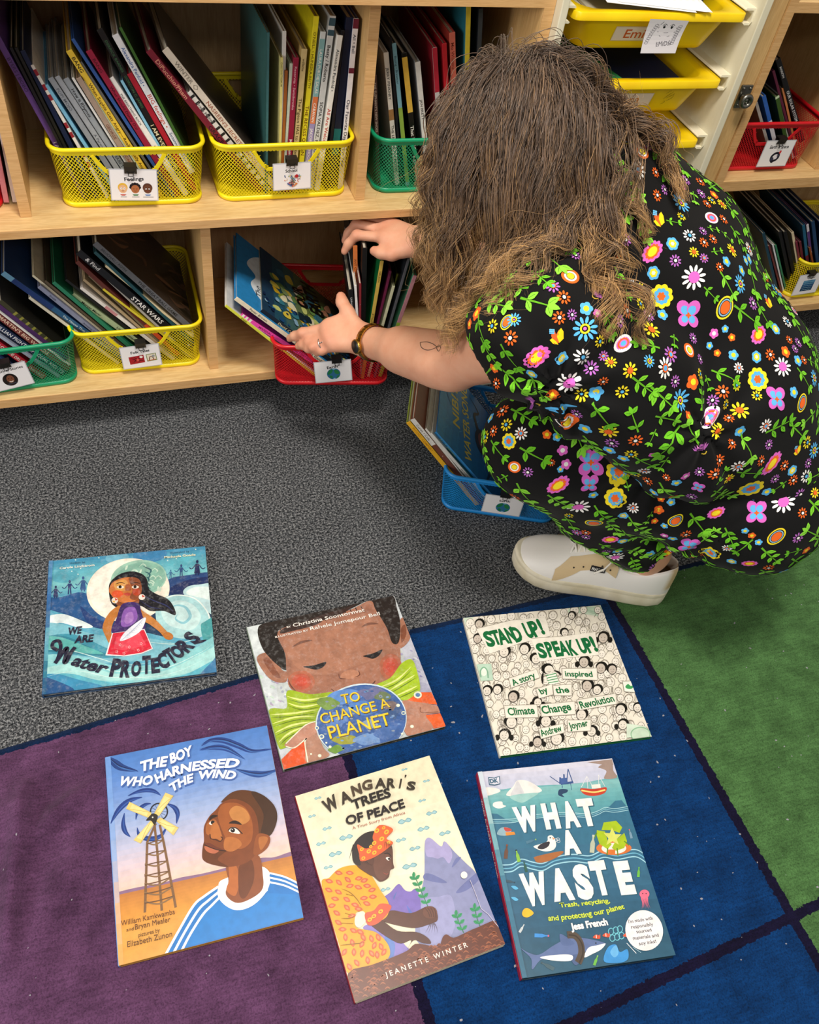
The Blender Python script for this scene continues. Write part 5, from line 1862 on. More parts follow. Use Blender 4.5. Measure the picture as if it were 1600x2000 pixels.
def art_stand(A):
    A.full('#ece5d6')
    A.poly('#c9dcc6', [(860, 110), (1110, 90), (1118, 180), (960, 150), (850, 140)])
    for k in range(6):
        A.line('#8fb89a', 4, [(880 + 30 * k, 112 + 8 * k), (940 + 28 * k, 104 + 10 * k), (1110, 110 + 12 * k)], taper=2)
    A.poly('#cfe0cc', [(52, 180), (130, 175), (90, 230), (70, 240)])
    random.seed(17)

    def face(x, y, r, dark=0, tone='#efe8dc', lw=3.0):
        ln = '#2a2622' if dark else '#6f675d'
        # shoulders, raised arm
        if random.random() < .75:
            A.line('#80786c', 2.8, [(x - r * .9, y + r * 1.9), (x - r * .5, y + r * 1.15), (x, y + r * 1.0), (x + r * .5, y + r * 1.15), (x + r * .95, y + r * 1.9)])
        if random.random() < .45:
            s = random.choice((-1, 1))
            A.line('#80786c', 2.8, [(x + s * r * .8, y + r * 1.4), (x + s * r * 1.3, y + r * .2), (x + s * r * 1.35, y - r * .9)])
            A.line('#80786c', 2.8, [(x + s * r * 1.15, y + r * 1.6), (x + s * r * 1.6, y + r * .3), (x + s * r * 1.6, y - r * .9)])
        if dark:
            A.ell('#16130f', x + dark * r * .15, y - r * .3, r * 1.12, r * 1.02)
            if random.random() < .5:
                A.ell('#16130f', x - dark * r * 1.25, y + r * .35, r * .45, r * .55)
                A.ell('#16130f', x + dark * r * 1.35, y + r * .35, r * .42, r * .55)
        A.ell(ln, x, y, r * .92, r, 0, 20)
        A.ell(tone, x, y, r * .92 - lw, r - lw, 0, 20)
        if not dark and random.random() < .6:
            A.line(ln, 3, [(x - r * .85, y - r * .2), (x - r * .3, y - r * .75), (x + r * .5, y - r * .7), (x + r * .85, y - r * .1)])
            A.line('#a89f92', 7, [(x - r * .7, y - r * .55), (x, y - r * .85), (x + r * .7, y - r * .5)])
        for s in (-1, 1):
            A.ell('#3a342e', x + s * r * .3, y - r * .05, 2.6, 3.4, 0, 7)
        A.line('#5a524a', 2.4, [(x - r * .3, y + r * .38), (x, y + r * .52), (x + r * .32, y + r * .34)])
    # crowd in rows, painted back to front
    z0_ = A.z
    nf = 0
    for row in range(15):
        t = (row + .5) / 15
        nrow = 13
        for k in range(nrow):
            u = (k + .5 + random.uniform(-.3, .3)) / nrow
            x = 52 + (350 - 52) * t + u * ((1100 + (1503 - 1100) * t) - (52 + (350 - 52) * t))
            y = 180 + (1240 - 180) * t + u * ((88 + (1085 - 88) * t) - (180 + (1240 - 180) * t)) + random.uniform(-18, 18)
            A.z = z0_ + (nf * 5 % 7) * 13
            nf += 1
            face(x, y, random.uniform(27, 38))
    z1_ = z0_ + 95
    nf = 0
    for x, y, r, d in ((172, 232, 34, 1), (160, 345, 34, 1), (365, 445, 42, 1), (522, 425, 40, 1), (612, 500, 38, -1), (1122, 340, 40, 1), (880, 170, 28, 1), (830, 300, 30, -1), (978, 525, 40, 1),
                       (1108, 570, 40, 1), (1195, 580, 36, -1), (238, 745, 36, 1), (318, 735, 36, 1), (440, 790, 40, 1), (1005, 705, 42, 1), (1082, 735, 36, 1), (965, 925, 42, 1), (430, 985, 46, -1),
                       (695, 975, 44, -1), (375, 1085, 42, 1), (1262, 885, 40, 1), (632, 1135, 38, 1), (778, 1110, 48, 1), (1280, 1000, 38, 1), (1045, 1050, 38, 1), (630, 830, 34, -1), (1390, 870, 34, 1)):
        A.z = z1_ + (nf % 3) * 15
        nf += 1
        face(x, y, r, d, '#e4dccf' if random.random() < .6 else '#c9bdb0', 4)
    A.z = z1_ + 48
    # middle girl with plaits and striped shirt
    A.poly('#e9f0e4', [(690, 620), (760, 600), (790, 680), (720, 700)])
    for k in range(4):
        A.line('#2f8a4a', 6, [(690 + 6 * k, 628 + 18 * k), (768 + 6 * k, 608 + 20 * k)], False)
    A.line('#16130f', 16, [(670, 600), (662, 640), (668, 690)], taper=2)
    A.line('#16130f', 14, [(750, 585), (785, 600), (805, 625)], taper=2)
    A.ell('#16130f', 700, 572, 46, 40)
    A.ell('#e6dfd2', 712, 582, 34, 32)
    A.line('#44403a', 2.5, [(702, 594), (714, 600), (726, 592)])

    def banner(q, col='#efe9dc'):
        A.poly('#a39b8e', [(x + dx, y + dy) for (x, y), (dx, dy) in zip(q, ((-4, -4), (4, -4), (4, 4), (-4, 4)))])
        A.poly(col, q)
    A.poly('#bcd8c4', [(155, 540), (268, 535), (285, 662), (190, 668)])
    A.ell('#e4efe2', 212, 600, 24, 30)
    A.line('#7fae90', 9, [(190, 640), (186, 590), (212, 562), (238, 590), (246, 645)])
    banner([(1275, 672), (1350, 668), (1366, 752), (1290, 745)], '#eef2e6')
    A.spoly('#3f9a5a', [(1295, 710), (1315, 690), (1335, 704), (1360, 700), (1345, 725), (1310, 726)])
    A.poly('#d4e4d0', [(1310, 990), (1450, 1010), (1500, 1085), (1310, 1098)])
    A.ell('#8fba96', 1415, 1070, 76, 56)
    A.ell('#c6dcc4', 1415, 1072, 68, 49)
    G_ = '#136a3a'
    banner([(150, 270), (420, 205), (680, 180), (720, 325), (470, 385), (255, 460)])
    banner([(570, 345), (800, 330), (1060, 295), (1090, 470), (860, 490), (640, 520)])
    for ch, x0, y0, x1, y1, h in (('S', 240, 405, 305, 390, 118), ('T', 292, 390, 352, 378, 112), ('A', 335, 388, 412, 372, 120), ('N', 412, 376, 470, 362, 122), ('D', 455, 370, 520, 350, 118), ('U', 545, 338, 602, 326, 122), ('P', 600, 330, 655, 314, 126), ('!', 655, 308, 682, 302, 122)):
        A.text(G_, ch, (x0, y0), (x1, y1), h, bold=.05)
    for ch, x0, y0, x1, y1, h in (('S', 640, 492, 705, 482, 112), ('P', 712, 482, 760, 474, 116), ('E', 765, 478, 815, 470, 116), ('A', 805, 474, 875, 464, 112), ('K', 880, 472, 935, 462, 118), ('U', 955, 455, 1010, 446, 112), ('P', 1015, 452, 1062, 440, 118), ('!', 1060, 440, 1088, 434, 118)):
        A.text(G_, ch, (x0, y0), (x1, y1), h, bold=.05)
    for q, s, p0, p1, h in (([(405, 650), (615, 580), (640, 640), (425, 720)], 'A story', (440, 705), (615, 640), 46), ([(812, 575), (1075, 572), (1080, 660), (818, 650)], 'inspired', (838, 632), (1048, 636), 42),
                            ([(615, 730), (735, 695), (745, 770), (640, 800)], 'by', (655, 772), (712, 750), 44), ([(745, 705), (885, 695), (888, 778), (755, 778)], 'the', (768, 762), (872, 755), 46),
                            ([(372, 860), (620, 850), (632, 945), (385, 950)], 'Climate', (405, 932), (610, 918), 54), ([(650, 850), (910, 825), (915, 920), (660, 940)], 'Change', (668, 920), (890, 888), 56),
                            ([(930, 815), (1220, 765), (1232, 840), (950, 890)], 'Revolution', (962, 878), (1218, 822), 52), ([(640, 1035), (825, 995), (835, 1060), (660, 1110)], 'Andrew', (662, 1092), (822, 1048), 46),
                            ([(860, 970), (1035, 965), (1035, 1045), (865, 1055)], 'Joyner', (878, 1036), (1022, 1008), 46)):
        banner(q)
        A.text(G_, s, p0, p1, h, bold=.03)


def art_boy(A):
    TL, TR, BR, BL = (68, 292), (1268, 68), (1532, 1490), (150, 1865)
    A.vgrad([TL, TR, (1442, 1010), (118, 1330)], 26, ['#4a7cc4', '#5a86cc', '#7496d2', '#9aaed8', '#b9bcd8', '#d8c4cc', '#e8c8b4'])
    A.spoly('#8a6a8a', [(110, 1325), (250, 1280), (480, 1235), (620, 1195), (780, 1165), (960, 1120), (1200, 1050), (1320, 1040), (1450, 1000), (1460, 1060), (1000, 1180), (120, 1380)])
    A.vgrad([(118, 1335), (1448, 1030), BR, BL], 22, ['#b8763a', '#cf8a3c', '#d9953c', '#dba04a', '#d79c44', '#d9a04e'])
    # wind ribbons
    for col, wd, pts in (('#1f3f86', 52, [(785, 215), (850, 175), (950, 175), (1060, 215), (1160, 255), (1310, 240)]), ('#22458e', 48, [(770, 245), (880, 225), (980, 240), (1105, 315)]),
                         ('#1f3f80', 62, [(75, 285), (130, 330), (190, 370), (310, 398)]), ('#234a92', 54, [(1040, 390), (1150, 420), (1240, 425), (1345, 395)])):
        A.line(col, wd, pts, taper=2)
        A.line('#3f6fb4', wd * .2, [(x + 8, y + 6) for x, y in pts], taper=2)
        A.line('#15285a', wd * .16, [(x - 4, y - 7) for x, y in pts], taper=2)
    A.vgrad([TL, (105, 286), (188, 1856), BL], 10, ['#6a96d8', '#7aa0da', '#9ab0da', '#dcb08a', '#dfa24a'])
    # swirl round the mill
    for pts, wd in (([(232, 582), (330, 545), (420, 545), (480, 580)], 34), ([(100, 790), (160, 690), (240, 620), (340, 592)], 44), ([(205, 710), (195, 790), (210, 850), (248, 890)], 34),
                    ([(300, 820), (320, 880), (400, 905), (480, 880), (530, 800)], 38), ([(290, 760), (310, 690), (360, 650), (405, 640)], 30), ([(520, 640), (580, 670), (605, 720), (595, 790)], 36)):
        A.line('#1c3a82', wd, pts, taper=2)
        A.line('#3358a4', wd * .25, [(x + 3, y + 4) for x, y in pts], taper=2)
    # tower
    wd_ = '#7c5a3c'
    for pts in ([(440, 790), (375, 930), (352, 1460)], [(430, 790), (450, 1000), (480, 1445)], [(470, 800), (500, 940), (585, 1420)]):
        A.line(wd_, 17, pts, False)
    for x0, y0, x1, y1 in ((372, 945, 492, 915), (362, 1025, 508, 995), (356, 1105, 522, 1072), (352, 1185, 538, 1150), (352, 1250, 548, 1195), (350, 1320, 560, 1265), (352, 1390, 572, 1335)):
        xm = (x0 + x1) / 2
        A.line('#8a6a48', 10, [(x0, y0 - 12), (xm, y0 + 4), (x1, y1)], True)
        A.line('#6a4a30', 8, [(x0, y0), (xm, y0 - 22), (x1, y1 - 2)], True)
    # wheel and blades
    A.line('#1f1f28', 10, [(465 + 64 * math.cos(a), 702 + 62 * math.sin(a)) for a in np.linspace(0, 2 * PI, 24)], False)
    for k in range(12):
        a = k * PI / 6
        A.line('#55607a', 3, [(465, 702), (465 + 58 * math.cos(a), 702 + 56 * math.sin(a))], False)
    for q in ([(430, 715), (515, 560), (575, 585), (465, 735)], [(410, 710), (245, 628), (218, 680), (395, 752)], [(415, 755), (272, 915), (325, 940), (440, 780)], [(440, 770), (475, 745), (610, 822), (572, 880)]):
        A.poly('#e0c878', q)
        cx, cy = sum(p[0] for p in q) / 4, sum(p[1] for p in q) / 4
        A.poly('#ecd992', [(cx + (x - cx) * .72, cy + (y - cy) * .72) for x, y in q])
        A.line('#c9ac54', 4, [q[0], (cx, cy), q[2]], False)
    A.spoly('#2c2622', [(395, 735), (420, 715), (455, 730), (450, 765), (430, 800), (405, 770), (368, 768)])
    A.ell('#d8d4c8', 418, 745, 6)
    # shirt
    A.spoly('#ffffff', [(905, 1250), (985, 1190), (1200, 1110), (1290, 1165), (1300, 1290), (1160, 1440), (960, 1420)])
    A.poly('#1b76c4', [(500, 1772), (600, 1600), (720, 1400), (800, 1330), (920, 1270), (960, 1390), (1040, 1425), (1160, 1400), (1270, 1290), (1285, 1160), (1400, 1190), (1500, 1250), (1540, 1490), (1000, 1640)])
    A.poly('#1e7ecc', [(640, 1720), (760, 1480), (930, 1330), (970, 1400), (1040, 1440), (1150, 1420), (1270, 1310), (1490, 1320), (1530, 1480), (1000, 1625)])
    for k in range(3):
        d = k * 34
        A.line('#f2f4f6', 17, [(508 + d * 1.5, 1775 + d * .1), (610 + d * 1.2, 1590 + d * .5), (720 + d, 1405 + d), (800 + d * .8, 1335 + d), (905 + d * .3, 1262 + d)])
        A.line('#f2f4f6', 13, [(1285, 1160 + d), (1400, 1190 + d * .95), (1520, 1250 + d * .9)])
    A.line('#ffffff', 62, [(950, 1240), (930, 1310), (970, 1370), (1050, 1405), (1150, 1370), (1235, 1280), (1255, 1200), (1215, 1140)])
    # neck, head
    A.spoly('#8a4a26', [(975, 1080), (1190, 1020), (1235, 1180), (1225, 1290), (1120, 1365), (1030, 1382), (960, 1320), (980, 1220)])
    A.spoly('#b5652f', [(985, 1100), (1040, 1110), (1060, 1220), (1030, 1330), (965, 1290), (985, 1210)])
    A.spoly('#6a3518', [(1060, 1110), (1150, 1060), (1170, 1200), (1110, 1340), (1060, 1320)])
    A.spoly('#5a3216', [(1010, 560), (1110, 545), (1230, 580), (1320, 660), (1340, 760), (1310, 850), (1270, 890), (1190, 880), (1150, 700), (960, 640), (930, 630)])
    A.spoly('#3f2412', [(1150, 560), (1250, 590), (1330, 680), (1338, 780), (1290, 880), (1220, 870), (1240, 720)])
    A.spoly('#7c3f1c', [(935, 640), (1020, 610), (1130, 650), (1190, 740), (1205, 880), (1190, 1000), (1120, 1080), (990, 1115), (880, 1100), (800, 1070), (785, 1020), (800, 920), (800, 820), (840, 740), (890, 690)])
    A.spoly('#9c5526', [(940, 650), (1040, 640), (1120, 690), (1160, 800), (1150, 920), (1080, 980), (1000, 960), (960, 900), (920, 800), (905, 720)])
    A.spoly('#c07f42', [(1040, 660), (1110, 690), (1140, 760), (1080, 800), (1010, 760), (990, 700)])
    A.spoly('#b46c34', [(960, 900), (1040, 900), (1080, 950), (1010, 1000), (950, 980)])
    A.spoly('#a85f2c', [(820, 800), (870, 760), (900, 790), (880, 870), (840, 880), (815, 860)])
    A.spoly('#8f4c22', [(1190, 880), (1250, 870), (1290, 900), (1270, 970), (1200, 1025), (1165, 1010)])
    A.spoly('#b06a34', [(1205, 900), (1260, 890), (1270, 920), (1220, 990)])
    A.spoly('#62300f', [(800, 930), (830, 960), (930, 990), (960, 1000), (900, 1060), (980, 1115), (870, 1100), (800, 1070), (785, 1020)])
    A.line('#2c160a', 26, [(840, 770), (862, 742), (905, 735)], taper=2)
    A.line('#2c160a', 26, [(985, 790), (1030, 782), (1080, 800)], taper=2)
    A.spoly('#efe6dc', [(838, 790), (862, 772), (892, 790), (880, 804), (850, 802)])
    A.ell('#140c08', 866, 785, 15, 15)
    A.spoly('#efe6dc', [(985, 850), (1005, 826), (1040, 832), (1068, 866), (1030, 866)])
    A.ell('#140c08', 1014, 842, 17, 17)
    A.ell('#ffffff', 1010, 837, 4)
    A.line('#2a140a', 7, [(980, 845), (1005, 822), (1045, 830), (1085, 870)])
    A.spoly('#b56c34', [(860, 800), (900, 790), (935, 890), (930, 925), (890, 905), (858, 915), (845, 880)])
    A.line('#4a220e', 8, [(845, 870), (852, 905), (885, 912), (920, 925), (938, 905), (925, 890)])
    A.spoly('#6a2f1a', [(803, 945), (840, 938), (890, 965), (965, 998), (900, 992), (850, 975)])
    A.spoly('#b9684a', [(806, 960), (850, 975), (910, 992), (880, 1016), (835, 1008), (808, 985)])
    A.line('#2a0f08', 6, [(803, 950), (850, 972), (905, 990), (965, 997)])
    # lettering
    for s, p0, m_, p1, h in (('THE', (328, 405), (425, 378), (522, 362), 80), ('BOY', (556, 345), (640, 312), (722, 280), 80), ('WHO', (152, 500), (285, 508), (418, 494), 70), ('HARNESSED', (452, 492), (705, 402), (1055, 376), 72),
                             ('THE', (562, 560), (640, 512), (722, 480), 66), ('WIND', (758, 466), (890, 452), (1022, 468), 66)):
        A.text('#3f62a8', s, (p0[0] + 6, p0[1] + 8), (p1[0] + 8, p1[1] + 8), h + 4, mid=(m_[0] + 6, m_[1] + 8), bold=.07, shear=.2)
        A.text('#ffffff', s, p0, p1, h, mid=m_, bold=.04, shear=.2)
    D = '#5a3018'
    A.text(D, 'William Kamkwamba', (172, 1565), (580, 1470), 36, bold=.0)
    A.text(D, 'and', (212, 1607), (268, 1594), 22)
    A.text(D, 'Bryan Mealer', (278, 1592), (545, 1528), 36)
    A.text(D, 'pictures by', (302, 1648), (465, 1606), 27)
    A.text(D, 'Elizabeth Zunon', (218, 1725), (558, 1640), 38)


def art_wang(A):
    A.full('#ece4c8')
    A.vgrad([(38, 345), (1005, 58), (1300, 860), (240, 980)], 5, ['#e4dcbc', '#ebe4c8', '#f0ead2'])

    def cloud(x, y, w, col='#9fc6cc'):
        A.spoly('#6fa4ae', [(x - w, y + w * .2), (x - w * .5, y - w * .3), (x, y - w * .1), (x + w * .4, y - w * .5), (x + w, y - w * .25), (x + w * .6, y + w * .15), (x + w * .1, y + w * .1), (x - w * .4, y + w * .45)], 3)
        A.spoly(col, [(x - w * .85, y + w * .18), (x - w * .45, y - w * .2), (x, y - w * .0), (x + w * .4, y - w * .38), (x + w * .85, y - w * .2), (x + w * .5, y + w * .07), (x + w * .1, y + w * .03), (x - w * .4, y + w * .33)], 3)
    for x, y, w in ((200, 360, 26), (155, 490, 28), (262, 580, 34), (398, 645, 50), (216, 690, 36), (318, 765, 48), (265, 862, 34), (826, 157, 22), (982, 240, 25), (950, 380, 28), (1018, 470, 40), (824, 528, 50),
                    (958, 584, 44), (1112, 616, 42), (795, 665, 38), (895, 726, 40), (856, 855, 54), (678, 1025, 36)):
        cloud(x, y, w)
    # mountains
    A.spoly('#8a8fb8', [(920, 1120), (960, 930), (965, 720), (975, 660), (1010, 652), (1085, 712), (1110, 675), (1180, 750), (1260, 830), (1345, 920), (1420, 1100), (1500, 1290), (1400, 1460), (1080, 1460), (900, 1400)])
    A.spoly('#a9a2d0', [(968, 720), (975, 660), (1010, 652), (1085, 712), (1110, 675), (1150, 720), (1165, 780), (1140, 835), (1100, 790), (1060, 800), (1020, 790), (980, 780)])
    A.spoly('#6c74a8', [(965, 910), (1020, 915), (1125, 972), (1060, 975), (960, 950)])
    A.spoly('#6c74a8', [(1190, 1050), (1250, 980), (1350, 900), (1360, 950), (1270, 1030)])
    A.spoly('#7078ac', [(1160, 865), (1190, 800), (1228, 790), (1200, 830)])
    A.spoly('#9a9cc8', [(940, 1120), (1060, 1080), (1160, 1080), (1180, 1300), (1080, 1440), (940, 1400)])
    A.spoly('#7a68b8', [(660, 1110), (720, 1040), (775, 985), (820, 1030), (860, 1040), (900, 1020), (930, 1100), (920, 1300), (760, 1260)])
    A.spoly('#5a6cb4', [(735, 1080), (760, 1040), (740, 1100)])
    A.spoly('#5a6cc0', [(830, 1140), (880, 1210), (860, 1220)])
    A.spoly('#8a7cc4', [(510, 1310), (570, 1280), (700, 1320), (820, 1440), (840, 1480), (700, 1540), (690, 1440), (600, 1360)])
    A.spoly('#5f7fc4', [(668, 1370), (740, 1420), (730, 1520), (700, 1530)])
    # seedlings
    def leaf(x, y, a, L_=34):
        c_, s_ = math.cos(math.radians(a)), math.sin(math.radians(a))
        pts = [(0, 0), (L_ * .5, -L_ * .28), (L_, 0), (L_ * .5, L_ * .28)]
        A.spoly('#2f9a62', [(x + px * c_ - py * s_, y + px * s_ + py * c_) for px, py in pts], 4)
        A.line('#1c6a42', 3, [(x, y), (x + L_ * .9 * c_, y + L_ * .9 * s_)], False)
    for pts in ([(985, 1150), (960, 1090), (930, 1020), (905, 960), (885, 930)], [(1245, 1345), (1215, 1280), (1190, 1210)], [(1365, 1300), (1340, 1230), (1325, 1160)]):
        A.line('#2a7a4c', 6, pts)
        for k in range(5 if pts[0][0] < 1000 else 3):
            t = (k + .5) / (5 if pts[0][0] < 1000 else 3)
            x, y = pts[0][0] + (pts[-1][0] - pts[0][0]) * t, pts[0][1] + (pts[-1][1] - pts[0][1]) * t
            leaf(x, y, 205, 46)
            leaf(x, y, -45, 46)
        leaf(pts[-1][0], pts[-1][1] + 10, -90, 44)
    # woman bending
    A.spoly('#5a3428', [(640, 1230), (720, 1180), (860, 1200), (980, 1150), (1040, 1170), (1055, 1250), (1000, 1280), (890, 1310), (760, 1290), (660, 1260)])
    A.spoly('#543026', [(560, 1280), (640, 1250), (760, 1330), (900, 1340), (980, 1380), (1005, 1425), (940, 1420), (880, 1400), (830, 1470), (860, 1400), (760, 1420)])
    for k in range(5):
        A.line('#4a2c20', 5, [(1000 + 8 * k, 1275), (985 + 16 * k, 1310), (965 + 22 * k, 1345)], taper=True)
    A.ell('#6a3f30', 1000, 1195, 52, 46)
    for k in range(4):
        A.line('#3f2219', 4, [(960 + 22 * k, 1160), (985 + 18 * k, 1190), (1000 + 12 * k, 1230)])
    A.spoly('#e2a41e', [(215, 1000), (270, 940), (350, 870), (470, 850), (560, 900), (640, 1030), (700, 1130), (680, 1230), (560, 1280), (530, 1210), (470, 1190), (450, 1250), (470, 1310), (600, 1340), (690, 1430), (700, 1520), (620, 1570), (400, 1650), (330, 1420)])
    A.spoly('#f0ead0', [(452, 1240), (480, 1195), (520, 1190), (535, 1250), (490, 1305), (455, 1290)])
    A.spoly('#d85a3a', [(545, 1285), (525, 1205), (590, 1180), (640, 1130), (720, 1150), (660, 1240), (600, 1285)])
    random.seed(9)
    eyes = [(340, 905), (420, 905), (485, 945), (405, 955), (525, 960), (270, 965), (340, 975), (420, 1000), (480, 1010), (265, 1030), (580, 1030), (545, 1000), (335, 1045), (310, 1095), (395, 1100), (520, 1090), (585, 1080),
            (285, 1145), (455, 1140), (395, 1160), (540, 1130), (320, 1200), (480, 1170), (330, 1270), (430, 1220), (360, 1320), (440, 1330), (490, 1340), (380, 1380), (510, 1380), (570, 1390), (620, 1380), (430, 1420),
            (590, 1440), (640, 1450), (500, 1430), (370, 1490), (460, 1570), (540, 1550), (440, 1490), (570, 1500), (610, 1510), (660, 1490), (405, 1600), (500, 1500)]
    for x, y in eyes:
        a = random.uniform(-20, 50) if y < 1380 else random.uniform(50, 130)
        c_, s_ = math.cos(math.radians(a)), math.sin(math.radians(a))
        for col, L_, wd in (('#cf6038', 30, 17), ('#e48a5a', 15, 8)):
            A.spoly(col, [(x + px * c_ - py * s_, y + px * s_ + py * c_) for px, py in ((-L_, 0), (0, -wd), (L_, 0), (0, wd))], 3)
    for pts in ([(355, 1020), (420, 1050), (470, 1100), (500, 1150)], [(390, 1060), (440, 1075)], [(350, 1240), (410, 1240), (450, 1225)], [(350, 1275), (440, 1280)], [(340, 1440), (430, 1430), (520, 1420)], [(380, 1200), (430, 1220)]):
        A.line('#8a6410', 5, pts, taper=2)
    for x, y in ((590, 1225), (640, 1190), (560, 1250)):
        A.ell('#e8b42a', x, y, 20, 14, -40)
        A.ell('#d85a3a', x, y, 8, 6)
    # head
    A.spoly('#5a362a', [(470, 850), (520, 800), (600, 740), (690, 690), (730, 720), (735, 830), (742, 870), (715, 885), (700, 940), (640, 970), (590, 930), (560, 920)])
    A.spoly('#6a4234', [(600, 800), (690, 770), (725, 850), (690, 930), (640, 960), (600, 900)])
    A.spoly('#2a2020', [(440, 740), (470, 670), (540, 615), (620, 608), (650, 680), (560, 720), (490, 760), (500, 850), (450, 830)])
    for k in range(8):
        x = 440 + k * 12
        A.line('#241a1a', 8, [(x + 10, 700 + k * 10), (x - 12 + 8 * k * .6, 770 + k * 8), (x - 22 + k * 12, 810 + k * 7)], taper=True)
    A.spoly('#dd6030', [(478, 700), (540, 730), (600, 700), (590, 640), (640, 560), (738, 590), (690, 655), (732, 680), (725, 705), (640, 770), (560, 810), (500, 820), (490, 770)])
    for x, y, r in ((620, 600, 20), (690, 610, 20), (655, 660, 20), (600, 690, 18), (705, 685, 14), (640, 720, 18), (560, 750, 18), (520, 800, 16), (600, 760, 18), (510, 735, 16), (575, 715, 14), (670, 580, 14)):
        A.ell('#f0b42e', x, y, r, r * .75, -40, 12)
        A.ell('#dd6030', x, y, r * .45, r * .3, -40, 8)
    for k in range(5):
        A.line('#1e1616', 5, [(680 + 10 * k, 680 + 5 * k), (672 + 14 * k, 735)], taper=True)
    A.ell('#5a362a', 583, 825, 13, 24, 15)
    A.spoly('#f0e6dc', [(682, 800), (700, 792), (716, 805), (700, 818)])
    A.ell('#1a1010', 706, 806, 9, 8)
    A.line('#1a1010', 5, [(672, 768), (700, 764), (722, 788)])
    A.line('#a05044', 6, [(660, 905), (685, 918), (700, 910)], taper=2)
    # soil
    A.spoly('#63301f', [(395, 1650), (560, 1590), (720, 1530), (830, 1480), (890, 1430), (980, 1440), (1060, 1450), (1090, 1380), (1120, 1360), (1170, 1385), (1260, 1345), (1340, 1310), (1500, 1260), (1560, 1440), (900, 1700), (440, 1880)], 3)
    random.seed(10)
    A.hold = True
    A.z += 1
    zs_ = A.z
    for k in range(210):
        t = random.random()
        x = 400 + 1130 * t
        y = 1650 - 390 * t + random.random() * (220 + 0 * t)
        A.z = zs_ + k % 12
        A.line(random.choice(['#8a4a30', '#9c5a3a', '#7c3f28']), 9, [(x - 20, y + 6), (x, y - 9), (x + 22, y + 4)], taper=2)
    A.hold = False
    A.z = zs_ + 13
    T = '#2c2620'
    for ch, x, y, rot, h in (('W', 262, 478, -32, 100), ('A', 372, 412, -26, 84), ('N', 452, 352, -20, 78), ('G', 522, 312, -12, 74), ('A', 610, 296, -5, 76), ('R', 695, 290, 0, 72), ('I', 782, 292, 6, 72), ("'", 818, 240, 8, 44), ('S', 835, 302, 8, 66)):
        c_, s_ = math.cos(math.radians(rot)), math.sin(math.radians(rot))
        wch = {'W': 112, 'I': 13, "'": 12, 'A': 82, 'N': 74, 'G': 76}.get(ch, 62)
        A.text('#33291f' if ch not in 'NG' else '#4a3a2a', ch, (x, y), (x + wch * c_, y + wch * s_), h, bold=.042, shear=.12)
    A.text('#1c1512', 'TREES', (455, 450), (728, 355), 72, bold=.035, shear=.1, mid=(590, 398))
    A.text('#1c1214', 'OF PEACE', (400, 560), (828, 430), 66, bold=.035, shear=.1, mid=(620, 500))
    A.text('#a85a48', 'A True Story from Africa', (445, 592), (828, 478), 20, bold=.005, res=2)
    A.text('#efe2d8', 'J E A N E T T E   W I N T E R', (672, 1682), (1275, 1452), 33, bold=.012)
    A.ell('#f4efe4', 1247, 925, 24, 26)
    A.line('#c9c4d8', 4, [(1290, 960), (1330, 1060), (1370, 1170), (1420, 1210), (1500, 1310)], False)


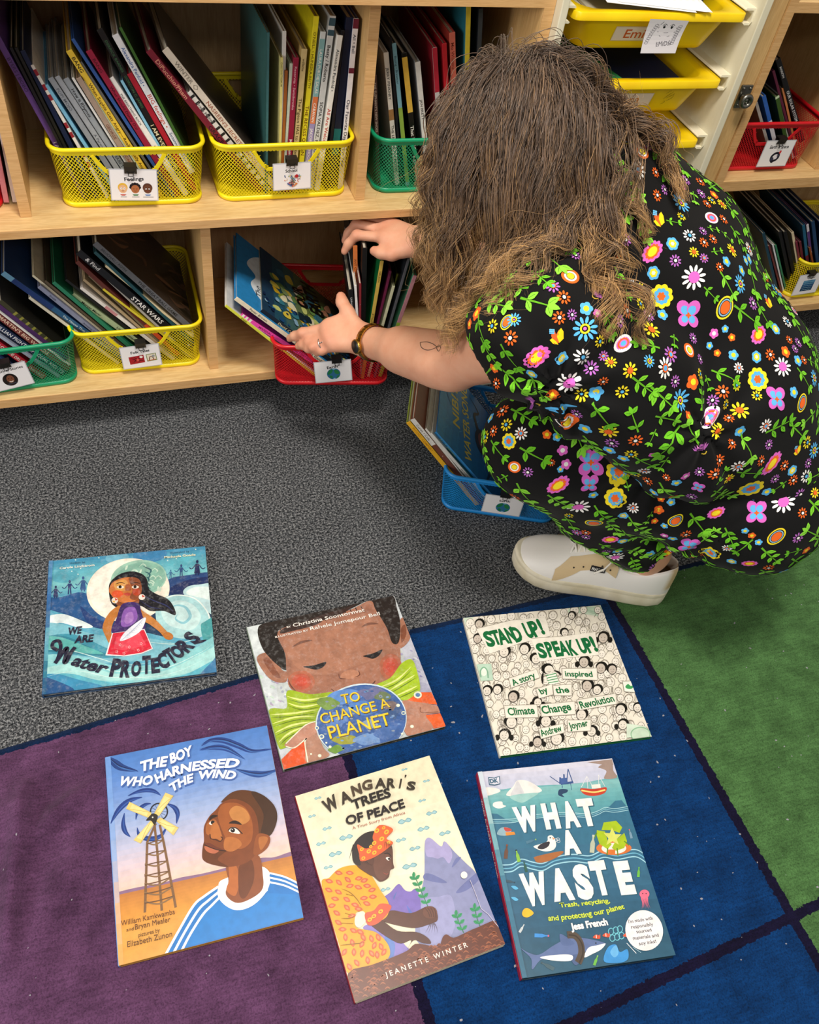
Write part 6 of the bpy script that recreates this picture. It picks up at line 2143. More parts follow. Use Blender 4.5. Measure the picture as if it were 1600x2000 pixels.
def art_waste(A):
    TL, TR, BR, BL = (85, 140), (1060, 42), (1530, 1470), (405, 1645)
    A.full('#3c6f8c')
    A.vgrad([TL, TR, (1110, 195), (125, 275)], 4, ['#d8d6e4', '#c9cbe0', '#c4c8dc'])
    A.spoly('#6fb0b4', [(110, 320), (260, 265), (540, 235), (800, 225), (1000, 190), (1130, 180), (1230, 440), (960, 480), (500, 520), (160, 520)], 4)
    A.vgrad([(125, 290), (1110, 190), (1190, 420), (160, 500)], 8, ['#86bcbc', '#6fb0b4', '#5fa2aa', '#5595a4'])
    A.spoly('#e9e6e2', [(295, 308), (345, 240), (375, 200), (440, 200), (510, 235), (550, 278), (430, 305)])
    A.spoly('#d4d4d8', [(375, 205), (400, 240), (420, 300), (330, 308), (350, 250)])
    A.spoly('#9ccac6', [(320, 312), (520, 288), (470, 330), (400, 360)])
    A.spoly('#ece8e2', [(115, 262), (170, 248), (240, 262), (240, 285), (130, 312)])
    A.spoly('#efeae4', [(198, 385), (205, 358), (260, 352), (270, 375), (292, 385), (240, 402)])
    A.spoly('#a08a80', [(960, 105), (1000, 82), (1060, 85), (1070, 130), (1095, 180), (1005, 188), (1020, 135), (985, 115)])
    A.poly('#a08a80', [(880, 70), (1060, 48), (1070, 90), (980, 85)])
    # rig
    for x0, y0, x1, y1, w in ((610, 170, 690, 225, 6), (685, 178, 685, 225, 14), (712, 155, 715, 225, 12), (742, 118, 732, 222, 7), (742, 118, 775, 212, 7), (690, 225, 780, 212, 16), (700, 235, 700, 255, 6), (760, 220, 768, 270, 4)):
        A.line('#38548a', w, [(x0, y0), (x1, y1)], False)
    A.poly('#44609a', [(682, 185), (735, 180), (740, 220), (690, 225)])
    A.spoly('#2a4464', [(680, 265), (735, 265), (735, 285), (700, 300), (715, 320), (672, 305)])
    # boat
    A.spoly('#c4402c', [(832, 258), (930, 262), (1018, 250), (1005, 292), (930, 312), (860, 300)])
    A.line('#f0d87a', 12, [(838, 272), (930, 285), (1012, 268)])
    A.poly('#ece6da', [(910, 232), (975, 226), (980, 255), (915, 260)])
    for pts in ([(878, 170), (885, 258)], [(962, 160), (965, 230)], [(878, 170), (838, 250)], [(878, 170), (915, 235)], [(962, 160), (1010, 245)]):
        A.line('#e4e4e4', 4, pts, False)
    A.spoly('#38708c', [(160, 520), (340, 500), (480, 478), (700, 450), (900, 445), (1010, 410), (1190, 420), (1560, 1470), (405, 1650)], 4)
    for dy, c in ((0, '#a9d4dc'), (13, '#7fb8c8'), (26, '#a4d0da')):
        A.line(c, 5, [(160, 482 + dy), (340, 478 + dy), (440, 455 + dy), (700, 432 + dy), (880, 440 + dy), (960, 420 + dy), (1010, 396 + dy), (1080, 404 + dy), (1180, 388 + dy)])
    A.vgrad([(215, 700), (1265, 640), (1530, 1470), (405, 1645)], 8, ['#3a6f8c', '#376a88', '#2f5f7c', '#2c5872', '#2f5c74'])
    for dy, c in ((0, '#a4d4e4'), (26, '#6fb4d0'), (52, '#9fd2e2')):
        A.line(c, 8, [(232, 812 + dy), (330, 808 + dy), (400, 770 + dy), (480, 790 + dy), (560, 800 + dy), (650, 755 + dy), (780, 735 + dy), (900, 745 + dy), (1000, 705 + dy), (1100, 720 + dy), (1230, 700 + dy), (1310, 742 + dy)])
    # letters
    L_ = '#f4f2ee'
    def big(ch, x0, y0, x1, y1, h):
        A.text('#2a5a70', ch, (x0 + 8, y0 + 5), (x1 + 8, y1 + 5), h, bold=.075)
        A.text(L_, ch, (x0, y0), (x1, y1), h, bold=.07)
    big('W', 372, 565, 545, 545, 165)
    big('H', 580, 540, 690, 530, 168)
    big('A', 722, 532, 835, 520, 172)
    big('T', 842, 518, 960, 508, 180)
    big('A', 715, 728, 838, 715, 152)
    big('W', 428, 1098, 615, 1075, 190)
    big('A', 638, 1062, 792, 1045, 190)
    big('S', 815, 1048, 940, 1035, 205)
    big('T', 945, 1018, 1065, 1005, 205)
    big('E', 1125, 1012, 1238, 1002, 200)
    # gull on driftwood
    A.spoly('#a8683a', [(498, 770), (510, 750), (690, 712), (695, 735), (600, 785), (520, 795)])
    A.spoly('#f0eee8', [(490, 680), (540, 660), (590, 640), (595, 605), (625, 598), (645, 625), (655, 670), (630, 705), (560, 712)])
    A.spoly('#33323a', [(520, 690), (545, 660), (605, 642), (600, 675), (560, 698)])
    A.ell('#1a1a1a', 612, 615, 5)
    A.poly('#e0a07a', [(625, 610), (652, 622), (632, 630)])
    for x, y in ((655, 632), (672, 640), (668, 625)):
        A.line('#dfe4ea', 3, [(x + 12 * math.cos(a), y + 9 * math.sin(a)) for a in np.linspace(0, 2 * PI, 12)])
    # recycling arrows in a rubber ring
    A.ell('#d8763a', 1075, 690, 128, 50)
    A.ell('#efe8dc', 1075, 692, 90, 40)
    A.poly('#e07a34', [(1030, 700), (1085, 700), (1085, 738), (1030, 738)])
    for q in ([(1000, 505), (1090, 492), (1135, 540), (1115, 580), (1060, 560), (985, 560)], [(950, 560), (1010, 570), (1030, 640), (1060, 660), (1030, 700), (970, 660), (950, 600)], [(1060, 690), (1090, 630), (1150, 580), (1170, 640), (1150, 690), (1090, 710)]):
        A.poly('#a8c21e', q)
    A.poly('#d8dc6a', [(1060, 540), (1085, 590), (1130, 590), (1095, 625), (1110, 665), (1065, 640), (1020, 668), (1035, 620), (1000, 580), (1045, 582)])
    for pts in ([(1030, 690), (1025, 740)], [(1098, 690), (1105, 745)], [(950, 580), (930, 620)], [(1150, 640), (1185, 670)]):
        A.line('#5f8a1e', 9, pts, False)
    # litter
    A.spoly('#8fb0bc', [(225, 590), (250, 545), (300, 540), (330, 570), (290, 600)])
    A.poly('#d88a3a', [(285, 575), (350, 572), (358, 592), (290, 600)])
    A.spoly('#c04a44', [(275, 540), (320, 548), (330, 565), (290, 570)])
    def bottle(x, y, s, a, c, cap):
        c_, s_ = math.cos(math.radians(a)), math.sin(math.radians(a))
        R = lambda pts: [(x + (px * c_ - py * s_) * s, y + (px * s_ + py * c_) * s) for px, py in pts]
        A.poly(c, R([(-10, 35), (-10, -5), (-4, -22), (-4, -36), (4, -36), (4, -22), (10, -5), (10, 35)]))
        A.poly(cap, R([(-5, -34), (5, -34), (5, -42), (-5, -42)]))
    bottle(291, 720, 1.35, 6, '#6a4a3c', '#8a4a30')
    bottle(375, 750, 1.2, -14, '#8ac04a', '#22342a')
    bottle(430, 830, 1.0, -14, '#2f5c50', '#2f5c50')
    bottle(470, 640, 1.0, 72, '#4f7c94', '#9ac05a')
    bottle(920, 665, 1.7, 5, '#b9bfa8', '#c4c8b8')
    bottle(1195, 590, .9, -15, '#7a9ab0', '#d85a6a')
    bottle(318, 935, .9, 100, '#3a5464', '#2a4454')
    bottle(545, 1330, 1.4, 92, '#3f8fd8', '#d86a8a')
    bottle(1255, 868, .95, 4, '#6fbe4a', '#6fbe4a')
    bottle(945, 1515, 1.0, 20, '#6fb84a', '#8fc86a')
    bottle(595, 1555, 1.4, -62, '#44606c', '#3a525c')
    bottle(402, 1280, .9, 30, '#c4ccd0', '#b0b8bc')
    for x, y in ((352, 978), (352, 1060)):
        A.spoly('#5fb4e0', [(x - 26, y - 8), (x, y - 12), (x + 26, y + 6), (x + 4, y + 16)])
    A.spoly('#f0bc2e', [(405, 1165), (420, 1135), (450, 1130), (490, 1165), (450, 1195), (415, 1190)])
    A.ell('#e8728e', 1298, 1025, 36, 32)
    for k in range(6):
        A.line('#e8728e', 9, [(1275 + 9 * k, 1050), (1284 + 8 * k, 1090), (1280 + 12 * k, 1135 - 8 * (k % 2))], taper=True)
    for x in (1285, 1310):
        A.ell('#2a1a20', x, 1022, 4)
    # shark with a tyre
    A.spoly('#5f72a0', [(395, 1425), (450, 1455), (530, 1470), (640, 1400), (760, 1345), (900, 1355), (1015, 1385), (1000, 1400), (900, 1430), (760, 1500), (560, 1500), (480, 1580), (470, 1500)])
    A.spoly('#566a98', [(680, 1320), (730, 1340), (790, 1390), (700, 1400)])
    A.spoly('#50648e', [(760, 1480), (860, 1470), (800, 1550)])
    A.spoly('#eef0f0', [(535, 1490), (680, 1470), (770, 1475), (760, 1515), (640, 1515)])
    A.spoly('#eef0f0', [(860, 1490), (890, 1420), (960, 1400), (1015, 1388), (985, 1430), (920, 1465)])
    A.line('#54483e', 46, [(735, 1325), (790, 1330), (830, 1380), (840, 1460), (815, 1530)])
    A.line('#3c322a', 10, [(745, 1325), (800, 1335), (842, 1390), (850, 1460), (825, 1530)])
    for y in (1385,):
        A.ell('#1a1a1a', 945, y, 5)
    # six-pack ring, little fish, bag, fork
    for x, y in ((1055, 1300), (1090, 1290), (1120, 1282), (1065, 1348), (1100, 1340), (1132, 1330)):
        A.line('#6fc0d0', 6, [(x + 19 * math.cos(a), y + 24 * math.sin(a)) for a in np.linspace(0, 2 * PI, 14)])
    for x, y in ((945, 1337), (1015, 1325), (1165, 1325)):
        A.spoly('#d8583a', [(x - 22, y + 6), (x, y - 14), (x + 24, y - 8), (x + 30, y - 20), (x + 30, y + 14), (x + 4, y + 16)])
        A.line('#f0e6e0', 5, [(x + 2, y - 12), (x + 4, y + 12)], False)
    A.spoly('#3f94d8', [(1005, 1520), (1030, 1420), (1090, 1395), (1120, 1450), (1175, 1430), (1180, 1500), (1120, 1530)])
    A.spoly('#6ab4e8', [(1050, 1450), (1090, 1400), (1110, 1460), (1080, 1490)])
    A.line('#dfe6ec', 5, [(1170, 1385), (1240, 1460)], False)
    A.line('#8fb4c4', 5, [(1215, 1415), (1275, 1455)], False)
    # roundel
    A.ell('#f2eeee', 1297, 1292, 136, 150, -20, 44)
    for s, p0, p1, h in (("I'm made with", (1185, 1240), (1362, 1212), 22), ('responsibly', (1205, 1280), (1364, 1256), 22), ('sourced', (1243, 1314), (1353, 1298), 22), ('materials and', (1218, 1362), (1405, 1336), 22), ('soy inks!', (1262, 1402), (1388, 1382), 22)):
        A.text('#55525a', s, p0, p1, h, bold=.015, res=2, jit=.08)
    A.text('#cfe04a', 'Trash, recycling,', (682, 1125), (1048, 1088), 30, bold=.03, jit=.1)
    A.text('#cfe04a', 'and protecting our planet', (598, 1222), (1155, 1130), 34, bold=.03, mid=(880, 1192), jit=.1)
    A.text('#f4f2f0', 'Jess French', (765, 1290), (1035, 1250), 42, bold=.05)
    # publisher block
    A.poly('#37607a', [(162, 178), (205, 182), (245, 170), (250, 228), (210, 238), (168, 234)])
    A.poly('#d8d8e6', [(168, 184), (205, 188), (240, 177), (244, 223), (209, 232), (173, 228)])
    A.text('#37607a', 'DK', (176, 222), (238, 215), 30, bold=.05)
    A.vgrad([TL, (118, 137), (440, 1640), BL], 8, ['#dcdae8', '#a4c8cc', '#6fa8b4', '#477f98', '#3c7490', '#3c6f8a', '#386a84'])


RUG_Z = 0.0042
lying_book('landscape picture book with a dark-haired girl before a pale moon, on the grey carpet', [(175, 213), (1365, 108), (1462, 1060), (130, 1245)], 3.902, (50, 1040), 0.0, .0105, '#24507f', '#1d3b5c', '#cfd6d0', art_water, 'paint')
lying_book('picture book showing a boy in a lime scarf holding a globe, at the rug edge', [(48, 280), (1145, 55), (1525, 1020), (318, 1355)], 3.81, (470, 1150), RUG_Z, .0085, '#8a9a8a', '#3a3a2a', '#d8d2c0', art_planet, 'paint')
lying_book('cream picture book covered in line-drawn faces with green lettering, near the shoe', [(52, 180), (1100, 88), (1503, 1085), (350, 1240)], 3.902, (890, 1160), RUG_Z, .0085, '#dcd6c6', '#1c6a3a', '#d8d2c0', art_stand)
lying_book('blue and ochre picture book with a boy and a windmill, on the purple rug block', [(68, 292), (1268, 68), (1532, 1490), (150, 1865)], 3.81, (190, 1400), RUG_Z, .0085, '#6a94d4', '#c08a3c', '#d8d2c0', art_boy)
lying_book('worn cream picture book showing a bending woman in a yellow dress', [(38, 345), (1005, 58), (1545, 1430), (445, 1865)], 3.72, (570, 1460), RUG_Z, .0095, '#8f2a2e', '#d8d0b4', '#d8d2c0', art_wang)
wb = lying_book('teal picture book with big white letters and a red spine', [(85, 140), (1060, 42), (1530, 1470), (405, 1645)], 3.72, (910, 1470), RUG_Z, .0125, '#a02236', '#1f3a48', '#d8d2c0', art_waste, spine_text=(('WHAT A WASTE', 14, 37, 2.3, .03), ('Jess French', 41, 54, 1.7, .02)))
# ------------------------------------------------------------------ sculpting with distance fields
def V3(*a):
    return np.array(a, np.float32)


def sd_cone(p, a, b, ra, rb):
    a, b = np.asarray(a, np.float32), np.asarray(b, np.float32)
    d = b - a
    t = np.clip(((p - a) @ d) / (d @ d + 1e-9), 0, 1)
    return np.linalg.norm(p - a - t[:, None] * d, axis=1) - (ra + (rb - ra) * t)


def sd_ell(p, c, r, ax=None):
    q = p - np.asarray(c, np.float32)
    if ax is not None:
        q = q @ np.asarray(ax, np.float32).T
    r = np.asarray(r, np.float32)
    k0 = np.linalg.norm(q / r, axis=1)
    k1 = np.linalg.norm(q / (r * r), axis=1) + 1e-9
    return k0 * (k0 - 1) / k1


def smin(a, b, k):
    h = np.maximum(k - np.abs(a - b), 0) / k
    return np.minimum(a, b) - h * h * k * 0.25


def blend(p, prims):
    """prims: (distance function, k)"""
    d = None
    for f, k in prims:
        e = f(p)
        d = e if d is None else smin(d, e, k)
    return d


def chain(pts, rad, k=.02):
    return [(lambda p, a=pts[i], b=pts[i + 1], ra=rad[i], rb=rad[i + 1]: sd_cone(p, a, b, ra, rb), k) for i in range(len(pts) - 1)]


def surface(fn, lo, hi, h, relax=2):
    """surface nets of fn(p)<0, evaluated only near the surface"""
    lo, hi = np.array(lo, np.float32), np.array(hi, np.float32)
    B = 8
    n = (np.ceil((hi - lo) / h / B).astype(int)) * B
    cb = n // B
    gi = np.stack(np.meshgrid(*[np.arange(c) for c in cb], indexing='ij'), -1).reshape(-1, 3)
    cen = lo + (gi * B + B / 2) * h
    dc = fn(cen.astype(np.float32))
    F = np.repeat(np.repeat(np.repeat(dc.reshape(cb), B, 0), B, 1), B, 2).astype(np.float32)
    act = gi[np.abs(dc) < B * h * 1.15 + .012]
    loc = np.stack(np.meshgrid(*[np.arange(B)] * 3, indexing='ij'), -1).reshape(-1, 3)
    for i in range(0, len(act), 400):
        a = act[i:i + 400]
        ix = (a[:, None, :] * B + loc[None]).reshape(-1, 3)
        F[ix[:, 0], ix[:, 1], ix[:, 2]] = fn((lo + ix * h).astype(np.float32))
    S = F < 0
    c = [F[i:n[0] - 1 + i, j:n[1] - 1 + j, k:n[2] - 1 + k] for i in (0, 1) for j in (0, 1) for k in (0, 1)]
    s = sum((q < 0).astype(np.int8) for q in c)
    cell = (s > 0) & (s < 8)
    ci = np.argwhere(cell)
    vals = np.stack([q[cell] for q in c], 1)
    off = np.array([(i, j, k) for i in (0, 1) for j in (0, 1) for k in (0, 1)], np.float32)
    acc = np.zeros((len(ci), 3), np.float32)
    cnt = np.zeros(len(ci), np.float32)
    for a in range(8):
        for b in range(a + 1, 8):
            if np.abs(off[a] - off[b]).sum() != 1:
                continue
            va, vb = vals[:, a], vals[:, b]
            m_ = (va < 0) != (vb < 0)
            t = va[m_] / (va[m_] - vb[m_])
            acc[m_] += off[a] + t[:, None] * (off[b] - off[a])
            cnt[m_] += 1
    V = lo + (ci + acc / cnt[:, None]) * h
    vid = -np.ones(cell.shape, np.int64)
    vid[cell] = np.arange(len(ci))
    faces = []
    for ax in range(3):
        sl0 = [slice(None)] * 3
        A0 = np.take(S, range(n[ax] - 1), ax)
        A1 = np.take(S, range(1, n[ax]), ax)
        e = np.argwhere(A0 != A1)
        u, w = (ax + 1) % 3, (ax + 2) % 3
        ok = (e[:, u] > 0) & (e[:, w] > 0) & (e[:, u] < n[u] - 1) & (e[:, w] < n[w] - 1)
        e = e[ok]
        q = []
        for du, dw in ((-1, -1), (0, -1), (0, 0), (-1, 0)):
            x = e.copy()
            x[:, u] += du
            x[:, w] += dw
            q.append(vid[x[:, 0], x[:, 1], x[:, 2]])
        q = np.stack(q, 1)
        flip = ~S[e[:, 0], e[:, 1], e[:, 2]]
        q[flip] = q[flip][:, ::-1]
        faces.append(q[(q >= 0).all(1)])
    Fq = np.concatenate(faces)
    for _ in range(relax):
        sm = np.zeros_like(V)
        ct = np.zeros(len(V))
        for a, b in ((0, 1), (1, 2), (2, 3), (3, 0)):
            for i, j in ((a, b), (b, a)):
                sm += np.stack([np.bincount(Fq[:, i], V[Fq[:, j]][:, d_], len(V)) for d_ in range(3)], 1)
                ct += np.bincount(Fq[:, i], minlength=len(V))
        V = V * .5 + .5 * sm / np.maximum(ct, 1)[:, None]
    return V, Fq


def mesh_vf(name, V, F, col, mat, parent=None):
    """V,F arrays; col: one colour or per-vertex array (N,3)"""
    me = bpy.data.meshes.new(name)
    me.from_pydata(np.asarray(V).tolist(), [], np.asarray(F).tolist())
    me.polygons.foreach_set('use_smooth', np.ones(len(me.polygons), bool))
    nl = len(me.loops)
    arr = np.ones((nl, 4), np.float32)
    if isinstance(col, str) or (isinstance(col, tuple)):
        arr[:, :3] = lin(col)
    else:
        li = np.empty(nl, np.int32)
        me.loops.foreach_get('vertex_index', li)
        arr[:, :3] = np.asarray(col)[li]
    ca = me.color_attributes.new('Col', 'FLOAT_COLOR', 'CORNER')
    ca.data.foreach_set('color', arr.ravel())
    me.materials.append(mat)
    me.update()
    o = bpy.data.objects.new(name, me)
    COL.objects.link(o)
    if parent is not None:
        o.parent = parent
    return o


# ------------------------------------------------------------------ the person: joints
AD = at_d
FW = V3(-.86, .51, 0)
RT = V3(.51, .86, 0)
ankL = V3(0.8094, 0.7157, .118)
kneeL = V3(.553, .772, .372)
hipL = V3(*AD(1452, 978, 1.33))
pel = V3(*AD(1478, 905, 1.38))
hipR = hipL + RT * .20
kneeR = V3(.88, 1.02, .085)
ankR = V3(1.17, .86, .085)
waist = V3(*AD(1410, 755, 1.28))
chest = V3(*AD(1288, 540, 1.24))
shoL = V3(*AD(1075, 650, 1.09))
shoR = V3(*AD(1210, 398, 1.30))
neckB = V3(.640, .945, .665)
headC = V3(*AD(1015, 300, 1.125))
elbL = V3(*AD(886, 710, 1.285))
wriL = V3(*AD(720, 667, 1.462))
elbR = V3(.685, 1.19, .43)
wriR = V3(*AD(826, 473, 1.493))

M['skin'] = new_mat('skin', '#d99b7c', 0.5, 0, 0.35)
N, L, b = nt(M['skin'])
_a = attr_col(M['skin'])
_v = coords(M['skin'], (1, 1, 1))
base(M['skin'], mix_rgb(M['skin'], 'MULTIPLY', 0.3, _a, ramp(M['skin'], tex_noise(M['skin'], _v, 40, 5, .6), [(0.3, '#e8b8a4'), (0.65, '#ffffff')])))
b.inputs['Subsurface Weight'].default_value = 0.12
b.inputs['Subsurface Radius'].default_value = (0.012, 0.005, 0.003)
b.inputs['Subsurface Scale'].default_value = 0.6
add_bump(M['skin'], tex_noise(M['skin'], _v, 420, 3, .6), 0.08, 0.001)
M['cloth'] = new_mat('black_jersey', '#121214', 0.85, 0, 0.2)
N, L, b = nt(M['cloth'])
base(M['cloth'], attr_col(M['cloth']))
b.inputs['Sheen Weight'].default_value = 0.04
_v = coords(M['cloth'], (1, 1, 1))
add_bump(M['cloth'], tex_noise(M['cloth'], _v, 700, 2, .6), 0.12, 0.0006)

person = thing('person', 'person with wavy brown hair squatting in a black floral outfit, sorting bin books', 'person', (0.86, 0.78, 0))


def finger(pts, r0, r1):
    n = len(pts)
    rr = [r0 + (r1 - r0) * i / (n - 1) for i in range(n)]
    return chain([V3(*q) for q in pts], rr, .006)


def P3(x, y, d):
    return V3(*AD(x, y, d))


# left hand: fingers along the books, thumb raised
LH = {
    'index': [P3(640, 640, 1.478), P3(592, 650, 1.503), P3(576, 656, 1.520), P3(566, 661, 1.533)],
    'middle': [P3(643, 653, 1.473), P3(605, 668, 1.497), P3(592, 673, 1.512), P3(583, 676, 1.524)],
    'ring': [P3(648, 664, 1.470), P3(613, 677, 1.488), P3(603, 681, 1.503), P3(600, 682, 1.517)],
    'pinky': [P3(655, 675, 1.470), P3(629, 685, 1.483), P3(620, 687, 1.496), P3(617, 687, 1.508)],
    'thumb': [P3(700, 648, 1.462), P3(679, 610, 1.470), P3(668, 590, 1.476), P3(666, 579, 1.478)],
}
RH = {
    'index': [P3(752, 464, 1.512), P3(697, 459, 1.528), P3(681, 476, 1.541), P3(673, 491, 1.550)],
    'middle': [P3(750, 449, 1.524), P3(696, 438, 1.543), P3(681, 455, 1.556), P3(674, 470, 1.564)],
    'ring': [P3(756, 438, 1.538), P3(716, 431, 1.556), P3(700, 446, 1.573), P3(694, 462, 1.580)],
    'pinky': [P3(766, 437, 1.549), P3(738, 434, 1.566), P3(726, 448, 1.578), P3(722, 458, 1.582)],
    'thumb': [P3(800, 484, 1.494), P3(766, 496, 1.500), P3(744, 494, 1.506), P3(731, 490, 1.511)],
}


def hand_prims(H_, wrist, fore):
    pr = []
    w = wrist
    for nm, r in (('index', .0122), ('middle', .0125), ('ring', .0118), ('pinky', .0105)):
        m_ = H_[nm][0]
        pr.append((lambda p, a=w + (m_ - w) * .10, b=m_, r=r: sd_cone(p, a, b, .0150, r), .014))
    pr.append((lambda p, a=w, b=H_['thumb'][0] * .65 + H_['thumb'][1] * .35: sd_cone(p, a, b, .0165, .0135), .018))
    pr.append((lambda p, a=H_['index'][0], b=H_['thumb'][1]: sd_cone(p, a * .75 + b * .25, a * .45 + b * .55, .0075, .0075), .022))
    fr = []
    for nm, r0, r1 in (('index', .0098, .0070), ('middle', .0098, .0070), ('ring', .0093, .0066), ('pinky', .0082, .0060), ('thumb', .0135, .0085)):
        fr.append((nm, finger(H_[nm], r0, r1)))
        # knuckle bulges
    return pr, fr


lp, lf = hand_prims(LH, wriL, elbL)
rp, rf = hand_prims(RH, wriR, elbR)


def body_fn(p):
    torso = blend(p, chain([pel, waist, chest, neckB], [.125, .10, .105, .075]) +
                  chain([hipL, kneeL, ankL], [.08, .055, .031]) + chain([hipR, kneeR, ankR], [.085, .052, .036]) +
                  chain([neckB, headC - V3(.0, .0, .03)], [.055, .05]) + chain([chest, shoL], [.08, .058]) + chain([chest, shoR], [.08, .058]))
    armL = blend(p, chain([shoL, elbL, wriL], [.050, .0375, .0262]) + [(lambda p: sd_cone(p, elbL * .82 + wriL * .18, elbL * .45 + wriL * .55, .0375, .0325), .03)])
    armR = blend(p, chain([shoR, elbR, wriR], [.046, .038, .0255]))
    d = smin(torso, armL, .03)
    d = smin(d, armR, .03)
    for pr, fr, w in ((lp, lf, wriL), (rp, rf, wriR)):
        e = blend(p, pr)
        d = smin(d, e, .014)
        f = None
        for nm, ch in fr:
            g = blend(p, ch)
            f = g if f is None else smin(f, g, .0035)
        d = smin(d, f, .005)
    # foot in the shoe
    foot = blend(p, chain([ankL, ankL - V3(0, 0, .06), ankL + FW * .12 - V3(0, 0, .066)], [.031, .025, .020]))
    return smin(d, foot, .02)


# head with a face looking down to the books
hz = V3(-.30, .28, .91)                     # crown
hz /= np.linalg.norm(hz)
hy = V3(-.62, .62, 0) + 0                   # face
hy = V3(-.70, .60, -.45)
hy = hy - hz * (hy @ hz)
hy /= np.linalg.norm(hy)
hx = np.cross(hy, hz)                       # her right
HAX = np.stack([hx, hy, hz])


def hp(x, y, z):
    return headC + hx * x + hy * y + hz * z


def head_fn(p):
    d = blend(p, [(lambda p: sd_ell(p, hp(0, -.010, .022), (.074, .093, .088), HAX), .03), (lambda p: sd_ell(p, hp(0, .018, -.045), (.060, .066, .072), HAX), .04),
                  (lambda p: sd_cone(p, hp(0, .088, .005), hp(0, .104, -.030), .008, .012), .016), (lambda p: sd_ell(p, hp(0, .070, -.095), (.024, .020, .018), HAX), .02),
                  (lambda p: sd_cone(p, hp(-.012, .088, -.058), hp(.012, .088, -.058), .007, .007), .01), (lambda p: sd_cone(p, hp(-.01, .085, -.070), hp(.01, .085, -.070), .007, .007), .01),
                  (lambda p: sd_ell(p, hp(.076, -.008, -.012), (.012, .020, .032), HAX), .012), (lambda p: sd_ell(p, hp(-.076, -.008, -.012), (.012, .020, .032), HAX), .012)])
    for s in (-1, 1):
        d = -smin(-d, sd_ell(p, hp(s * .031, .098, .004), (.018, .014, .010), HAX), .012)
        d = smin(d, sd_ell(p, hp(s * .031, .081, .003), (.0125, .0125, .0125), HAX), .004)
    return d


SKIN_CUT = []


def skin_fn(p):
    return smin(body_fn(p), head_fn(p), .02)


V, F = surface(skin_fn, (.22, .56, .0), (1.28, 1.42, .92), .0034, 1)
skin = np.array(lin('#e2ab8c'))
col = np.tile(skin, (len(V), 1))
red = np.array(lin('#cf7f66'))
for H_ in (LH, RH):
    for nm, ch in H_.items():
        for j, rr, am in ((1, .014, .45), (3, .013, .5), (0, .016, .35)):
            w = np.exp(-(np.linalg.norm(V - ch[j], axis=1) / rr) ** 2)[:, None] * am
            col = col * (1 - w) + red * w
mouth = np.exp(-(np.linalg.norm(V - hp(0, .094, -.064), axis=1) / .014) ** 2)[:, None] * .6
col = col * (1 - mouth) + np.array(lin('#b5584e')) * mouth
for s in (-1, 1):
    w = (np.linalg.norm(V - hp(s * .031, .0935, .003), axis=1) < .0058)[:, None]
    col = np.where(w, np.array(lin('#2a1a14')), col)
loc = (V - headC) @ HAX.T
scalp = ((np.linalg.norm(V - headC, axis=1) < .135) & (loc[:, 2] > -.075) & ((loc[:, 1] < .045) & (loc[:, 2] > -.02 - .5 * loc[:, 1] * 0) | (loc[:, 1] < -.02)))
scalp &= ~((np.abs(loc[:, 0]) > .066) & (np.abs(loc[:, 1] + .008) < .03) & (loc[:, 2] < .02))
col = np.where(scalp[:, None], np.array(lin('#3a2b24')), col)
SKIN_VF = (V, F)
body = mesh_vf('body', V, F, col, M['skin'], None)


def attach(o, par):
    o.parent = par
    o.matrix_parent_inverse = par.matrix_world.inverted()


bpy.context.view_layer.update()
person.matrix_world = Matrix.Translation((0.86, 0.78, 0))
bpy.context.view_layer.update()
attach(body, person)


# ------------------------------------------------------------------ clothes
def crease(p, c, n_, amp, rad, wav, ph=0, axis=None):
    """soft folds fanning out of a point"""
    q = p - c
    r = np.linalg.norm(q, axis=1) + 1e-6
    u = q / r[:, None]
    a = np.arctan2(u @ n_[0], u @ n_[1])
    return amp * np.sin(a * wav + ph) * np.exp(-(r / rad) ** 2) * np.clip(r / .03, 0, 1)


def trousers_fn(p):
    d = blend(p, chain([hipL, kneeL], [.104, .078], .05) + chain([kneeL, kneeL * .5 + ankL * .5 + V3(.012, -.004, .0), ankL + V3(-.012, .004, .02)], [.074, .073, .062], .03) +
              chain([hipR, kneeR, ankR], [.10, .072, .062], .04) + [(lambda p: sd_cone(p, hipL + V3(.03, .0, .0), hipR + V3(.03, -.01, .0), .102, .102), .06),
              (lambda p: sd_cone(p, pel, waist, .112, .095), .06)])
    cp = V3(*AD(1300, 900, 1.16))
    n1 = V3(*(RCAM[0])), V3(*(RCAM[1]))
    d = d + crease(p, cp, n1, .0075, .17, 11) + crease(p, V3(.80, .66, .24), n1, .006, .13, 9, 1.0)
    d = d + .0035 * np.sin(p @ V3(60, -40, 85) + 1.5 * np.sin(p @ V3(30, 60, -10))) * np.exp(-(np.linalg.norm(p - ankL, axis=1) / .2) ** 2)
    hem = (p - (ankL + V3(.0, .0, .052))) @ V3(.80, -.32, -.50)
    near = np.linalg.norm(p - ankL, axis=1) < .16
    d = np.where(near, np.maximum(d, hem), d)
    return d


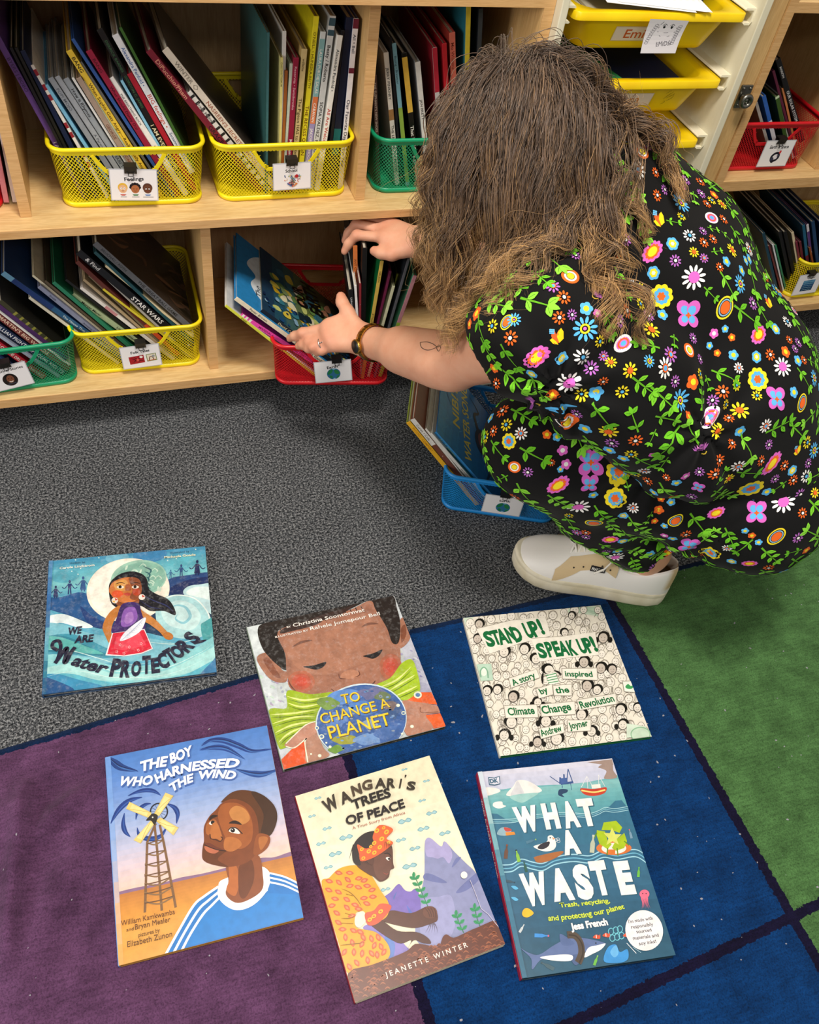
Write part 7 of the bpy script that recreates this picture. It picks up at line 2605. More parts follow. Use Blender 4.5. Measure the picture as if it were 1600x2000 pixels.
def top_fn(p):
    rs = (shoR - shoL) / np.linalg.norm(shoR - shoL)
    pr = []
    for a, b_, ra, rb, wa, wb in ((pel, waist, .124, .108, .045, .042), (waist, chest, .108, .102, .042, .056), (chest, neckB, .102, .072, .056, .048)):
        for s in (-1, 1):
            ax_a = RT if a is pel else (RT + rs) / np.linalg.norm(RT + rs)
            ax_b = (RT + rs) / np.linalg.norm(RT + rs) if b_ is not neckB else rs
            pr.append((lambda p, A=a + ax_a * s * wa, B=b_ + ax_b * s * wb, ra=ra, rb=rb: sd_cone(p, A, B, ra, rb), .06))
    up = V3(0, 0, .010)
    armd = (elbL - shoL) / np.linalg.norm(elbL - shoL)
    pr += chain([neckB + up, shoL + up], [.062, .070], .06)
    pr += chain([neckB + up, shoR + up], [.062, .072], .06)
    pr += chain([shoL + up, shoL + armd * .13], [.072, .070], .05)
    pr += chain([shoL + armd * .03, V3(*AD(1190, 745, 1.13)), V3(*AD(1330, 850, 1.20))], [.066, .075, .09], .06)
    pr += chain([shoR + up, shoR + (elbR - shoR) * .6], [.074, .062], .05)
    d = blend(p, pr)
    n1 = V3(*(RCAM[0])), V3(*(RCAM[1]))
    d = d + crease(p, V3(*AD(1075, 770, 1.08)), n1, .007, .16, 9, .6) + crease(p, V3(*AD(1360, 850, 1.14)), n1, .007, .13, 8, 2.0)
    # open sleeve, hem and neckline
    cutp = shoL + armd * .068
    d = np.where(np.linalg.norm(p - shoL, axis=1) < .2, np.maximum(d, (p - cutp) @ V3(*(armd * .9 + V3(*RCAM[1]) * .25))), d)
    hemn = (pel - waist) / np.linalg.norm(pel - waist)
    d = np.maximum(d, (p - (pel - hemn * .055)) @ hemn)
    return d


# ------------------------------------------------------------------ floral print
def blob(n, f, rot=0.0, sx=1.0, sy=1.0):
    out = []
    c_, s_ = math.cos(rot), math.sin(rot)
    for i in range(n):
        a = 2 * PI * i / n
        r = f(a)
        x, y = r * math.cos(a) * sx, r * math.sin(a) * sy
        out.append((x * c_ - y * s_, x * s_ + y * c_))
    return out


def oval_m(cols, asp=.72, rot=.9, radii=(1, .82, .66, .5, .3)):
    return [(c, blob(20, lambda a: 1, rot, r, r * asp)) for c, r in zip(cols, radii)]


def scal_m(cols, asp=1.0, rot=0.0, n=9, radii=(1, .68, .36)):
    out = []
    for k, (c, r) in enumerate(zip(cols, radii)):
        am = .13 if k < 2 else (.25 if asp == 1 else 0)
        nn = n if k < 2 else 6
        out.append((c, blob(nn * 5, lambda a: 1 - am + am * abs(math.sin(a * nn / 2)) * 1.2, rot, r, r * asp)))
    return out


def daisy_m(col, centre, n=10, asp=1.0, rot=0.0, cin=.40):
    out = []
    for k in range(n):
        a = 2 * PI * k / n + .2
        m_ = .70
        ps = []
        for x, y in blob(9, lambda t: 1, 0, .30, .62 / n * 2.3):
            px, py = m_ + x, y
            qx, qy = px * math.cos(a) - py * math.sin(a), (px * math.sin(a) + py * math.cos(a)) * asp
            ps.append((qx * math.cos(rot) - qy * math.sin(rot), qx * math.sin(rot) + qy * math.cos(rot)))
        out.append((col, ps))
    for c, r in zip(centre, (cin, cin * .62, cin * .34)):
        out.append((c, blob(14, lambda a: 1, rot, r, r * asp)))
    return out


def five_m(col, centre, rot=0):
    return [(col, blob(30, lambda a: .78 + .24 * abs(math.cos(a * 2.5)), rot)), (centre, blob(12, lambda a: .42, 0))]


def fly_m():
    out = []
    for a, L_, w in ((2.2, 1.0, .42), (.95, 1.0, .42), (3.9, .85, .36), (5.5, .85, .36)):
        for c, k in (('#d765c2', 1.0), ('#62b6ea', .62)):
            out.append((c, [(math.cos(a) * (.1 + L_ * k * (.48 + .5 * x)) - math.sin(a) * w * k * y, math.sin(a) * (.1 + L_ * k * (.48 + .5 * x)) + math.cos(a) * w * k * y) for x, y in blob(14, lambda t: 1)]))
    out.append(('#e8641e', blob(16, lambda a: .10 + .10 * abs(math.cos(2 * a)))))
    return out


def tulip_m():
    out = [('#f2642a', [(-.45, .1), (-.1, -.75), (.3, -.6), (.5, -.1), (.25, .7), (0, .2), (-.2, .75), (-.4, .5)]),
           ('#f6d81e', [(.2, .55), (.1, 0), (.35, -.6), (.75, -.2), (.7, .5), (.45, .85)]), ('#f6d81e', [(-.55, -.35), (-.2, -.7), (.3, -.75), (0, -.4), (-.35, -.15)])]
    for k in range(9):
        out.append(('#6cc0ee', [(x * .09 - .55 + .16 * (k % 3), y * .09 + .35 + .16 * (k // 3)) for x, y in blob(7, lambda a: 1)]))
    return out


def thistle_m(rot=0):
    out = []
    for k in range(9):
        a = -1.0 + .25 * k
        c_, s_ = math.cos(a + rot), math.sin(a + rot)
        out.append((('#a85aa8', '#c878b8', '#8a4a94')[k % 3], [(c_ * x - s_ * y, s_ * x + c_ * y) for x, y in ((.1, -.05), (.7, -.07), (1.0, 0), (.7, .07), (.1, .05))]))
    for k in range(6):
        a = 2.4 + .35 * k + rot
        out.append(('#d8b83a', [(.38 * math.cos(a) + .07 * x, .38 * math.sin(a) + .07 * y) for x, y in blob(6, lambda t: 1)]))
    return out


GRN = ('#7fd42e', '#6cc024', '#8cdc3c')


def sprig_m(n=3, rot=0.0, fat=.2, seed=0):
    rnd = random.Random(seed)
    g = GRN[seed % 3]
    out = []
    c_, s_ = math.cos(rot), math.sin(rot)

    def R(pts):
        return [(x * c_ - y * s_, x * s_ + y * c_) for x, y in pts]
    for j in range(4):
        x0, x1 = -1 + .5 * j, -1 + .5 * (j + 1)
        w0, w1 = .075 - .012 * j, .075 - .012 * (j + 1)
        out.append(('#66b022', R([(x0, -w0), (x1, -w1), (x1, w1), (x0, w0)])))
    for k in range(n):
        x = -.55 + 1.35 * k / max(1, n - 1)
        L_ = .52 * (1 - .12 * k)
        for s in (-1, 1):
            a = s * rnd.uniform(.75, 1.1)
            ca, sa = math.cos(a), math.sin(a)
            lf = [(.06, 0), (.35 * L_ / .5, fat * .75), (L_ * 1.15, fat * .45), (L_ * 1.5, 0), (L_ * 1.15, -fat * .5), (.35 * L_ / .5, -fat * .75)]
            lf = cr(lf, 2)
            out.append((g, R([(x + px * ca - py * sa, px * sa + py * ca) for px, py in lf])))
            out.append(('#2f6a12', R([(x + px * ca - py * sa, px * sa + py * ca) for px, py in ((.15, -.012), (L_ * 1.1, -.012), (L_ * 1.1, .012), (.15, .012))])))
    out.append((g, R(cr([(.8, 0), (1.1, fat * .7), (1.45, 0), (1.1, -fat * .7)], 2))))
    return out


OR_, YE, PK, PU, BL_, WH, BK, LB = '#f26a24', '#f8e02a', '#e46ac8', '#b46ac0', '#5ab4ec', '#f8f6f2', '#101012', '#8ab8d8'
KIND = {
    'oy': lambda r: oval_m([YE, BK, LB, BK, OR_], .74, r, (1, .84, .74, .62, .56)),
    'ow': lambda r: oval_m([WH, PK, OR_, PK, BL_], .62, r, (1, .74, .62, .44, .3)),
    'ri': lambda r: oval_m([OR_, WH, BK, YE], .86, r, (1, .70, .48, .42)),
    'sp': lambda r: scal_m([PK, OR_, YE], .60, r, 11, (1, .70, .46)),
    'sy': lambda r: scal_m([YE, BL_, OR_], 1, r, 9),
    'sb': lambda r: scal_m([BL_, YE, '#d8f0e0'], 1, r, 6, (1, .62, .3)),
    'dw': lambda r: daisy_m(WH, [PK], 11, .88, r, .46),
    'dwo': lambda r: daisy_m(WH, [OR_, BL_], 10, 1, r),
    'dwb': lambda r: daisy_m(WH, [BK, BL_], 10, 1, r),
    'db': lambda r: daisy_m(BL_, [YE, BK, PK], 11, 1, r),
    'do': lambda r: daisy_m(OR_, [BK, WH], 9, 1, r),
    'dy': lambda r: daisy_m(YE, [OR_], 9, 1, r),
    'dyb': lambda r: daisy_m(YE, [BK, BL_], 9, 1, r),
    'dp': lambda r: daisy_m(PU, [BK, WH], 10, 1, r),
    'dpo': lambda r: daisy_m(PU, [OR_, BL_], 9, 1, r),
    'fp': lambda r: five_m(PK, WH, r), 'fb': lambda r: five_m(BL_, YE, r), 'fo': lambda r: five_m(OR_, YE, r),
    'fly': lambda r: fly_m(), 'tu': lambda r: tulip_m(), 'th': lambda r: thistle_m(r),
}


class Print:
    """motifs laid on a cloth surface, each in its own tangent plane"""

    def __init__(s, parts):
        s.parts = [(BVHTree.FromPolygons([Vector(v) for v in V.astype(float)], F.tolist()), []) for V, F in parts]
        s.spots = []

    def hit(s, px, py):
        d = Vector(ray(px, py)).normalized()
        best = None
        for i, (b, _) in enumerate(s.parts):
            h = b.ray_cast(Vector(CPOS), d)
            if h[0] is not None and (best is None or h[3] < best[4]):
                best = (i, h[0], h[1], None, h[3])
        return best

    def lay(s, i, P, Nn, motif, size, up=None):
        b, out = s.parts[i]
        T = Vector(RCAM[0]) if up is None else up
        T = (T - Nn * T.dot(Nn)).normalized()
        B = Nn.cross(T)
        # smoothed normal over the motif
        acc = Vector((0, 0, 0))
        for dx, dy in ((0, 0), (.6, 0), (-.6, 0), (0, .6), (0, -.6)):
            q = b.find_nearest(P + (T * dx + B * dy) * size)
            acc += q[1]
        Nn = acc.normalized()
        T = (T - Nn * T.dot(Nn)).normalized()
        B = Nn.cross(T)
        for lay, (c, pts) in enumerate(motif):
            cx = sum(p[0] for p in pts) / len(pts)
            cy = sum(p[1] for p in pts) / len(pts)
            ring = []
            ok = True
            for x, y in [(cx, cy)] + [((x + cx) / 2, (y + cy) / 2) for x, y in pts] + list(pts):
                o_ = P + (T * x + B * y) * size
                h = b.ray_cast(o_ + Nn * .02, -Nn, .045)
                if h[0] is None:
                    h = b.find_nearest(o_)
                if h[0] is None or h[1].dot(Nn) < .05:
                    ok = False
                    break
                ring.append(h[0] + h[1] * (.0005 + .00010 * lay))
            if not ok:
                continue
            n = len(pts)
            F = []
            for k in range(n):
                k2 = (k + 1) % n
                F.append((0, 1 + k, 1 + k2))
                F.append((1 + k, 1 + n + k, 1 + n + k2, 1 + k2))
            if (ring[1 + n] - ring[0]).cross(ring[1 + n + n // 3] - ring[0]).dot(Nn) < 0:
                F = [f[::-1] for f in F]
            out.append((lin(c), [tuple(v) for v in ring], F))

    def at_px(s, px, py, kind, size_px, rot=0.0):
        h = s.hit(px, py)
        if h is None:
            return
        r = size_px * .5 * np.dot(np.array(h[1]) - CPOS, RCAM[2]) / FPX
        s.lay(h[0], h[1], h[2], KIND[kind](rot) if isinstance(kind, str) else kind, r)
        s.spots.append((np.array(h[1]), r * .98))

    def scatter(s, i, VF, n, pick, seed, kk=.72):
        V, F = VF
        rg = np.random.default_rng(seed)
        c = V[F].mean(1)
        for f in rg.permutation(len(F))[:n]:
            P = c[f]
            kind, r = pick(rg)
            if any(np.linalg.norm(P - q) < (r * kk + rr) for q, rr in s.spots):
                continue
            e1, e2 = V[F[f][2]] - V[F[f][0]], V[F[f][3]] - V[F[f][1]]
            nn = np.cross(e1, e2)
            ln = np.linalg.norm(nn)
            if ln < 1e-12:
                continue
            s.lay(i, Vector(P.astype(float)), Vector((nn / ln).astype(float)), kind, r)
            s.spots.append((P, r * kk))


V, F = surface(trousers_fn, (.40, .38, .02), (1.36, 1.20, .62), .0048, 3)
TR_VF = (V, F)
V, F = surface(top_fn, (.36, .48, .18), (1.22, 1.32, .82), .0048, 3)
TOP_VF = (V, F)
pr_ = Print([TOP_VF, TR_VF])
LA = '''742,68,oy,90 810,130,ri,80 790,210,dwo,90 945,205,th,90 875,325,do,58 908,300,dp,52 980,360,db,104 880,430,tu,95 1120,425,ow,100 645,475,oy,118 855,575,sp,126 945,540,sb,62 860,670,sb,62
1020,505,dwb,68 1080,485,dp,46 1125,520,do,52 1040,578,dy,52 1085,605,dpo,48 1040,690,dw,124 490,685,ri,92 412,730,dpo,66 600,775,th,84 765,725,dwo,58 800,740,dy,54 895,775,sy,108 740,840,do,72 800,810,dyb,64 710,885,dp,64
1015,860,fly,140 1180,825,oy,114 440,870,do,62 495,857,dp,54 555,920,db,114 425,955,tu,90 850,925,dy,92 725,985,ow,116 340,1045,sp,134 450,1050,sb,64 318,1120,sb,58 545,1045,dwb,78 635,1040,dpo,52 670,1070,dy,56
1020,1015,ri,80 935,1035,dpo,78 1130,940,fp,46 1180,920,fb,36 1210,958,fo,36 1110,995,fb,36 1145,1028,fo,34 910,1095,dwo,100 755,1105,dy,72 840,1065,db,62 485,1165,dw,118 635,1152,do,52 1330,945,sp,120 1405,920,sb,58 1320,1045,sb,56
1435,1090,dw,104 1325,1145,sy,108 1410,1235,fly,124 1245,720,db,88 1210,570,dy,72 1285,565,dwo,72 1360,690,do,52 1410,750,db,76 1370,800,tu,84 1455,890,dwb,62 1155,645,do,46 1525,1250,oy,92 1230,1170,dyb,58 1170,1200,do,66 1125,1240,dp,58
975,1240,db,104 1245,1285,dy,88 1110,1315,ow,120 1068,265,do,54 1092,238,dyb,46 1072,318,dp,54 1165,365,dy,60 1490,840,ow,74 205,890,oy,74 240,880,db,66 1240,1095,dwo,54 600,600,fp,46 650,575,fb,38 705,597,fo,36 585,645,fb,38 643,668,fo,36
610,850,fp,40 692,765,fp,38 992,285,fp,36 1030,165,dwo,50 830,100,fp,56 1465,970,do,44 1490,1010,dp,44 1530,1060,do,46 1575,1140,db,80 1550,560,dp,50'''
LB_ = '''165,190,dp,62 188,235,do,72 205,297,dyb,62 335,195,th,110 478,285,ri,100 520,245,dp,62 660,325,dy,94 270,335,dwo,62 385,340,fo,42 430,350,fb,42 580,465,fly,150 575,565,fly,96 705,505,sy,112 780,365,do,68 762,425,dyb,62 820,500,dwo,62 215,370,sy,74
455,410,fp,52 470,472,fp,50 240,485,ri,64 435,567,sp,116 690,625,sy,100 770,665,dwo,58 525,660,dw,112 595,735,oy,92 668,808,sp,84 725,700,sb,48 725,815,sb,48 690,885,dw,84 960,725,oy,76 1020,840,fly,108 1115,865,sy,90 1320,690,fly,116
1440,640,dw,112 1295,580,sy,120 1390,470,sp,130 1480,500,sb,54 1240,480,dwo,74 1135,515,do,60 1195,535,dy,60 1410,795,oy,94 1500,410,tu,64 1575,410,db,78 1540,525,dwb,64 1190,845,dwo,50 865,725,fo,34 910,747,fb,34 910,790,fp,38 1005,525,fp,48
1140,690,sp,84 1505,800,dp,58 1210,380,do,48 1085,410,th,84 405,465,do,36 445,495,fb,32 895,625,fo,36 940,642,fb,38 1060,575,fly,70 560,775,do,48 520,775,dpo,50 1290,915,sp,74 1210,905,sb,46 1525,690,do,50 1580,600,dy,50 1300,790,fo,36
1330,820,fb,34 1270,770,fb,34 855,430,fp,34 920,530,do,40 1360,300,dwo,70 1145,325,dy,70'''
rnd = random.Random(5)
for txt, off in ((LA, (900, 240)), (LB_, (900, 700))):
    for tok in txt.split():
        x, y, k, sz = tok.split(',')
        rot = {'oy': .95, 'ow': .7, 'sp': .75, 'dw': .6, 'ri': .5}.get(k, rnd.uniform(0, 6))
        pr_.at_px(float(x) / 2.286 + off[0], float(y) / 2.286 + off[1], k, float(sz) / 2.286, rot)


def pick_sprig(rg):
    return sprig_m(int(rg.integers(2, 4)), rg.uniform(-1.1, -.3) if rg.random() < .75 else rg.uniform(0, 6.28), rg.uniform(.19, .28), int(rg.integers(0, 999))), rg.uniform(.0165, .0235)


def pick_small(rg):
    u = rg.random()
    if u < .6:
        return KIND[('do', 'dyb', 'dp', 'fo', 'fb')[int(rg.integers(0, 5))]](0), rg.uniform(.007, .010)
    return sprig_m(2, rg.uniform(0, 6.28), .22, int(rg.integers(0, 999))), rg.uniform(.009, .013)


for i, VF in enumerate((TOP_VF, TR_VF)):
    pr_.scatter(i, VF, 3600, pick_sprig, 11 + i)
    pr_.scatter(i, VF, 3600, pick_small, 21 + i, .95)


def cloth_mesh(name, VF, decals):
    V, F = VF
    vs, fs = V.tolist(), F.tolist()
    cols = [lin('#0b0b0c')] * len(fs)
    for c, ring, ff in decals:
        o_ = len(vs)
        vs.extend(ring)
        fs.extend([[k + o_ for k in f] for f in ff])
        cols.extend([c] * len(ff))
    me = bpy.data.meshes.new(name)
    me.from_pydata(vs, [], fs)
    cnt = np.array([len(f) for f in fs])
    arr = np.ones((len(me.loops), 4), np.float32)
    arr[:, :3] = np.repeat(np.array(cols, np.float32), cnt, 0)
    ca = me.color_attributes.new('Col', 'FLOAT_COLOR', 'CORNER')
    ca.data.foreach_set('color', arr.ravel())
    me.polygons.foreach_set('use_smooth', np.ones(len(fs), bool))
    me.materials.append(M['cloth'])
    me.update()
    o_ = bpy.data.objects.new(name, me)
    COL.objects.link(o_)
    attach(o_, person)
    return o_


tr_o = cloth_mesh('floral_trousers', TR_VF, pr_.parts[1][1])
top_o = cloth_mesh('floral_top', TOP_VF, pr_.parts[0][1])
# ------------------------------------------------------------------ hair: guides fall from the scalp and rest on head and back
HR = V3(.077, .095, .090)
HC = hp(0, -.008, .018)


def head_push(P, off):
    q = (P - HC) @ HAX.T
    r = HR + off[:, None]
    k = np.linalg.norm(q / r, axis=1)
    inside = k < 1
    q[inside] = q[inside] / k[inside][:, None]
    return HC + q @ HAX


def solid_fn(p):
    return np.minimum(top_fn(p), np.minimum(np.linalg.norm(p - (elbL * .6 + wriL * .4), axis=1) - .03, 9))


rg = np.random.default_rng(42)
G = 700
roots = []
while len(roots) < G:
    v = rg.normal(size=3)
    v /= np.linalg.norm(v)
    if v[2] < -.42 or (v[1] > .62 - .25 * v[2] * 0 and v[2] < .62) or (v[1] > .80):
        continue
    if abs(v[0]) > .86 and abs(v[1]) < .3 and v[2] < -.05:
        continue
    roots.append(v)
roots = np.array(roots, np.float32)
Pg = HC + (roots * HR) @ HAX
Nn = (roots / HR) @ HAX
Nn /= np.linalg.norm(Nn, axis=1)[:, None]
part_x = .012
side = np.where(roots[:, 0] > part_x / .08, 1.0, -1.0)[:, None]
D = Nn * .22 + side * hx * np.where(roots[:, :1] > .2, .12, .70) - hy * .30 * (roots[:, 1] < .1)[:, None] + rg.normal(size=(G, 3)) * .05
D /= np.linalg.norm(D, axis=1)[:, None]
NS = 30
LEN = rg.uniform(.20, .285, G)
layer = rg.uniform(.002, .020, G)
PH = rg.uniform(0, 2 * PI, G)
PH2 = rg.uniform(0, 2 * PI, G)
WL = rg.uniform(.060, .105, G)
AMP = rg.uniform(.4, 1.5, G)
NCL = 110
cl_c = roots[rg.choice(G, NCL, replace=False)]
cl = np.argmin(np.linalg.norm(roots[:, None] - cl_c[None], axis=2), axis=1)
mixn = lambda a, lo_, hi_, n_: rg.uniform(lo_, hi_, NCL)[cl] + rg.normal(size=G) * n_
LEN = mixn(0, .20, .275, .012) * np.where(roots[:, 0] > .35, .60, np.where(roots[:, 0] > .15, .88, 1.12 - .50 * np.clip(roots[:, 1] + .05, 0, .8)))
PH = mixn(0, 0, 2 * PI, .25)
PH2 = mixn(0, 0, 2 * PI, .25)
WL = mixn(0, .065, .115, .003)
AMP = mixn(0, .2, .9, .1)
layer = np.clip(mixn(0, .002, .020, .002), .001, .03)
grav = V3(0, 0, -1)
path = [Pg.copy()]
pos = Pg.copy()
for st in range(NS):
    s = (st + 1) / NS
    ds = (LEN / NS)[:, None]
    g = .14 + .34 * min(1, s * 2.2)
    ax1 = np.cross(D, grav) + 1e-4
    ax1 /= np.linalg.norm(ax1, axis=1)[:, None]
    ax2 = np.cross(D, ax1)
    arc = s * LEN
    w = (AMP * (.10 + .55 * s * s + .15 * s))[:, None]
    D2 = D + grav * g + w * (ax1 * np.cos(2 * PI * arc / WL + PH)[:, None] + .6 * ax2 * np.sin(2 * PI * arc / WL + PH2)[:, None])
    D = D2 / np.linalg.norm(D2, axis=1)[:, None]
    new = pos + D * ds
    new = head_push(new, (layer * min(1, s * 5 + .15)).astype(np.float32)).astype(np.float32)
    if st > 5:
        d0 = solid_fn(new)
        hit = d0 < .008
        if hit.any():
            q = new[hit]
            e = .004
            gr = np.stack([solid_fn(q + V3(*(np.eye(3)[k] * e))) - d0[hit] for k in range(3)], 1) / e
            gr /= np.linalg.norm(gr, axis=1)[:, None] + 1e-6
            new[hit] = q + gr * (.009 + .010 * (layer[hit] / .03) - d0[hit])[:, None]
    D = (new - pos)
    D /= np.linalg.norm(D, axis=1)[:, None] + 1e-9
    pos = new
    path.append(pos.copy())
PG = np.stack(path, 1)              # G, NS+1, 3
mean = np.zeros((NCL, NS + 1, 3))
np.add.at(mean, cl, PG)
mean /= np.maximum(np.bincount(cl, minlength=NCL), 1)[:, None, None]
gath = (.90 * np.clip((np.linspace(0, 1, NS + 1) - .18) / .5, 0, 1) ** .8)[None, :, None]
PG = PG * (1 - gath) + mean[cl] * gath
# waves: every lock swings about its own line, more towards the ends
TG = np.gradient(PG, axis=1)
TG /= np.linalg.norm(TG, axis=2)[..., None] + 1e-9
out_ = PG - HC
e2 = out_ - TG * (out_ * TG).sum(2)[..., None]
e2 /= np.linalg.norm(e2, axis=2)[..., None] + 1e-9
e1 = np.cross(TG, e2)
sq = np.linspace(0, 1, NS + 1)[None, :]
arc = sq * LEN[:, None]
aw = (np.where(roots[:, 0] > .3, .4, 1.0) * rg.uniform(.005, .0135, NCL)[cl] + rg.normal(size=G) * .0008)[:, None] * np.clip((sq - .10) / .55, 0, 1) ** 1.1
PG = PG + (aw * np.cos(2 * PI * arc / WL[:, None] + PH[:, None]))[..., None] * e1 + (aw * .8 * (1 + np.sin(2 * PI * arc / WL[:, None] + PH2[:, None])))[..., None] * e2

# strands: each guide carries a lock, wide at the root and gathered towards the tip
PER = 13
K = NS + 1
tk = np.linspace(0, 1, K)
S_all, C_all, R_all = [], [], []
cr0, cr1, cr2 = [np.array(lin(c)) for c in ('#5f4c3f', '#836548', '#d2a468')]
for k in range(PER):
    u = rg.normal(size=(G, 3))
    sp = (.0085 * (1 - .8 * tk) + .0012)[None, :, None] * u[:, None, :] * rg.uniform(.3, 1.0, (G, 1, 1))
    fr = (rg.normal(size=(G, 1, 3)) * .5) * (.006 * tk ** 2)[None, :, None] * np.sin(tk * rg.uniform(6, 14) + rg.uniform(0, 6))[None, :, None]
    st_ = PG + sp + fr
    # keep roots on the scalp
    st_[:, 0] = head_push(st_[:, 0].astype(np.float32), np.full(G, .001, np.float32))
    cut = rg.uniform(.80, 1.0, G)
    S_all.append(st_)
    hi = np.clip(rg.normal(.0, .16, G) + rg.normal(0, .42, NCL)[cl], -.5, .9)[:, None]
    tt = np.clip(tk[None, :] * 1.15 + hi * .45 - .08, 0, 1)
    c = np.where(tt[..., None] < .5, cr0 + (cr1 - cr0) * (tt[..., None] / .5), cr1 + (cr2 - cr1) * ((tt[..., None] - .5) / .5))
    C_all.append(c * (rg.uniform(.5, 1.35, NCL)[cl] * rg.uniform(.8, 1.15, G))[:, None, None])
    R_all.append(np.full(G, .00042))
# fly-away hairs
fl = rg.integers(0, G, 240)
st_ = PG[fl].copy()
st_ += (rg.normal(size=(240, 1, 3)) * .022) * (tk ** 1.4)[None, :, None] + (rg.normal(size=(240, 1, 3)) * .010) * np.sin(tk * 9 + 1)[None, :, None] * tk[None, :, None]
S_all.append(st_)
C_all.append(np.tile(cr1 + (cr2 - cr1) * .5, (240, K, 1)))
R_all.append(np.full(240, .00018))
S = np.concatenate(S_all).astype(np.float32)
C_ = np.concatenate(C_all)
R = np.concatenate(R_all)
ns = len(S)
T = np.gradient(S, axis=1)
T /= np.linalg.norm(T, axis=2)[..., None] + 1e-9
u = np.cross(T, V3(.3, .5, .81))
u /= np.linalg.norm(u, axis=2)[..., None] + 1e-9
w = np.cross(T, u)
tap = (1 - .75 * tk ** 3)[None, :, None] * R[:, None, None]
rings = np.stack([S + (u * math.cos(a) + w * math.sin(a)) * tap for a in (0, 2 * PI / 3, 4 * PI / 3)], 2)   # ns,K,3sides,3
Vh = rings.reshape(-1, 3)
Ch = np.repeat(C_.reshape(-1, 3), 3, 0)
base_i = (np.arange(ns)[:, None, None] * K + np.arange(K - 1)[None, :, None]) * 3
j0, j1 = np.array([0, 1, 2])[None, None], np.array([1, 2, 0])[None, None]
Fh = np.stack([base_i + j0, base_i + j1, base_i + 3 + j1, base_i + 3 + j0], -1).reshape(-1, 4)
me = bpy.data.meshes.new('hair')
me.vertices.add(len(Vh))
me.vertices.foreach_set('co', Vh.astype(np.float32).ravel())
me.loops.add(Fh.size)
me.loops.foreach_set('vertex_index', Fh.astype(np.int32).ravel())
me.polygons.add(len(Fh))
me.polygons.foreach_set('loop_start', np.arange(0, Fh.size, 4, dtype=np.int32))
me.polygons.foreach_set('use_smooth', np.ones(len(Fh), bool))
me.update(calc_edges=True)
ca = me.color_attributes.new('Col', 'FLOAT_COLOR', 'POINT')
ca.data.foreach_set('color', np.concatenate([Ch, np.ones((len(Ch), 1))], 1).astype(np.float32).ravel())
m = M['hair'] = new_mat('brown_hair', '#5a4636', 0.36, 0, 0.5)
N, L, b = nt(m)
base(m, attr_col(m))
b.inputs['Sheen Weight'].default_value = 0.1
me.materials.append(m)
hair = bpy.data.objects.new('hair', me)
COL.objects.link(hair)
attach(hair, person)
hair['label'] = 'wavy shoulder-length brown hair with lighter ends'
# ------------------------------------------------------------------ sneakers
M['leather'] = new_mat('white_leather', '#e6e0d2', 0.5)
base(M['leather'], attr_col(M['leather']))
add_bump(M['leather'], tex_noise(M['leather'], coords(M['leather'], (1, 1, 1)), 240, 4, .6), 0.12, 0.001)
M['rubber'] = new_mat('cream_rubber', '#e2d9c0', 0.55)
_v = coords(M['rubber'], (1, 1, 1))
base(M['rubber'], ramp(M['rubber'], tex_noise(M['rubber'], _v, 30, 5), [(0.3, '#d6cbac'), (0.6, '#ece4cc')]))
M['lace'] = new_mat('white_lace', '#eeeae2', 0.8)
M['gold'] = new_mat('gold_metal', '#c9a04a', 0.25, 1.0)
M['silver'] = new_mat('silver_metal', '#d8d8d4', 0.2, 1.0)

XS = [0, .004, .012, .03, .06, .10, .14, .18, .21, .24, .262, .276, .284, .287]
HW = [.004, .016, .025, .033, .037, .0375, .040, .045, .0475, .046, .038, .027, .014, .004]


def hw_at(x):
    return float(np.interp(x, XS, HW))


TX_ = [.0, .02, .05, .08, .10, .112, .13, .15, .18, .21, .24, .262, .276, .287]
TZ_ = [.074, .076, .066, .060, .063, .072, .086, .083, .070, .060, .053, .047, .040, .030]


def side_y(x, z):
    w = hw_at(x) * .985
    g = float(np.interp(x, [0, .012, .03, .06, .085, .105, .118, .13], [0, .014, .025, .028, .027, .022, .012, 0]))
    h = float(np.interp(x, TX_, TZ_))
    a = math.asin(min(1, max(0, (z - .026) / (h - .026))) ** (1 / .85))
    return g + (w - g) * math.cos(a) ** .75


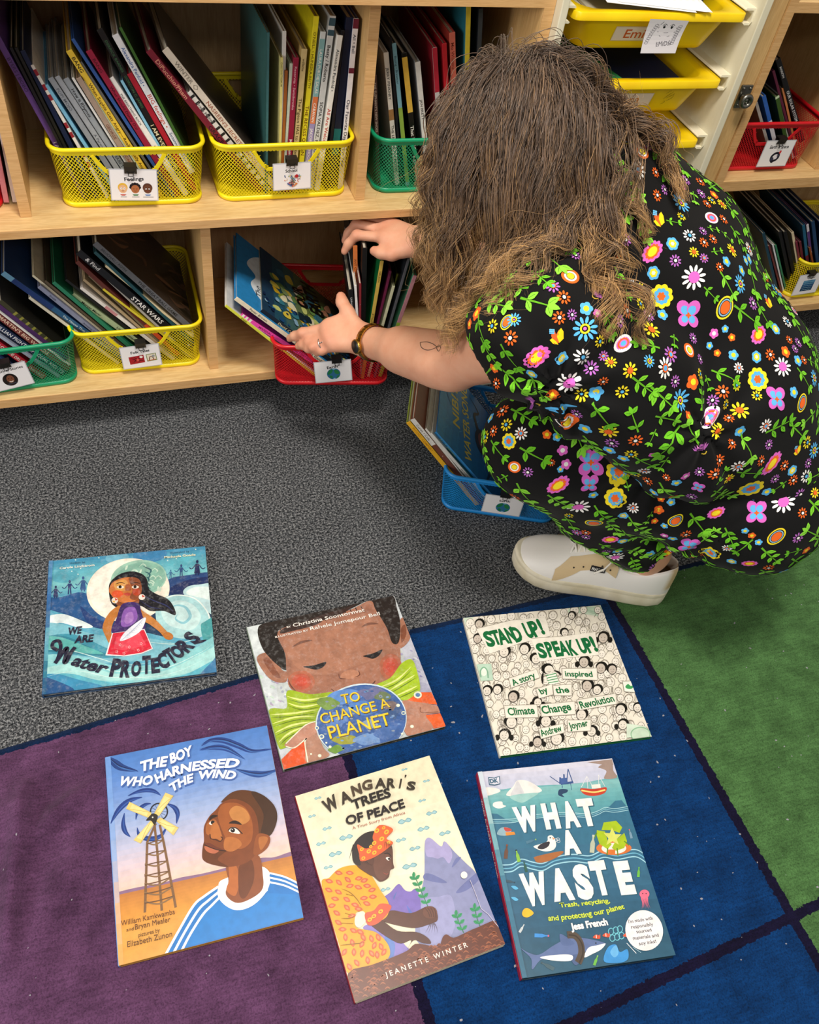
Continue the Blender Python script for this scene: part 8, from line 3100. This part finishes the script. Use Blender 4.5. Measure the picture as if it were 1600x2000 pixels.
def make_shoe(heel, fx, name_parts=True, suffix_label=''):
    fx = np.array(fx, float) / np.linalg.norm(fx)
    fy = np.array([-fx[1], fx[0], 0])
    mat = frame(heel, fx, fy, (0, 0, 1.28))
    root = bpy.data.objects.new('sneaker', None)
    root.empty_display_size = .02
    COL.objects.link(root)
    root.matrix_world = mat
    # sole
    xs = np.concatenate([np.linspace(0, .03, 6), np.linspace(.05, .24, 10), np.linspace(.255, .287, 8)])
    out = [(x, hw_at(x)) for x in xs] + [(x, -hw_at(x)) for x in xs[::-1]]
    cx = .143

    def ring(k, z):
        return [(cx + (x - cx) * (1 + (k - 1) * .35), y * k, z + .010 * max(0, (x - .20) / .087) ** 2) for x, y in out]
    mb = MB()
    mb.loft([ring(.93, 0), ring(1.0, .004), ring(1.015, .012), ring(1.015, .0200), ring(1.0, .0212), ring(1.012, .0226), ring(1.012, .0275), ring(.985, .0295), ring(.90, .0297)], caps=True)
    mb.build('sole', M['rubber'], root)
    # upper: left and right walls meeting over the instep, open round the ankle
    xs = np.array([.006, .012, .022, .036, .052, .068, .084, .098, .108, .120, .135, .150, .165, .180, .196, .212, .228, .244, .258, .270, .278, .2825])
    top = np.interp(xs, [.0, .02, .05, .08, .10, .112, .13, .15, .18, .21, .24, .262, .276, .287], [.074, .076, .066, .060, .063, .072, .086, .083, .070, .060, .053, .047, .040, .030])
    gap = np.interp(xs, [0, .012, .03, .06, .085, .105, .118, .13, .3], [.0, .014, .025, .028, .027, .022, .012, .0, 0])
    na = 12
    verts, cols, faces = [], [], []
    Wt, Su, Ins = np.array(lin('#f0ede8')), np.array(lin('#d3ba90')), np.array(lin('#cfc6b6'))
    for i, x in enumerate(xs):
        w = hw_at(x) * .985
        g, h = gap[i], top[i]
        row = []
        for s in (1, -1):
            for a in np.linspace(0, PI / 2, na):
                y = g + (w - g) * math.cos(a) ** .75
                z = .026 + (h - .026) * math.sin(a) ** (.85 if x < .2 else .8)
                row.append((x, s * y, z))
        verts.append(row)
    k = 2 * na
    for i in range(len(xs)):
        for j in range(k):
            verts_ = verts[i][j]
            x, y, z = verts_
            t = (z - .026) / (top[i] - .026 + 1e-6)
            c = Wt
            if x < .020 and z > .040:
                c = Su
            cols.append(c)
    fl = [p for r in verts for p in r]
    for i in range(len(xs) - 1):
        for s in (0, 1):
            for j in range(na - 1):
                a = i * k + s * na + j
                f = (a, a + k, a + k + 1, a + 1)
                faces.append(f if s == 1 else f[::-1])
    # close heel and toe
    for e in (0, len(xs) - 1):
        for j in range(na - 1):
            a, b_ = e * k + j, e * k + na + j
            faces.append((a, a + 1, b_ + 1, b_) if e == 0 else (b_, b_ + 1, a + 1, a))
    # inner lining of the collar
    for s in (0, 1):
        inn = []
        for i in range(len(xs)):
            if gap[i] < .001:
                continue
            x, y, z = verts[i][s * na + na - 1]
            sg = 1 if s == 0 else -1
            o_ = len(fl)
            fl.extend([(x, y - sg * .001, z + .0015), (x, y - sg * .004, z), (x, y - sg * .0035, z - .02)])
            cols.extend([Wt, Ins, Ins])
            inn.append((i * k + s * na + na - 1, o_, o_ + 1, o_ + 2))
        for p, q in zip(inn[:-1], inn[1:]):
            for c0 in range(3):
                f = (p[c0], q[c0], q[c0 + 1], p[c0 + 1])
                faces.append(f if s == 1 else f[::-1])
    up = mesh_vf('upper', np.array(fl), faces, np.array(cols), M['leather'], root)
    up.modifiers.new('smooth', 'SUBSURF').render_levels = 2
    up.modifiers['smooth'].levels = 1
    # suede overlays round the eyelets and at the heel
    mb = MB()
    for s in (1, -1):
        rows = []
        for x in np.linspace(.108, .214, 16):
            h = float(np.interp(x, TX_, TZ_))
            tl = .58 if x < .172 else max(.03, .58 - (x - .172) * 14)
            r_ = []
            for t in np.linspace(tl, .94 if x < .195 else max(tl + .02, .94 - (x - .195) * 16), 6):
                z = .026 + (h - .026) * t
                r_.append((x, s * (side_y(x, z) + .0013), z + .0006))
            rows.append(r_[::-1] if s == 1 else r_)
        mb.loft(rows, closed=False, col='#d3ba90')
        for k in range(5):
            x = .122 + .0155 * k
            h = float(np.interp(x, TX_, TZ_))
            z = .026 + (h - .026) * .70
            y = side_y(x, z) + .0016
            mb.tube([(x, s * y, z), (x, s * (y + .0006), z + .0002)], [.0017, .0013], 8, '#3a3128')
    mb.build('eyelet_overlay', M['leather'], root)
    # tongue and laces
    mb = MB()
    mb.loft([[(x, y, z + .001) for y, z in ((-.019, z0 - .006), (-.012, z0), (0, z0 + .002), (.012, z0), (.019, z0 - .006))] for x, z0 in ((.098, .086), (.112, .089), (.13, .0865), (.15, .083), (.17, .075), (.185, .068))], closed=False, col='#e4dccb')
    mb.build('tongue', M['leather'], root)
    mb = MB()
    for q, x in enumerate((.126, .140, .154, .168, .181)):
        h = float(np.interp(x, [.11, .13, .15, .18, .21], [.075, .0865, .0835, .0705, .061]))
        x2 = x + .012
        h2 = float(np.interp(x2, [.11, .13, .15, .18, .21], [.075, .0865, .0835, .0705, .061]))
        for s in (1, -1):
            mb.tube([(x, s * .021, h - .013), (x + .004, s * .012, h - .001), (x + .008, 0, (h + h2) / 2 + .0035), (x2, -s * .012, h2 - .0005), (x2, -s * .021, h2 - .013)], .0019, 7)
    mb.tube([(.126, .010, .090), (.122, .030, .083), (.135, .042, .070), (.15, .046, .060)], .0017, 6)
    mb.build('laces', M['lace'], root)
    return root, mat


heel = on_z(1300, 1150, .016)
toe = on_z(1012, 1085, .018)
fxL = (toe - heel)[:2]
fxL /= np.linalg.norm(fxL)
hL = heel[:2] - np.array([.51, .86]) * .010
shoe, smat = make_shoe((hL[0], hL[1], RUG_Z), (fxL[0], fxL[1], 0))
bpy.context.view_layer.update()
attach(shoe, person)
shoe2, smat2 = make_shoe((1.20, .80, .0), (fxL[0], fxL[1], 0))
bpy.context.view_layer.update()
attach(shoe2, person)
# side tab on the near shoe
inv = smat.inverted()
mb = MB()
xt = .143


A = Art(mb, .026, .0085, [(0, 0), (100, 0), (100, 33), (0, 33)], lambda x, y, l: (xt - x, side_y(xt - x, .062 + y) + .0026 + l * 3, .062 + y))
A.full('#15151a')
A.text('#e8e6e0', 'FRANKIE4', (8, 25), (92, 25), 16, bold=.03, res=2)
lab_ = mb.build('side_tab', M['card'], shoe)

# ------------------------------------------------------------------ watch, ring, tattoos
SK = BVHTree.FromPolygons([Vector(v) for v in SKIN_VF[0].astype(float)], SKIN_VF[1].tolist())
ax = (elbL - wriL) / np.linalg.norm(elbL - wriL)
cW = wriL + ax * .016
dn = V3(*RCAM[1]) * .40 - V3(*RCAM[2]) * .90 + V3(*RCAM[0]) * -.1
dn = dn - ax * (dn @ ax)
dn /= np.linalg.norm(dn)
sd = np.cross(ax, dn)
ringp = []
for i in range(40):
    a = 2 * PI * i / 40
    d_ = dn * math.cos(a) + sd * math.sin(a)
    r_ = []
    for off in (-.0055, .0055):
        h = SK.ray_cast(Vector((cW + ax * off + d_ * .07).astype(float)), Vector((-d_).astype(float)), .07)
        r_.append(.07 - h[3] if h[0] is not None else .028)
    r_ = max(r_) + .0012
    ringp.append((d_, r_))
rr = np.array([q[1] for q in ringp])
rr = np.array([rr[[(i + j) % 40 for j in (-2, -1, 0, 1, 2)]].mean() for i in range(40)]) + .0006
mb = MB()
rings = []
for i in range(41):
    d_, r_ = ringp[i % 40][0], rr[i % 40]
    rings.append([tuple(cW + ax * o1 + d_ * (r_ + o2)) for o1, o2 in ((-.0066, 0), (-.0066, .0018), (0, .0025), (.0066, .0018), (.0066, 0))])
for i in range(40):
    sh = .12 if i % 2 else 0
    a_, b_ = rings[i], rings[i + 1]
    a2 = [tuple(np.array(p) * (1 - .06) + np.array(q) * .06) for p, q in zip(a_, b_)]
    b2 = [tuple(np.array(p) * .06 + np.array(q) * .94) for p, q in zip(a_, b_)]
    mb.loft([a2, b2], smooth=False)
watch = mb.build('wristwatch', M['gold'])
attach(watch, person)
watch['label'] = 'slim gold-banded watch with a round black dial'
fc = cW + dn * (rr[0] + .0015)
mb = MB()
mb.loft([[tuple(fc + dn * h + (ax * math.cos(t) + sd * math.sin(t)) * r) for t in np.linspace(0, 2 * PI, 28, endpoint=False)] for h, r in ((-.001, .0118), (.0035, .0125), (.0050, .0120), (.0052, .0105))])
o_ = mb.build('watch_case', M['gold'])
o_.parent = watch
mb = MB()
mb.loft([[tuple(fc + dn * h + (ax * math.cos(t) + sd * math.sin(t)) * r) for t in np.linspace(0, 2 * PI, 28, endpoint=False)] for h, r in ((.0050, .0106), (.0056, .0104))])
o_ = mb.build('watch_dial', M['dark'])
o_.parent = watch
rgp = (LH['ring'][0] * .45 + LH['ring'][1] * .55)
axr = LH['ring'][1] - LH['ring'][0]
axr /= np.linalg.norm(axr)
u_ = np.cross(axr, V3(0, 0, 1))
u_ /= np.linalg.norm(u_)
w_ = np.cross(axr, u_)
mb = MB()
mb.tube([tuple(rgp + (u_ * math.cos(t) + w_ * math.sin(t)) * .0101) for t in np.linspace(0, 2 * PI, 22, endpoint=False)], .0011, 6, closed=True)
st = rgp - V3(*RCAM[2]) * .0108
for k in range(3):
    c_ = st + axr * (k - 1) * .0022
    mb.tube([tuple(c_), tuple(c_ - V3(*RCAM[2]) * .002)], [.0013, .0006], 6)
o_ = mb.build('finger_ring', M['silver'])
attach(o_, person)


def inked(px_lines, w):
    mb = MB()
    for pts in px_lines:
        Q = []
        for x, y in cr(pts, 6, False):
            h = SK.ray_cast(Vector(CPOS), Vector(ray(x, y)).normalized())
            if h[0] is not None:
                Q.append((np.array(h[0]), np.array(h[1])))
        for (p, n1), (q, n2) in zip(Q[:-1], Q[1:]):
            t = q - p
            s_ = np.cross(n1, t)
            s_ /= np.linalg.norm(s_) + 1e-9
            mb.add([tuple(p + s_ * w + n1 * .0004), tuple(p - s_ * w + n1 * .0004), tuple(q - s_ * w + n2 * .0004), tuple(q + s_ * w + n2 * .0004)], [(0, 1, 2, 3)], '#6a5048')
    return mb


for ls, w in (([[(821, 669), (824, 679), (836, 684), (850, 680), (857, 676)], [(821, 669), (834, 668), (846, 672), (855, 678), (862, 674), (866, 671)], [(852, 678), (857, 686), (861, 679), (857, 674), (853, 679)]], .0006),
              ([[(1017, 730), (1015, 741), (1009, 739), (1014, 747), (1020, 748)], [(1020, 748), (1026, 742), (1030, 737), (1026, 747), (1024, 752)], [(1024, 750), (1014, 753), (1009, 762)]], .0005)):
    o_ = inked(ls, w).build('tattoo', M['card'])
    attach(o_, person)
